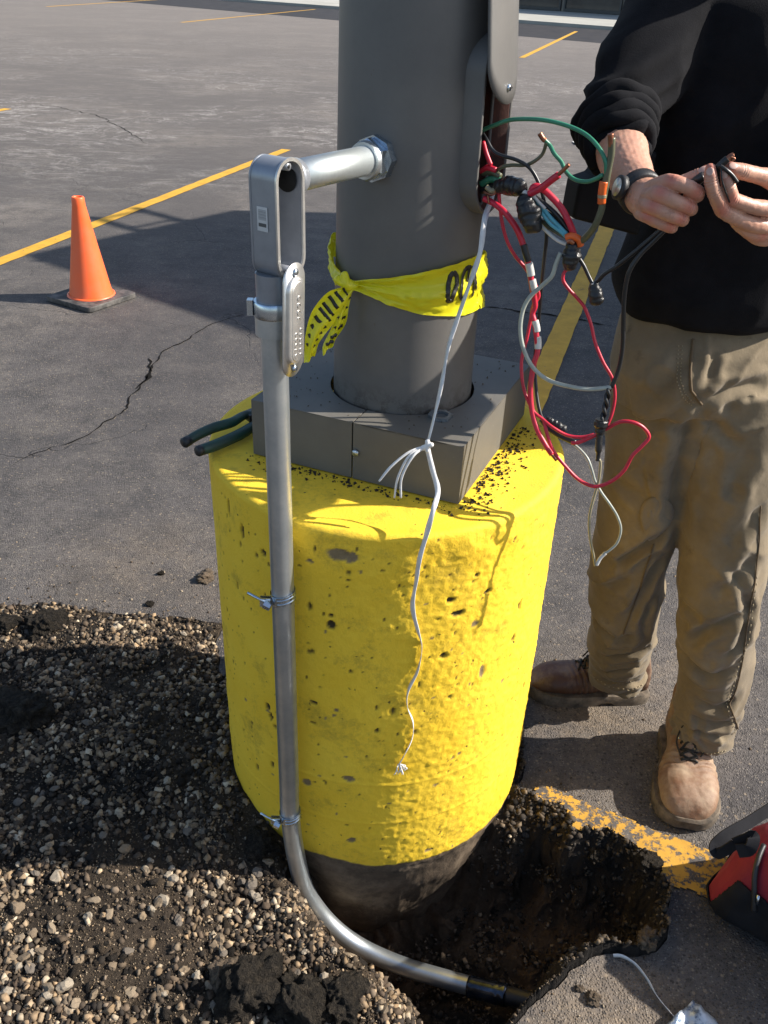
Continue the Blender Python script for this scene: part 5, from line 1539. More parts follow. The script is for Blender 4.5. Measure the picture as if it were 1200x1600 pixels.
# sink the groove between the legs in the front and open the cuffs
trousers = link_me('trousers', tme, M['trousers'], person)
tbv = bvh_of(tme)
def seam(pts, r, mat, nm, off=0.0012, dashed=False):
    pts = [(a_[0] + (b_[0] - a_[0]) * k / 7, a_[1] + (b_[1] - a_[1]) * k / 7) for a_, b_ in zip(pts[:-1], pts[1:]) for k in range(7)] + [pts[-1]]
    h_ = stick(pts, tbv, off + 0.0006)
    if len(h_) < 3: return
    h_ = catmull(h_, 2)
    if not dashed:
        MB().add(*tube(h_, r, 6)).link(nm, mat, trousers)
    else:
        mb = MB()
        L = 0; 
        for i in range(0, len(h_) - 2, 3): mb.add(*tube([h_[i], h_[i + 1]], r, 5))
        mb.link(nm, mat, trousers)
seam([(1188, 790), (1185, 850), (1180, 900), (1172, 950), (1165, 1000), (1158, 1040), (1150, 1075), (1140, 1100), (1150, 1130), (1155, 1150)], 0.0016, M['seam'], 'side_seam')
seam([(1181, 900), (1176, 950), (1170, 1000), (1153, 1040), (1144, 1075), (1135, 1100), (1144, 1130), (1149, 1150)], 0.0012, M['stitch'], 'stitching', 0.002, True)
seam([(1022, 850), (1012, 880), (1002, 910), (992, 940), (983, 965), (974, 990)], 0.0015, M['seam'], 'inner_seam')
seam([(1083, 530), (1080, 560), (1078, 590), (1080, 610), (1088, 620), (1096, 632)], 0.0026, M['seam'], 'fly_seam')
seam([(1066, 540), (1064, 570), (1064, 595), (1070, 615), (1084, 628)], 0.0011, M['stitch'], 'stitching', 0.0015, True)
seam([(1060, 540), (1058, 570), (1059, 598), (1066, 620), (1082, 634)], 0.0011, M['stitch'], 'stitching', 0.0015, True)
seam([(908, 1035), (925, 1055), (950, 1072), (985, 1078), (1008, 1068)], 0.0011, M['stitch'], 'stitching', 0.0015, True)
seam([(1054, 1155), (1080, 1168), (1110, 1178), (1135, 1172)], 0.0011, M['stitch'], 'stitching', 0.0015, True)
# torn knee flap
kf = stick([(998, 806), (1006, 778), (1030, 772), (1050, 782), (1053, 808), (1036, 832), (1012, 852), (1006, 826)], tbv, 0.005)
if len(kf) == 8:
    c = sum(kf, Vector()) / 8
    V = [c + Vector((-.004, -.010, 0))] + [k_.lerp(c, 0.5) + Vector((-.003, -.008 + 0.006 * (i % 2), 0)) for i, k_ in enumerate(kf)] + kf
    Fc = [(0, 1 + i, 1 + (i + 1) % 8) for i in range(8)] + [(1 + i, 9 + i, 9 + (i + 1) % 8, 1 + (i + 1) % 8) for i in range(8)]
    o = link('torn_flap', V, Fc, M['trousers'], trousers)
    s_ = o.modifiers.new('s', 'SUBSURF'); s_.levels = 1; s_.render_levels = 1
    t_ = o.modifiers.new('t', 'SOLIDIFY'); t_.thickness = 0.002
# --- hoodie
def hood_torso():
    return ell_loft([(z_ + 0.035 * (z_ < 1.2), a_, b_, x_ + TXC, 1.65) for z_, a_, b_, x_ in ((1.030, 0.165, 0.112, 0.655), (1.042, 0.188, 0.128, 0.656), (1.08, 0.198, 0.138, 0.657), (1.14, 0.194, 0.134, 0.658), (1.25, 0.190, 0.130, 0.660), (1.40, 0.200, 0.130, 0.664), (1.50, 0.208, 0.125, 0.668), (1.57, 0.19, 0.105, 0.672), (1.62, 0.12, 0.085, 0.676), (1.65, 0.07, 0.07, 0.676))])
shR = Vector((0.495 + TXC, 1.655, 1.56)); shL = Vector((0.86 + TXC, 1.66, 1.56))
elR = P(975, 150, 1.52)
elL = P(1330, 250, 1.47)
slR = capsule_chain([shR, shR.lerp(elR, 0.35), shR.lerp(elR, 0.7), elR], [0.085, 0.080, 0.070, 0.062], 8, 32)
cuffR = capsule_chain([P(960, 190, 1.485), P(966, 212, 1.455)], [0.056, 0.047], 6, 32)
slL = capsule_chain([shL, shL.lerp(elL, 0.5), elL], [0.085, 0.075, 0.062], 8, 32)
slL2 = capsule_chain([elL, P(1275, 300, 1.40)], [0.062, 0.048], 6, 32)
hme = remesh([hood_torso(), slR, cuffR, slL, slL2, capsule_chain([Vector((0.676 + TXC, 1.67, 1.60)), Vector((0.676 + TXC, 1.73, 1.60)), Vector((0.676 + TXC, 1.76, 1.55))], [0.09, 0.10, 0.07], 6, 32)], 0.0075, 5)
elv = (P(962, 190, 1.485))
def hood_fold(c, n_):
    v = nz(c.x * 5 + c.z * 3, c.y * 5, c.z * 4.5 - c.x * 3)
    d = 0.013 * (ridge(v) - 0.5)
    dl = (c - elv).length
    if dl < 0.16:
        d += 0.010 * (1 - dl / 0.16) * math.sin((c.z * 0.9 - c.x * 0.4) * 190 + 3 * nz(c.x * 8, c.y * 8, c.z * 8))
    d += 0.010 * math.exp(-((c.z - 1.08) / 0.05) ** 2) * nz(c.x * 14, c.y * 14, c.z * 6)
    return d
displace(hme, hood_fold)
hoodie = link_me('hoodie', hme, M['hoodie'], person)
hbv = bvh_of(hme)
for k_, (q_, rr_, th_) in enumerate(((P(968, 224, 1.440), 0.0435, 0.012), (P(966, 213, 1.452), 0.0470, 0.013), (P(964, 202, 1.465), 0.0510, 0.013), (P(962, 190, 1.48), 0.055, 0.013))):
    axc = (P(968, 218, 1.445) - P(960, 185, 1.49)).normalized(); e1 = axc.orthogonal().normalized(); e2 = axc.cross(e1)
    pp = [q_ + (e1 * math.cos(t_) + e2 * math.sin(t_)) * rr_ * (1 + 0.07 * nz(math.cos(t_) * 2, math.sin(t_) * 2, k_ * 3)) + axc * 0.010 * nz(math.cos(t_) * 1.5, math.sin(t_) * 1.5, k_ + 9) for t_ in np.linspace(0, 2 * PI, 48)]
    MB().add(*tube(pp, [th_ * (1 + 0.25 * nz(i * 0.3, k_)) for i in range(48)], 12)).link('cuff_roll', M['hoodie'], hoodie)


# --- body: head, neck, arms and hands, one continuous surface
Yh = 1.26
def ch(pts, rad, n=6, seg=18): return capsule_chain([P(*p) for p in pts], rad, n, seg)
wR = P(1003, 302, 1.315); wL = P(1240, 320, 1.315)
hand_r = [
    ch([(1008, 303, 1.300), (1030, 290, 1.265), (1049, 284, 1.243), (1072, 291, 1.236), (1089, 302, 1.240)], [0.0130, 0.0125, 0.0108, 0.0098, 0.0098]),
    ch([(1089, 302, 1.240), (1090, 306, 1.256), (1076, 308, 1.268)], [0.0098, 0.0090, 0.0080]),
    ch([(1004, 312, 1.300), (1018, 306, 1.262), (1031, 304, 1.243), (1056, 315, 1.236), (1077, 324, 1.240)], [0.0130, 0.0120, 0.0108, 0.0098, 0.0096]),
    ch([(1077, 324, 1.240), (1080, 327, 1.256), (1066, 328, 1.268)], [0.0096, 0.0088, 0.0080]),
    ch([(1002, 322, 1.300), (1010, 320, 1.265), (1020, 323, 1.247), (1045, 335, 1.240), (1064, 342, 1.244)], [0.0125, 0.0115, 0.0103, 0.0093, 0.0091]),
    ch([(1064, 342, 1.244), (1066, 344, 1.258), (1054, 344, 1.270)], [0.0091, 0.0085, 0.0078]),
    ch([(1001, 330, 1.305), (1006, 334, 1.272), (1013, 339, 1.256), (1032, 349, 1.250), (1047, 355, 1.254)], [0.0115, 0.0105, 0.0093, 0.0084, 0.0082]),
    ch([(1047, 355, 1.254), (1050, 356, 1.266), (1040, 354, 1.276)], [0.0082, 0.0078, 0.0070]),
    ch([(1012, 300, 1.300), (1045, 294, 1.280), (1072, 284, 1.270), (1092, 274, 1.264), (1104, 267, 1.262)], [0.0140, 0.0135, 0.0108, 0.0096, 0.0078]),
    ch([(1012, 312, 1.292), (1040, 318, 1.270), (1050, 320, 1.268)], [0.026, 0.021, 0.016]),
]
fore_r = [capsule_chain([P(1014, 312, 1.292), P(1003, 303, 1.318), P(985, 276, 1.365), P(972, 240, 1.42), P(966, 208, 1.47)], [0.0260, 0.0272, 0.0330, 0.0385, 0.0370], 8, 28)]
hand_l = [
    ch([(1232, 325, 1.300), (1206, 327, 1.262), (1172, 321, 1.245), (1144, 312, 1.238)], [0.0125, 0.0112, 0.0098, 0.0096]),
    ch([(1144, 312, 1.238), (1138, 290, 1.234), (1133, 270, 1.237)], [0.0096, 0.0086, 0.0070]),
    ch([(1232, 338, 1.305), (1195, 352, 1.268), (1160, 345, 1.250), (1128, 328, 1.240)], [0.0130, 0.0120, 0.0104, 0.0100]),
    ch([(1128, 328, 1.240), (1116, 300, 1.232), (1111, 280, 1.232), (1110, 264, 1.236)], [0.0100, 0.0094, 0.0086, 0.0074]),
    ch([(1232, 350, 1.310), (1190, 366, 1.282), (1162, 356, 1.264), (1146, 338, 1.262)], [0.0125, 0.0112, 0.0100, 0.0094]),
    ch([(1232, 355, 1.315), (1195, 374, 1.300), (1170, 364, 1.286), (1158, 350, 1.282)], [0.0110, 0.0100, 0.0090, 0.0080]),
    ch([(1236, 305, 1.300), (1208, 282, 1.275), (1182, 274, 1.258), (1158, 267, 1.246), (1141, 262, 1.240)], [0.0140, 0.0128, 0.0108, 0.0098, 0.0078]),
    ch([(1238, 322, 1.305), (1208, 340, 1.285), (1185, 345, 1.275)], [0.026, 0.022, 0.016]),
]
fore_l = [capsule_chain([P(1228, 325, 1.298), P(1243, 322, 1.318), P(1270, 305, 1.38), P(1320, 262, 1.46)], [0.0260, 0.0272, 0.0330, 0.0400], 8, 28)]
def hand_mesh(parts, vox):
    me = remesh(parts, vox, 3, 0.5)
    displace(me, lambda c, n_: crease_fn(c) + 0.0011 * nz(c.x * 28, c.y * 28, c.z * 28) + 0.00045 * nz(c.x * 160, c.y * 160, c.z * 160) + 0.0006 * nz(c.x * 55, c.y * 55, c.z * 55))
    return me
CREASE = [((1089, 302, 1.240), (1072, 291, 1.236)), ((1077, 324, 1.240), (1056, 315, 1.236)), ((1064, 342, 1.244), (1045, 335, 1.240)), ((1047, 355, 1.254), (1032, 349, 1.250)),
          ((1144, 312, 1.238), (1172, 321, 1.245)), ((1138, 290, 1.234), (1144, 312, 1.238)), ((1128, 328, 1.240), (1160, 345, 1.250)), ((1116, 300, 1.232), (1128, 328, 1.240)), ((1112, 282, 1.232), (1116, 300, 1.232)), ((1158, 267, 1.246), (1182, 274, 1.258)), ((1092, 274, 1.264), (1072, 284, 1.270))]
CREASE = [(P(*a_), (P(*a_) - P(*b_)).normalized()) for a_, b_ in CREASE]
def crease_fn(c):
    d = 0.0
    for J, ax_ in CREASE:
        r_ = c - J
        if r_.length < 0.0135:
            t = r_.dot(ax_) + 0.0006 * nz(c.x * 300, c.y * 300, c.z * 300)
            for o_, k_ in ((-0.0034, 0.7), (0.0, 1.0), (0.0034, 0.7)):
                d -= 0.0010 * k_ * math.exp(-((t - o_) / 0.0009) ** 2)
            d += 0.0005 * math.exp(-(t / 0.005) ** 2)
    return max(d, -0.0011)
hm1 = hand_mesh(hand_r + fore_r, 0.00110)
hm2 = hand_mesh(hand_l + fore_l, 0.00110)
HC = Vector((0.665 + TXC, 1.625, 1.80))
head = [capsule_chain([Vector((0.676 + TXC, 1.67, 1.52)), Vector((0.674 + TXC, 1.655, 1.66)), Vector((0.670 + TXC, 1.64, 1.72))], [0.062, 0.058, 0.056], 6, 28)]
def ellipsoid(c, rx, ry, rz, n=24):
    V, Fc = lathe([(math.sin(PI * (k + 0.5) / n), -math.cos(PI * (k + 0.5) / n)) for k in range(n)], 32)
    return [Vector((c[0] + v.x * rx, c[1] + v.y * ry, c[2] + v.z * rz)) for v in V], Fc
head += [ellipsoid(HC, 0.076, 0.095, 0.112), ellipsoid(HC + Vector((-0.01, -0.045, -0.055)), 0.052, 0.052, 0.055), ellipsoid(HC + Vector((-0.03, -0.095, -0.012)), 0.012, 0.018, 0.022), ellipsoid(HC + Vector((0.074, 0.0, -0.01)), 0.012, 0.02, 0.03), ellipsoid(HC + Vector((-0.074, 0.02, -0.01)), 0.012, 0.02, 0.03)]
hm3 = remesh(head + [capsule_chain([Vector((0.55 + TXC, 1.655, 1.50)), Vector((0.80 + TXC, 1.66, 1.50))], [0.06, 0.06]), capsule_chain([Vector((0.676 + TXC, 1.66, 1.50)), Vector((0.66 + TXC, 1.65, 1.10))], [0.10, 0.11])] +
             [capsule_chain([Vector(shR) + Vector((0.02, 0, -0.03)), elR, P(966, 205, 1.47)], [0.045, 0.034, 0.030]), capsule_chain([Vector(shL) + Vector((-0.02, 0, -0.03)), elL, P(1300, 280, 1.43)], [0.05, 0.042, 0.038])], 0.006, 3)
bm = bmesh.new(); bm.from_mesh(hm1); bm.from_mesh(hm2); bm.from_mesh(hm3)
bme = bpy.data.meshes.new('body'); bm.to_mesh(bme); bm.free()
bme.polygons.foreach_set('use_smooth', [True] * len(bme.polygons))
body = link_me('body', bme, M['skin'], person)
_kn = [P(*q) for q in ((1049, 280, 1.236), (1031, 300, 1.236), (1020, 321, 1.238), (1012, 338, 1.248), (1089, 300, 1.232), (1077, 322, 1.232), (1064, 341, 1.236), (1048, 354, 1.246), (1104, 266, 1.256), (1110, 264, 1.230), (1132, 268, 1.232), (1141, 262, 1.236), (1128, 328, 1.232), (1144, 312, 1.230), (1190, 366, 1.272), (1170, 364, 1.276), (1206, 327, 1.254))]
_co = np.empty(len(bme.vertices) * 3); bme.vertices.foreach_get('co', _co); _co = _co.reshape(-1, 3)
_fl = np.zeros(len(_co))
for q in _kn: _fl = np.maximum(_fl, np.exp(-(np.linalg.norm(_co - np.array(q), axis=1) / 0.0105) ** 2))
_ca = bme.attributes.new('flush', 'FLOAT', 'POINT'); _ca.data.foreach_set('value', _fl)
# reddish knuckles and fingertips: tint by closeness to the knuckles
# hair cap and face details (out of frame)
hv, hfc = ellipsoid(HC + Vector((0.004, 0.012, 0.016)), 0.082, 0.098, 0.106)
link('hair', hv, hfc, M['hair'], person)
for s_ in (-1, 1):
    MB().add(*ellipsoid(HC + Vector((-0.022 + s_ * 0.032, -0.083, 0.005)), 0.012, 0.010, 0.007, 10)).link('eye', M['sticker'], person)
# fingernails
M['nail'] = simple('fingernail', (0.60, 0.38, 0.31), 0.3)
bbv = bvh_of(bme)
for (px, py), ax_, (l_, w_) in (((1109, 268), (P(1110, 262, 1.23) - P(1111, 280, 1.228)), (0.0060, 0.0048)), ((1132, 273), (P(1132, 266, 1.23) - P(1136, 290, 1.228)), (0.0055, 0.0045)), ((1146, 259), (P(1141, 260, 1.236) - P(1160, 265, 1.243)), (0.0065, 0.0050)), ((1098, 265), (P(1104, 263, 1.256) - P(1092, 272, 1.258)), (0.0062, 0.0048))):
    h_, hn_, _, _ = bbv.ray_cast(Vector(CC), Vector(ray(px, py)), 5)
    if h_ is None: continue
    e1 = (ax_ - hn_ * ax_.dot(hn_)).normalized(); e2 = hn_.cross(e1)
    V, Fc = lathe([(math.cos(t_), math.sin(t_)) for t_ in (0.0, 0.5, 1.0, 1.45)], 18)
    MB().add([h_ + e1 * v.x * l_ + e2 * v.y * w_ + hn_ * (v.z * 0.0010 - 0.0002) for v in V], Fc).link('fingernail', M['nail'], body)
# watch
wt = thing('wristwatch', 'black sports watch on the right wrist of the man', 'watch', P(995, 300, 1.33))
ax = (P(985, 276, 1.365) - P(1014, 312, 1.292)).normalized()
wc = P(1000, 300, 1.322)
def strapring(c, ax, r, hw, th):
    V, Fc = tube([c - ax * hw, c - ax * hw * 0.8, c + ax * hw * 0.8, c + ax * hw], [r, r + th, r + th, r], 36)
    return V, Fc
MB().add(*strapring(wc, ax, 0.0285, 0.010, 0.0028)).link('strap', M['black_soft'], wt)
fc = P(990, 303, 1.306) 
fn = (fc - wc); fn = (fn - ax * fn.dot(ax)).normalized()
fc = wc + fn * 0.0300
MB().add(*tube([fc - fn * 0.002, fc + fn * 0.006, fc + fn * 0.0075], [0.017, 0.017, 0.0145], 24)).link('watch_case', M['black_soft'], wt)
MB().add(*tube([fc + fn * 0.0076, fc + fn * 0.0080], 0.0125, 24)).link('watch_face', M['plate'], wt)
# what the hands hold
hw_ = thing('held_cable', 'stub of black cable with twisted bare copper end held between both hands', 'cable', P(1110, 270, 1.24))
def hwire(pts, r, mat, nm='wire'):
    return MB().add(*tube(catmull([P(*p) for p in pts], 8), r, 12)).link(nm, M[mat], hw_)
hwire([(1076, 292, 1.262), (1090, 282, 1.252), (1100, 275, 1.248)], 0.0068, 'black_wire', 'cable_jacket')
hwire([(1122, 262, 1.238), (1130, 254, 1.236), (1137, 248, 1.235)], 0.0050, 'black_wire', 'cable_jacket')
hwire([(1134, 251, 1.235), (1141, 245, 1.235), (1146, 243, 1.235)], 0.0040, 'copper', 'copper_end')
hwire([(1124, 258, 1.232), (1135, 266, 1.228), (1144, 274, 1.228), (1152, 285, 1.228)], 0.0026, 'black_wire')
hwire([(1127, 262, 1.230), (1128, 280, 1.226), (1134, 300, 1.226), (1140, 316, 1.230)], 0.0012, 'black_wire')
hwire([(1142, 245, 1.232), (1148, 248, 1.232), (1143, 251, 1.232)], 0.0014, 'copper', 'copper_strand')
# --- boots
def boot(heel, toe, yaw_tilt, mat, lacemat, name_lab, sc=1.0, wk=1.0):
    L = (toe - heel); Ln = L.length; d = L.normalized(); s = Vector((-d.y, d.x, 0)); 
    # stations along the length: t, half width, height of the top, centre offset
    st = [(0.00, 0.026, 0.10), (0.03, 0.036, 0.14), (0.12, 0.041, 0.155), (0.25, 0.042, 0.160), (0.36, 0.043, 0.145), (0.46, 0.045, 0.115), (0.58, 0.049, 0.096), (0.70, 0.052, 0.088), (0.82, 0.050, 0.084), (0.90, 0.044, 0.075), (0.96, 0.033, 0.058), (1.0, 0.016, 0.036)]
    V = []; Fc = []; seg = 28
    tt = np.linspace(0, 1, 34)
    for t in tt:
        hw__ = np.interp(t, [a_[0] for a_ in st], [a_[1] for a_ in st]) * sc * (1 + (wk - 1) * float(ss((t - 0.3) / 0.3))); hh_ = np.interp(t, [a_[0] for a_ in st], [a_[2] for a_ in st]) * sc
        c = heel + d * (t * Ln) + s * 0.006 * math.sin(t * 3)
        for k in range(seg):
            an = 2 * PI * k / seg
            cx_, cz_ = math.cos(an), math.sin(an)
            x = hw__ * math.copysign(abs(cx_) ** 0.75, cx_)
            z = 0.022 + (hh_ - 0.022) * (0.5 + 0.5 * math.copysign(abs(cz_) ** 0.8, cz_))
            x *= 1 - 0.42 * max(0, (z - 0.06) / 0.12) if t < 0.5 else 1 - 0.18 * max(0, (z - 0.05) / 0.06)
            V.append(c + s * x + Vector((0, 0, z)))
    n = len(tt)
    for i in range(n - 1):
        for k in range(seg):
            k2 = (k + 1) % seg; Fc.append((i * seg + k, i * seg + k2, (i + 1) * seg + k2, (i + 1) * seg + k))
    Fc.append(tuple(range(seg))[::-1]); Fc.append(tuple((n - 1) * seg + k for k in range(seg)))
    shaft_ = capsule_chain([heel + d * (0.24 * Ln) + Vector((0, 0, 0.10)), heel + d * (0.22 * Ln) + Vector((0, 0, 0.20))], [0.043, 0.045], 5, 28)
    tongue = capsule_chain([heel + d * (0.52 * Ln) + Vector((0, 0, 0.095)), heel + d * (0.40 * Ln) + Vector((0, 0, 0.135)), heel + d * (0.33 * Ln) + Vector((0, 0, 0.175))], [0.016, 0.020, 0.018], 5, 20)
    me = remesh([(V, Fc), shaft_, tongue], 0.0035, 4)
    def fl(c, n_):
        t = (c - heel).dot(d) / Ln
        w_ = 0.0030 * math.exp(-((t - 0.56) / 0.09) ** 2) * math.sin((t * Ln + 0.3 * abs((c - heel).dot(s))) * 420 + 2 * nz(c.x * 20, c.y * 20, 1))
        return w_ + 0.0022 * nz(c.x * 24, c.y * 24, c.z * 24) + 0.0008 * nz(c.x * 80, c.y * 80, c.z * 80)
    displace(me, fl)
    b = link_me('boot', me, mat, person, label=name_lab)
    # sole
    sv_ = []; sf_ = []
    ol = []
    for t in np.linspace(0, 1, 26):
        ol.append((t, np.interp(t, [a_[0] for a_ in st], [a_[1] for a_ in st]) * sc * (1 + (wk - 1) * float(ss((t - 0.3) / 0.3))) * 1.09 + 0.002))
    lft = [heel + d * (t * (Ln + 0.010) - 0.005) + s * (w_ + 0.000) + s * 0.006 * math.sin(t * 3) for t, w_ in ol]; rgt = [heel + d * (t * (Ln + 0.010) - 0.005) - s * w_ + s * 0.006 * math.sin(t * 3) for t, w_ in ol]
    loop = lft + rgt[::-1]; m_ = len(loop)
    for z, k in ((0.0, 0.985), (0.012, 1.0), (0.026, 1.0), (0.032, 0.97)):
        cc_ = sum(loop, Vector()) / m_
        for p_ in loop:
            q = cc_ + (p_ - cc_) * k; t = (p_ - heel).dot(d) / Ln
            zz = z + (0.006 * max(0, (t - 0.75) / 0.25) ** 2 if z < 0.02 else 0.004 * max(0, (t - .75) / .25)) 
            if z == 0.0 and 0.30 < t < 0.42: zz = 0.010
            sv_.append(Vector((q.x, q.y, zz)))
    for i in range(3):
        for k in range(m_):
            k2 = (k + 1) % m_; sf_.append((i * m_ + k, i * m_ + k2, (i + 1) * m_ + k2, (i + 1) * m_ + k))
    sf_.append(tuple(range(m_))[::-1]); sf_.append(tuple(3 * m_ + k for k in range(m_)))
    flat_shade(MB().add(sv_, sf_).link('sole', M['sole'], b))
    bb = bvh_of(me)
    # laces crossing the tongue
    for k in range(5):
        t = 0.40 + 0.042 * k
        for dr in (-1, 1):
            p0 = heel + d * (t * Ln) + s * 0.017 * dr + Vector((0, 0, 0.3)); p1 = heel + d * ((t + 0.045) * Ln) - s * 0.019 * dr + Vector((0, 0, 0.3))
            pp = []
            for q in range(9):
                o_ = p0.lerp(p1, q / 8); h_, hn_, _, _ = bb.ray_cast(o_, Vector((0, 0, -1)), 1)
                if h_ is not None: pp.append(h_ + Vector((0, 0, 0.0025)))
            if len(pp) > 3: MB().add(*tube(pp, 0.0029, 6)).link('lace', lacemat, b)
    # bow ends
    p0 = heel + d * (0.40 * Ln) + Vector((0, 0, 0.142))
    for sgn, ln_ in ((1, 0.035), (-1, 0.03)):
        pp = catmull([p0, p0 + s * sgn * 0.02 + d * 0.01 + Vector((0, 0, 0.008)), p0 + s * sgn * ln_ + d * 0.03 + Vector((0, 0, -0.022)), p0 + s * sgn * (ln_ - 0.01) + d * 0.05 + Vector((0, 0, -0.040))], 6)
        out = []
        for q in pp:
            h_, hn_, _, _ = bb.ray_cast(q + Vector((0, 0, 0.2)), Vector((0, 0, -1)), 1)
            out.append(Vector((q.x, q.y, max(q.z, h_.z + 0.0025))) if h_ is not None else q)
        MB().add(*tube(out, 0.0020, 6)).link('lace', lacemat, b)
    # welt stitching
    for p_ in ((0.44, 1), (0.44, -1), (0.38, 1), (0.38, -1)):
        o_ = heel + d * (p_[0] * Ln) + s * 0.022 * p_[1] + Vector((0, 0, 0.3)); h_, hn_, _, _ = bb.ray_cast(o_, Vector((0, 0, -1)), 1)
        if h_ is not None: MB().add(*tube([h_ - hn_ * 0.001, h_ + hn_ * 0.002], [0.004, 0.003], 10)).link('eyelet', M['zinc'], b)
    return b
toeN = onz(1070, 1297); toeN.z = 0; heelN = Vector((toeN.x + 0.052, toeN.y + 0.290, 0))
boot(heelN, toeN, 0, M['boot_tan'], M['lace'], 'dusty tan leather boot', 1.0, 1.30)
toeF = onz(826, 1090); toeF.z = 0; heelF = onz(1008, 1092); heelF.z = 0; heelF.y += 0.02; toeF.y += 0.03
boot(heelF, toeF, 0, M['boot_brown'], M['lace'], 'dark brown leather boot', 0.98)

# black tool case behind the elbow
tc = thing('tool_case', 'black hard tool case with a metal clip hanging behind the elbow of the man', 'tool case', P(935, 290, 1.62))
V, Fc = prism([(-0.055, -0.055), (0.070, -0.085), (0.070, 0.050), (-0.018, 0.050), (-0.024, 0.012), (-0.055, 0.002)], (P(944, 282, 1.55), Vector((0.97, 0.2, 0)).normalized(), Vector((0.05, 0, 1)).normalized(), Vector((0.2, -0.97, 0)).normalized()), -0.03, 0.03)
bevel_mod(MB().add(V, Fc).link('case', M['case_black'], tc, smooth=False), 0.006, 3)
MB().add(*tube([P(925, 246, 1.59), P(929, 222, 1.59)], 0.006, 8, flat=0.3)).link('clip', M['zinc'], tc)

# ================================================================ TRAFFIC CONE
cone = thing('traffic_cone', 'orange traffic cone with black rubber base on the asphalt beside the yellow line', 'traffic cone', (-1.66, 4.76, 0))
cc0 = Vector((-1.655, 4.745, 0))
prof = [(0.118, 0.030), (0.116, 0.040), (0.110, 0.060), (0.072, 0.28), (0.034, 0.505), (0.033, 0.540), (0.0300, 0.546), (0.0235, 0.547), (0.0215, 0.54), (0.022, 0.46)]
MB().add(*lathe(prof, 64, cc0, cap=False)).link('cone_shell', M['cone'], cone)
ra = math.radians(8)
Rb = Matrix.Rotation(math.radians(-31), 3, 'Z')
sq = []
for cx_, cy_, a0 in ((1, 1, 0), (-1, 1, 90), (-1, -1, 180), (1, -1, 270)):
    for k in range(6):
        an = math.radians(a0 + 90 * k / 5); sq.append((cx_ * 0.148 + 0.024 * math.cos(an), cy_ * 0.148 + 0.024 * math.sin(an)))
cb = MB().add(*prism(sq, (cc0, Rb @ Vector((1, 0, 0)), Rb @ Vector((0, 1, 0)), Vector((0, 0, 1))), 0.002, 0.030)).link('cone_base', M['cone_base'], cone, smooth=False)
bevel_mod(cb, 0.004, 2)
MB().add(*lathe([(0.128, 0.0295), (0.126, 0.036), (0.1185, 0.038)], 48, cc0, cap=False)).link('collar', M['cone'], cone)

# ================================================================ PLIERS
plr = thing('pliers', 'pliers with dark green dipped handles lying on the left rim of the yellow foundation', 'pliers', (-0.30, 1.46, ZT))
zp = ZT + 0.016
h1 = [onz(410, 652, zp + .012), onz(385, 648, zp + .012), onz(362, 660, zp + .012), onz(335, 668, zp + .010), onz(312, 678, zp + .008), onz(293, 689, zp + .004)]
h2 = [onz(420, 660, zp + .0), onz(400, 664, zp + .0), onz(376, 678, zp + .0), onz(350, 690, zp), onz(330, 698, zp + .0), onz(315, 703, zp - .0)]
MB().add(*capsule_chain(h1, [0.006, 0.008, 0.0095, 0.0098, 0.0095, 0.0090], 8, 18)).link('handle', M['plier_green'], plr)
MB().add(*capsule_chain(h2, [0.008, 0.0095, 0.0105, 0.0105, 0.0105, 0.0100], 8, 18)).link('handle', M['plier_green'], plr)
for h_ in (h1, h2):
    dd = (h_[-1] - h_[-2]).normalized()
    MB().add(*tube([h_[-1] - dd * 0.004, h_[-1] + dd * 0.008, h_[-1] + dd * 0.0108], [0.0100, 0.0102, 0.0080], 16)).link('grip_end', M['black_soft'], plr)
jx = (onz(445, 625, zp) - onz(380, 648, zp)).normalized(); js = Vector((-jx.y, jx.x, 0))
jc = onz(398, 644, zp + 0.012)
V, Fc = prism([(-0.022, -0.012), (0.016, -0.016), (0.06, -0.010), (0.062, 0.004), (0.016, 0.014), (-0.018, 0.013)], (jc, jx, js, Vector((0, 0, 1))), -0.012, 0.004)
bevel_mod(MB().add(V, Fc).link('jaw', M['plier_steel'], plr, smooth=False), 0.002, 2)
MB().add(*tube([jc + Vector((0, 0, 0.003)), jc + Vector((0, 0, 0.008))], [0.0075, 0.006], 16)).link('pivot', M['tape_black'], plr)

# ================================================================ TOOL BAG
bag = thing('tool_bag', 'red and black canvas tool bag standing on the asphalt at the right edge', 'tool bag', (0.86, 1.12, 0))
BGX = Vector((0.72, -0.69, 0)).normalized()      # long axis
BGY = Vector((0.69, 0.72, 0)).normalized()
BC = Vector((0.648, 1.115, 0)) + BGY * 0.118
def bag_loft():
    V = []; Fc = []
    seg = 56
    secs = []
    for t in np.linspace(0, 0.46, 26):
        # half-depth at the bottom / top, height
        e_ = min(1, t / 0.05); e2 = e_ ** 0.5
        hd = 0.115 * (0.55 + 0.45 * e2)
        top = 0.150 + 0.155 * min(1, t / 0.20) ** 0.8
        secs.append((t, hd, top))
    for t, hd, top in secs:
        for k in range(seg):
            an = 2 * PI * k / seg; cx_, cz_ = math.cos(an), math.sin(an)
            y = hd * math.copysign(abs(cx_) ** 0.6, cx_); z = top * (0.5 + 0.5 * math.copysign(abs(cz_) ** 0.62, cz_))
            y *= 1 - 0.45 * (z / 0.27) ** 1.5
            xo = 0.05 * (z / 0.27)
            V.append(BC + BGX * (t + xo * (1 if t < 0.2 else 0.6)) + BGY * (y + 0.0) + Vector((0, 0, z + 0.002)))
    n = len(secs)
    for i in range(n - 1):
        for k in range(seg):
            k2 = (k + 1) % seg; Fc.append((i * seg + k, i * seg + k2, (i + 1) * seg + k2, (i + 1) * seg + k))
    Fc.append(tuple(range(seg))[::-1]); Fc.append(tuple((n - 1) * seg + k for k in range(seg)))
    return V, Fc
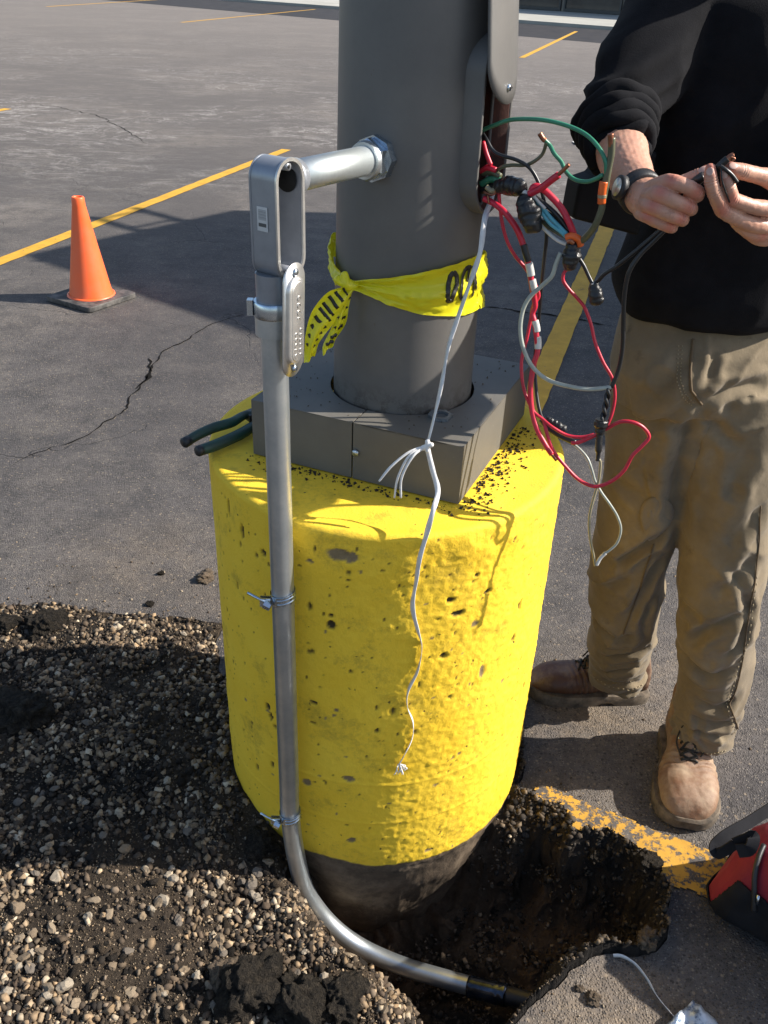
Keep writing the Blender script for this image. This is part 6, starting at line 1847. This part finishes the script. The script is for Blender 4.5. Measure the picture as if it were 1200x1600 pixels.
bgm = remesh([bag_loft()], 0.0032, 4)
displace(bgm, lambda c, n_: 0.012 * (fbm(Vector((c.x * 7, c.y * 7, c.z * 7)), 3)))
bag_o = link_me('bag_shell', bgm, M['bag_red'], bag)
bgv = bvh_of(bgm)
# black lower panel wraps the shell: the faces below the line, pushed proud
lowv = {}; V = []; Fc = []
def bag_line(c):
    t = (c - BC).dot(BGX)
    y = (c - BC).dot(BGY)
    return 0.030 + 0.10 * min(1, max(0, (t - 0.025) / 0.035)) + 0.008 * math.sin(t * 14)
for p_ in bgm.polygons:
    if p_.center.z < bag_line(p_.center):
        q = []
        for vi in p_.vertices:
            if vi not in lowv:
                lowv[vi] = len(V); vv = bgm.vertices[vi]; V.append(vv.co + vv.normal * 0.004)
            q.append(lowv[vi])
        Fc.append(tuple(q))
lp_o = link('lower_panel', V, Fc, M['bag_black'], bag)
so = lp_o.modifiers.new('t', 'SOLIDIFY'); so.thickness = 0.003; so.offset = -0.5
bsm = stick([(1098, 1412), (1112, 1398), (1128, 1385), (1138, 1368), (1141, 1352), (1155, 1345), (1180, 1342), (1198, 1340)], bgv, 0.006)
if False: MB().add(*tube(catmull(bsm, 6), 0.003, 6)).link('piping', M['bag_black'], bag)
def webbing(pts, w_, nm='handle_strap', th=0.0016):
    path = catmull(pts, 10); V = []; Fc = []; N = len(path)
    for i, p_ in enumerate(path):
        t = (path[min(i + 1, N - 1)] - path[max(0, i - 1)]).normalized()
        s = t.cross(Vector((0.15, -0.8, 0.75))).normalized(); nn = t.cross(s)
        V += [p_ + s * w_ + nn * th, p_ - s * w_ + nn * th, p_ - s * w_ - nn * th, p_ + s * w_ - nn * th]
    for i in range(N - 1):
        for j in range(4): Fc.append((i * 4 + j, i * 4 + (j + 1) % 4, i * 4 + 4 + (j + 1) % 4, i * 4 + 4 + j))
    Fc += [(3, 2, 1, 0), ((N - 1) * 4, (N - 1) * 4 + 1, (N - 1) * 4 + 2, (N - 1) * 4 + 3)]
    return flat_shade(MB().add(V, Fc).link(nm, M['bag_black'], bag))
webbing([P(1206, 1262, 1.18), P(1170, 1285, 1.15), P(1135, 1305, 1.125), P(1117, 1322, 1.11), P(1124, 1333, 1.10), P(1150, 1318, 1.09)], 0.011)
webbing([P(1150, 1318, 1.09), P(1165, 1312, 1.085), P(1177, 1308, 1.08), P(1172, 1326, 1.07), P(1152, 1330, 1.075)], 0.012)
zl = stick([(1196, 1325), (1188, 1345), (1183, 1370), (1181, 1400), (1180, 1420)], bgv, 0.007)
if len(zl) > 2: MB().add(*tube(catmull(zl, 6), 0.005, 8)).link('zip_flap', M['black_soft'], bag)
zt_ = stick([(1191, 1395), (1188, 1408)], bgv, 0.012)
if len(zt_) == 2: MB().add(*tube(zt_, 0.003, 8)).link('zip_pull', M['zinc'], bag)

# ================================================================ SMALL THINGS ON THE GROUND
fo_ = thing('plastic_wrapper', 'crumpled blue and silver plastic wrapper on the asphalt at the bottom edge', 'wrapper', onz(1085, 1590))
V = []; Fc = []
A0, A1, A2, A3 = onz(1082, 1565, .018), onz(1128, 1605, .012), onz(1085, 1660, .006), onz(1030, 1612, .008)
for i in range(13):
    for j in range(13):
        u, v_ = i / 12, j / 12
        p_ = A0.lerp(A1, u).lerp(A3.lerp(A2, u), v_)
        V.append(p_ + Vector((0, 0, 0.006 + 0.010 * fbm(Vector((u * 3, v_ * 3, 2)), 3))))
for i in range(12):
    for j in range(12):
        k = i * 13 + j; Fc.append((k, k + 1, k + 14, k + 13))
o = link('film', V, Fc, M['foil'], fo_); so = o.modifiers.new('t', 'SOLIDIFY'); so.thickness = 0.0012
cord = thing('white_cord_end', 'short length of white pull tape lying on the asphalt near the bottom right corner', 'cord', onz(1000, 1530))
MB().add(*flat_tape([onz(958, 1493, .006), onz(972, 1494, .010), onz(992, 1506, .008), (onz(1010, 1528, .008)), onz(1024, 1552, .008), onz(1040, 1573, .008), onz(1054, 1588, .008), onz(1066, 1592, .009)], 0.0040, 1.2, 6)).link('tape', M['white'], cord)
def rockdata(sd_, sub=2, rough=0.35, sq=(1, 0.8, 0.6)):
    bm = bmesh.new(); bmesh.ops.create_icosphere(bm, subdivisions=sub, radius=1.0)
    o1 = Vector((sd_ * 7.3, sd_ * 3.1, sd_))
    for v in bm.verts:
        c = v.co.copy(); k = 1 + rough * noise.noise(c * 1.1 + o1) + rough * 0.5 * noise.noise(c * 2.6 + o1)
        # facet it
        v.co = Vector((c.x * sq[0], c.y * sq[1], c.z * sq[2])) * k
    me = bpy.data.meshes.new('stone'); bm.to_mesh(me); bm.free()
    return me
def zat(x, y):
    z, i_, d_, h_ = ground_fields(np.array([[x]]), np.array([[y]]))
    return float(z[0, 0]) if i_[0, 0] else 0.0
# big broken pieces of asphalt and clods
chunks = [((75, 992), 0.052, 'chunk', 'dark lump of broken asphalt at the far edge of the gravel, nearest the cone', .6),
          ((12, 988), 0.040, 'chunk', 'dark asphalt lump at the left frame edge, beside the far edge of the gravel', .6),
          ((40, 1135), 0.075, 'chunk', 'largest dark asphalt lump, half sunk in the gravel at the left edge of the frame', .5),
          ((395, 1562), 0.060, 'chunk', 'dark clod left of the conduit bend at the bottom of the frame', .7),
          ((470, 1590), 0.058, 'chunk', 'dark clod at the bottom edge, right beside the clod left of the conduit', .7),
          ((235, 945), 0.012, 'chunk', 'small dark piece of asphalt above the lit gravel', .7),
          ((320, 903), 0.030, 'clod', 'dry brown clod on the asphalt left of the yellow foundation', .5),
          ((252, 897), 0.010, 'chunk', 'tiny dark crumb of asphalt left of the dry clod', .7),
          ((350, 1540), 0.030, 'clod', 'brown dirt clod in the sunlit gravel near the bottom', .6),
          ((925, 1562), 0.014, 'clod', 'small tan clod on the broken asphalt slab right of the pipe end', .7),
          ((905, 1545), 0.008, 'clod', 'crumb of tan dirt on the broken asphalt slab, farthest from the camera', .7),
          ((1010, 1352), 0.030, 'chunk', 'broken piece of asphalt on the right rim of the pit', .6),
          ((940, 1318), 0.026, 'chunk', 'broken piece of asphalt on the far rim of the pit under the worn stripe', .6),
          ((1008, 1483), 0.020, 'clod', 'brown clod at the near right corner of the pit', .6),
          ((410, 1330), 0.035, 'chunk', 'dark crumbly lump against the foundation left of the conduit', .6),
          ((535, 1575), 0.045, 'chunk', 'dark clod below the conduit at the bottom edge', .6)]
for i, ((px, py), sz, mk, lab, sq) in enumerate(chunks):
    c = onz(px, py)
    z = zat(c.x, c.y)
    me = rockdata(i + 1, 5, 0.5, (1.0, 0.85, sq))
    o1 = Vector((i * 1.7, 2, 3))
    for v in me.vertices:
        v.co = v.co * (1 + 0.22 * noise.noise(v.co * 3 + o1) + 0.13 * noise.noise(v.co * 7 + o1) + 0.08 * abs(noise.noise(v.co * 14)) + 0.05 * noise.noise(v.co * 26))
    o = link_me('asphalt_lump' if mk == 'chunk' else 'dirt_clod', me, M[mk])
    me.polygons.foreach_set('use_smooth', [True] * len(me.polygons))
    o.scale = (sz, sz, sz); o.location = (c.x, c.y, z + sz * sq * 0.35); o.rotation_euler = (0, 0, i * 1.3)
    tag(o, lab, 'asphalt lump' if mk == 'chunk' else 'clod')
# pale paper litter on the lot
lt_ = thing('paper_scrap', 'small scrap of white paper lying on the lot behind the forearm of the man', 'litter', onz(912, 218))
MB().add([onz(894, 221, .01), onz(925, 215, .02), onz(928, 220, .01), onz(900, 225, .015)], [(0, 1, 2, 3)]).link('paper', M['white'], lt_)

# stones one can pick apart, on the ground sheet as its parts
stone_me = []
for k in range(14):
    me = rockdata(40 + k, 2, 0.55, (1.0, rnd.uniform(0.65, 0.95), rnd.uniform(0.45, 0.7)))
    me.materials.append(M['stone%d' % (k % 5)])
    stone_me.append(me)
cnt = 0
def gravel_weight(X, Y, dep):
    # dense left, bare brown patch in front, thin in the pit
    patch_ = np.exp(-(((X + 0.40) / 0.17) ** 2 + ((Y - 1.02) / 0.07) ** 2))
    return (1 - 0.92 * patch_) * (1 - 0.93 * dep) * (seg_dist(np.atleast_1d(X), np.atleast_1d(Y), hard) > 0.09)
tries = 0
while cnt < 260 and tries < 6000:
    tries += 1
    px, py = rnd.uniform(0, 640), rnd.uniform(965, 1600)
    c = onz(px, py)
    z_, i_, d_, h_ = ground_fields(np.array([[c.x]]), np.array([[c.y]]))
    if not i_[0, 0] or math.hypot(c.x, c.y - 1.522) < 0.36: continue
    if rnd.random() > gravel_weight(c.x, c.y, d_[0, 0]): continue
    s_ = rnd.choice([0.0075, 0.0085, 0.010, 0.012, 0.008, 0.009])
    if py > 1380: s_ *= 1.15
    o = bpy.data.objects.new('stone', stone_me[rnd.randrange(14)]); COL.objects.link(o)
    o.parent = soil
    o.location = (c.x, c.y, z_[0, 0] + s_ * 0.35); o.scale = (s_, s_, s_); o.rotation_euler = (rnd.uniform(-.6, .6), rnd.uniform(-.6, .6), rnd.uniform(0, 6.3))
    cnt += 1

# the gravel mass: one object of many small stones
def scatter(name, N, smin, smax, region, wfun, pal, seed, mat, lift=0.25, chips=False, amp=0.28):
    r_ = np.random.default_rng(seed)
    bm = bmesh.new(); bmesh.ops.create_icosphere(bm, subdivisions=1, radius=1.0)
    bv = np.array([v.co[:] for v in bm.verts]); bf = np.array([[v.index for v in f.verts] for f in bm.faces]); bm.free()
    amp_ = amp
    if chips:
        bv = np.array([(x, y, z) for x in (-.62, .62) for y in (-.62, .62) for z in (-.62, .62)])
        bf = np.array([(0, 1, 3), (0, 3, 2), (4, 6, 7), (4, 7, 5), (0, 4, 5), (0, 5, 1), (2, 3, 7), (2, 7, 6), (0, 2, 6), (0, 6, 4), (1, 5, 7), (1, 7, 3)]); amp_ = 0.42
    X = r_.uniform(region[0], region[1], N * 3); Y = r_.uniform(region[2], region[3], N * 3)
    z, ins, dep, dh = ground_fields(X[None, :], Y[None, :])
    z, ins, dep = z[0], ins[0], dep[0]
    wgt = wfun(X, Y, dep, ins)
    ok = (r_.random(N * 3) < wgt)
    X, Y, z, ins = X[ok][:N], Y[ok][:N], np.where(ins, z, 0)[ok][:N], ins[ok][:N]
    n = len(X)
    S = smin * (smax / smin) ** (r_.random(n) ** 2.0)
    sc_ = S[:, None] * np.stack([np.ones(n), r_.uniform(0.5, 0.95, n), r_.uniform(0.35, 0.75, n)], 1)
    vv = bv[None] * (1 + r_.uniform(-amp_, amp_, (n, len(bv), 1 if not chips else 3)))
    vv = vv * sc_[:, None, :]
    # random rotations
    q = r_.normal(size=(n, 4)); q[:, 1:3] *= 0.5; q /= np.linalg.norm(q, axis=1, keepdims=True)
    a_, b_, c_, d_ = q.T
    Rm = np.stack([np.stack([1 - 2 * (c_ * c_ + d_ * d_), 2 * (b_ * c_ - a_ * d_), 2 * (b_ * d_ + a_ * c_)], -1), np.stack([2 * (b_ * c_ + a_ * d_), 1 - 2 * (b_ * b_ + d_ * d_), 2 * (c_ * d_ - a_ * b_)], -1), np.stack([2 * (b_ * d_ - a_ * c_), 2 * (c_ * d_ + a_ * b_), 1 - 2 * (b_ * b_ + c_ * c_)], -1)], 1)
    vv = np.einsum('nij,nkj->nki', Rm, vv)
    vv += np.stack([X, Y, z + S * lift], 1)[:, None, :]
    V = vv.reshape(-1, 3); Fq = (bf[None] + (np.arange(n) * len(bv))[:, None, None]).reshape(-1, 3)
    me = bpy.data.meshes.new(name)
    me.vertices.add(len(V)); me.vertices.foreach_set('co', V.ravel())
    me.loops.add(len(Fq) * 3); me.loops.foreach_set('vertex_index', Fq.ravel())
    me.polygons.add(len(Fq)); me.polygons.foreach_set('loop_start', np.arange(len(Fq)) * 3); me.polygons.foreach_set('loop_total', np.full(len(Fq), 3))
    me.update(calc_edges=True)
    pal = np.array(pal); ci = r_.integers(0, len(pal), n)
    col = pal[ci] * r_.uniform(0.65, 1.25, (n, 1))
    col = np.repeat(col, len(bv), 0)
    ca = me.color_attributes.new('tint', 'FLOAT_COLOR', 'POINT')
    ca.data.foreach_set('color', np.concatenate([col, np.ones((len(col), 1))], 1).ravel())
    me.materials.append(mat)
    o = bpy.data.objects.new(name, me); COL.objects.link(o); o['kind'] = 'stuff'
    return o
pal_g = [(0.32, 0.235, 0.15), (0.22, 0.155, 0.095), (0.42, 0.34, 0.24), (0.15, 0.115, 0.08), (0.28, 0.195, 0.115), (0.11, 0.08, 0.055), (0.045, 0.035, 0.027), (0.03, 0.024, 0.02), (0.07, 0.05, 0.035), (0.04, 0.03, 0.022), (0.09, 0.065, 0.045)]
def wg(X, Y, dep, ins):
    far_ = np.hypot(X, Y - 1.522) > 0.345
    clump = 0.08 + 0.92 * ss((0.5 + vfbm(X, Y, 9, 5, 71) - 0.43) / 0.2)
    return ins * far_ * gravel_weight(X, Y, dep) * clump * (X < 0.42)
g1 = scatter('gravel', 9000, 0.0020, 0.0125, (-1.45, 0.42, 0.72, 2.1), wg, pal_g, 1, M['stones'])
g1b = scatter('gravel_chips', 42000, 0.0018, 0.0125, (-1.45, 0.42, 0.72, 2.1), wg, pal_g, 9, M['stones'], 0.3, True)
tag(g1b, 'angular chips of crushed stone mixed through the gravel by the foundation', 'gravel')
tag(g1, 'tan and brown crushed stone gravel spread left of the foundation', 'gravel')
gf = scatter('gravel_dust', 60000, 0.0008, 0.0028, (-1.45, 0.42, 0.72, 2.1), lambda X, Y, dep, ins: ins * (np.hypot(X, Y - 1.522) > 0.345) * (1 - 0.6 * dep), [(0.16, 0.115, 0.072), (0.10, 0.074, 0.048), (0.24, 0.18, 0.115), (0.06, 0.045, 0.032), (0.32, 0.25, 0.17)], 22, M['stones'], 0.4, True)
tag(gf, 'fine sandy grit between the stones of the dug ground', 'grit')
gr = scatter('rim_crumbs', 5200, 0.0015, 0.011, (0.18, 0.68, 1.0, 1.62), lambda X, Y, dep, ins: ins * (np.hypot(X, Y - 1.522) > 0.345) * 0.9 * (dep < 0.75), [(0.03, 0.025, 0.021), (0.06, 0.047, 0.035), (0.10, 0.076, 0.052), (0.045, 0.038, 0.032), (0.14, 0.105, 0.07)], 31, M['stones'], 0.35, True)
tag(gr, 'crumbled asphalt and dirt along the rim of the pit', 'crumbs')
g0 = scatter('soil_clods', 3000, 0.003, 0.015, (-1.45, 0.60, 0.72, 2.1), lambda X, Y, dep, ins: ins * (np.hypot(X, Y - 1.522) > 0.35) * (0.15 + 0.85 * ss((0.5 + vfbm(X, Y, 5, 3, 88) - 0.42) / 0.2)) * (X < 0.4), [(0.028, 0.022, 0.017), (0.05, 0.037, 0.026), (0.035, 0.028, 0.022), (0.075, 0.055, 0.037), (0.02, 0.017, 0.015)], 14, M['soil'], 0.10, amp=0.50)
tag(g0, 'dark crumbling clods of soil among the gravel', 'soil')
pal_d = [(0.05, 0.038, 0.028), (0.07, 0.052, 0.037), (0.10, 0.074, 0.05), (0.035, 0.028, 0.022), (0.16, 0.12, 0.085)]
g2 = scatter('loose_soil_crumbs', 16000, 0.0018, 0.0095, (-1.3, 0.68, 0.72, 2.05), lambda X, Y, dep, ins: ins * (np.hypot(X, Y - 1.522) > 0.31) * (0.35 + 0.65 * dep), pal_d, 2, M['stones'])
tag(g2, 'dark crumbs of soil in the pit', 'soil')
def w_edge(X, Y, dep, ins):
    dh_ = seg_dist(X, Y, hard); df = seg_dist(X, Y, [(-1.9, faredge[0][1])] + faredge)
    ds_ = seg_dist(X, Y, [(a1.x + sS.x * 0.06, a1.y + sS.y * 0.06), (0.62, 1.35)])
    return (~ins) * (0.55 * np.exp(-(ds_ / 0.06) ** 2) + 0.30 * np.exp(-dh_ / 0.05) + 1.0 * np.exp(-df / 0.085) + 0.012) * (np.hypot(X, Y - 1.522) > 0.345)
g3 = scatter('scattered_grit', 6000, 0.0012, 0.0055, (-1.6, 1.3, 0.75, 2.4), w_edge, pal_g[:6] + pal_d[:3] * 2, 3, M['stones'], 0.2)
tag(g3, 'grit and crumbs scattered on the asphalt around the dug area', 'grit')
# debris on top of the foundation, by the base cover
r_ = random.Random(5)
mb = MB(); 
for i in range(520):
    t = r_.random()
    if t < 0.62:   # along the right side of the cover
        p_ = Vector((BX, BY, 0)) + bu * (HS + abs(r_.gauss(0.0, 0.022)) + 0.004) + bw * r_.uniform(-0.2, 0.14)
    else:
        p_ = Vector((BX, BY, 0)) - bw * (HS + abs(r_.gauss(0.0, 0.015)) + 0.004) + bu * r_.uniform(-0.2, 0.2)
    if math.hypot(p_.x - CX, p_.y - CY) > CR_ - 0.018: continue
    s_ = r_.choice([0.0012, 0.0018, 0.0025, 0.004]); h_ = pier_bvh.ray_cast(Vector((p_.x, p_.y, 2)), Vector((0, 0, -1)))[0]
    if h_ is None: continue
    a_ = r_.uniform(0, 6)
    R_ = Matrix.Rotation(a_, 3, 'Z') @ Matrix.Rotation(a_ * 2, 3, 'X')
    vs = [Vector((1, 0, 0)), Vector((-.8, .5, 0)), Vector((-.3, -.9, .1)), Vector((0.1, 0, .8)), Vector((0, .1, -.7))]
    mb.add([h_ + Vector((0, 0, s_ * 0.4)) + R_ @ (v * s_) for v in vs], [(0, 1, 3), (1, 2, 3), (2, 0, 3), (1, 0, 4), (2, 1, 4), (0, 2, 4)])
cr = mb.link('soil_crumbs', M['soil_dark'], None, smooth=False); cr['kind'] = 'stuff'; tag(cr, 'dark crumbs lying on top of the foundation around the base cover', 'crumbs')
mb = MB()
for i in range(240):
    x, y = r_.uniform(-HS, HS) * 0.97, r_.uniform(-HS, HS) * 0.97
    if math.hypot(x, y) < 0.142: continue
    if r_.random() < 0.4 and x > -0.05: continue
    p_ = Vector((BX, BY, Z1c)) + bu * x + bw * y; s_ = r_.choice([0.001, 0.0014, 0.0020])
    a_ = r_.uniform(0, 6); R_ = Matrix.Rotation(a_, 3, 'Z') @ Matrix.Rotation(a_ * 2, 3, 'X')
    vs = [Vector((1, 0, 0)), Vector((-.8, .5, 0)), Vector((-.3, -.9, .1)), Vector((0.1, 0, .8)), Vector((0, .1, -.7))]
    mb.add([p_ + Vector((0, 0, s_ * 0.5)) + R_ @ (v * s_) for v in vs], [(0, 1, 3), (1, 2, 3), (2, 0, 3), (1, 0, 4), (2, 1, 4), (0, 2, 4)])
cr = mb.link('dust_crumbs', M['clod'], None, smooth=False); cr['kind'] = 'stuff'; tag(cr, 'pale crumbs on top of the grey base cover', 'crumbs')

# ================================================================ SERVICE TRUCK (parked right of the frame, casts the long shadow)
tr = thing('service_truck', 'tall white service truck parked right of the frame, casting the broad shadow over the lot', 'truck', (3.9, 5.4, 0))
tA = math.radians(-37.5)
tu = Vector((math.cos(tA), math.sin(tA), 0)); tv = Vector((-math.sin(tA), math.cos(tA), 0))
TL = Vector((2.78, 5.85, 0))
frt = (TL, tu, tv, Vector((0, 0, 1)))
TH_ = 3.60
def tb_(x0, x1, y0, y1, z0, z1): return prism([(x0, y0), (x1, y0), (x1, y1), (x0, y1)], frt, z0, z1)
bevel_mod(MB().add(*tb_(0, 3.9, 0, 1.80, 0.75, TH_)).link('cargo_box', M['truck_white'], tr, smooth=False), 0.03, 2)
bevel_mod(MB().add(*tb_(3.95, 5.5, 0.05, 1.75, 0.55, 2.1)).link('cab', M['truck_white'], tr, smooth=False), 0.12, 3)
MB().add(*tb_(5.49, 5.515, 0.2, 1.6, 1.35, 1.95)).link('windscreen', M['glass_dark'], tr, smooth=False)
MB().add(*tb_(-0.1, 5.3, 0.5, 1.3, 0.45, 0.74)).link('chassis', M['frame_dark'], tr, smooth=False)
MB().add(*tb_(-0.25, -0.05, 0.1, 1.7, 0.40, 0.55)).link('bumper', M['frame_dark'], tr, smooth=False)
for x in (0.9, 4.6):
    for y in (0.12, 1.68):
        c = TL + tu * x + tv * y + Vector((0, 0, 0.40))
        wh = MB().add(*tube([c - tv * 0.12, c - tv * 0.10, c + tv * 0.10, c + tv * 0.12], [0.34, 0.40, 0.40, 0.34], 32)).link('wheel', M['black_soft'], tr)
        MB().add(*tube([c - tv * 0.125, c + tv * 0.125], 0.2, 20)).link('rim', M['zinc'], wh)
# ladder and rack on the roof at the rear
for y in (1.05, 1.45):
    MB().add(*tube([TL + tu * -0.35 + tv * y + Vector((0, 0, TH_ + 0.16)), TL + tu * 3.6 + tv * y + Vector((0, 0, TH_ + 0.16))], 0.035, 8)).link('ladder_rail', M['galv'], tr)
for k in range(11):
    x = -0.25 + k * 0.36
    MB().add(*tube([TL + tu * x + tv * 1.05 + Vector((0, 0, TH_ + 0.16)), TL + tu * x + tv * 1.45 + Vector((0, 0, TH_ + 0.16))], 0.018, 8)).link('ladder_rung', M['galv'], tr)
for x in (0.3, 3.2):
    MB().add(*tube([TL + tu * x + tv * 0.1 + Vector((0, 0, TH_ - 0.02)), TL + tu * x + tv * 0.1 + Vector((0, 0, TH_ + 0.11)), TL + tu * x + tv * 1.7 + Vector((0, 0, TH_ + 0.11)), TL + tu * x + tv * 1.7 + Vector((0, 0, TH_ - 0.02))], 0.02, 8)).link('rack_bar', M['frame_dark'], tr)
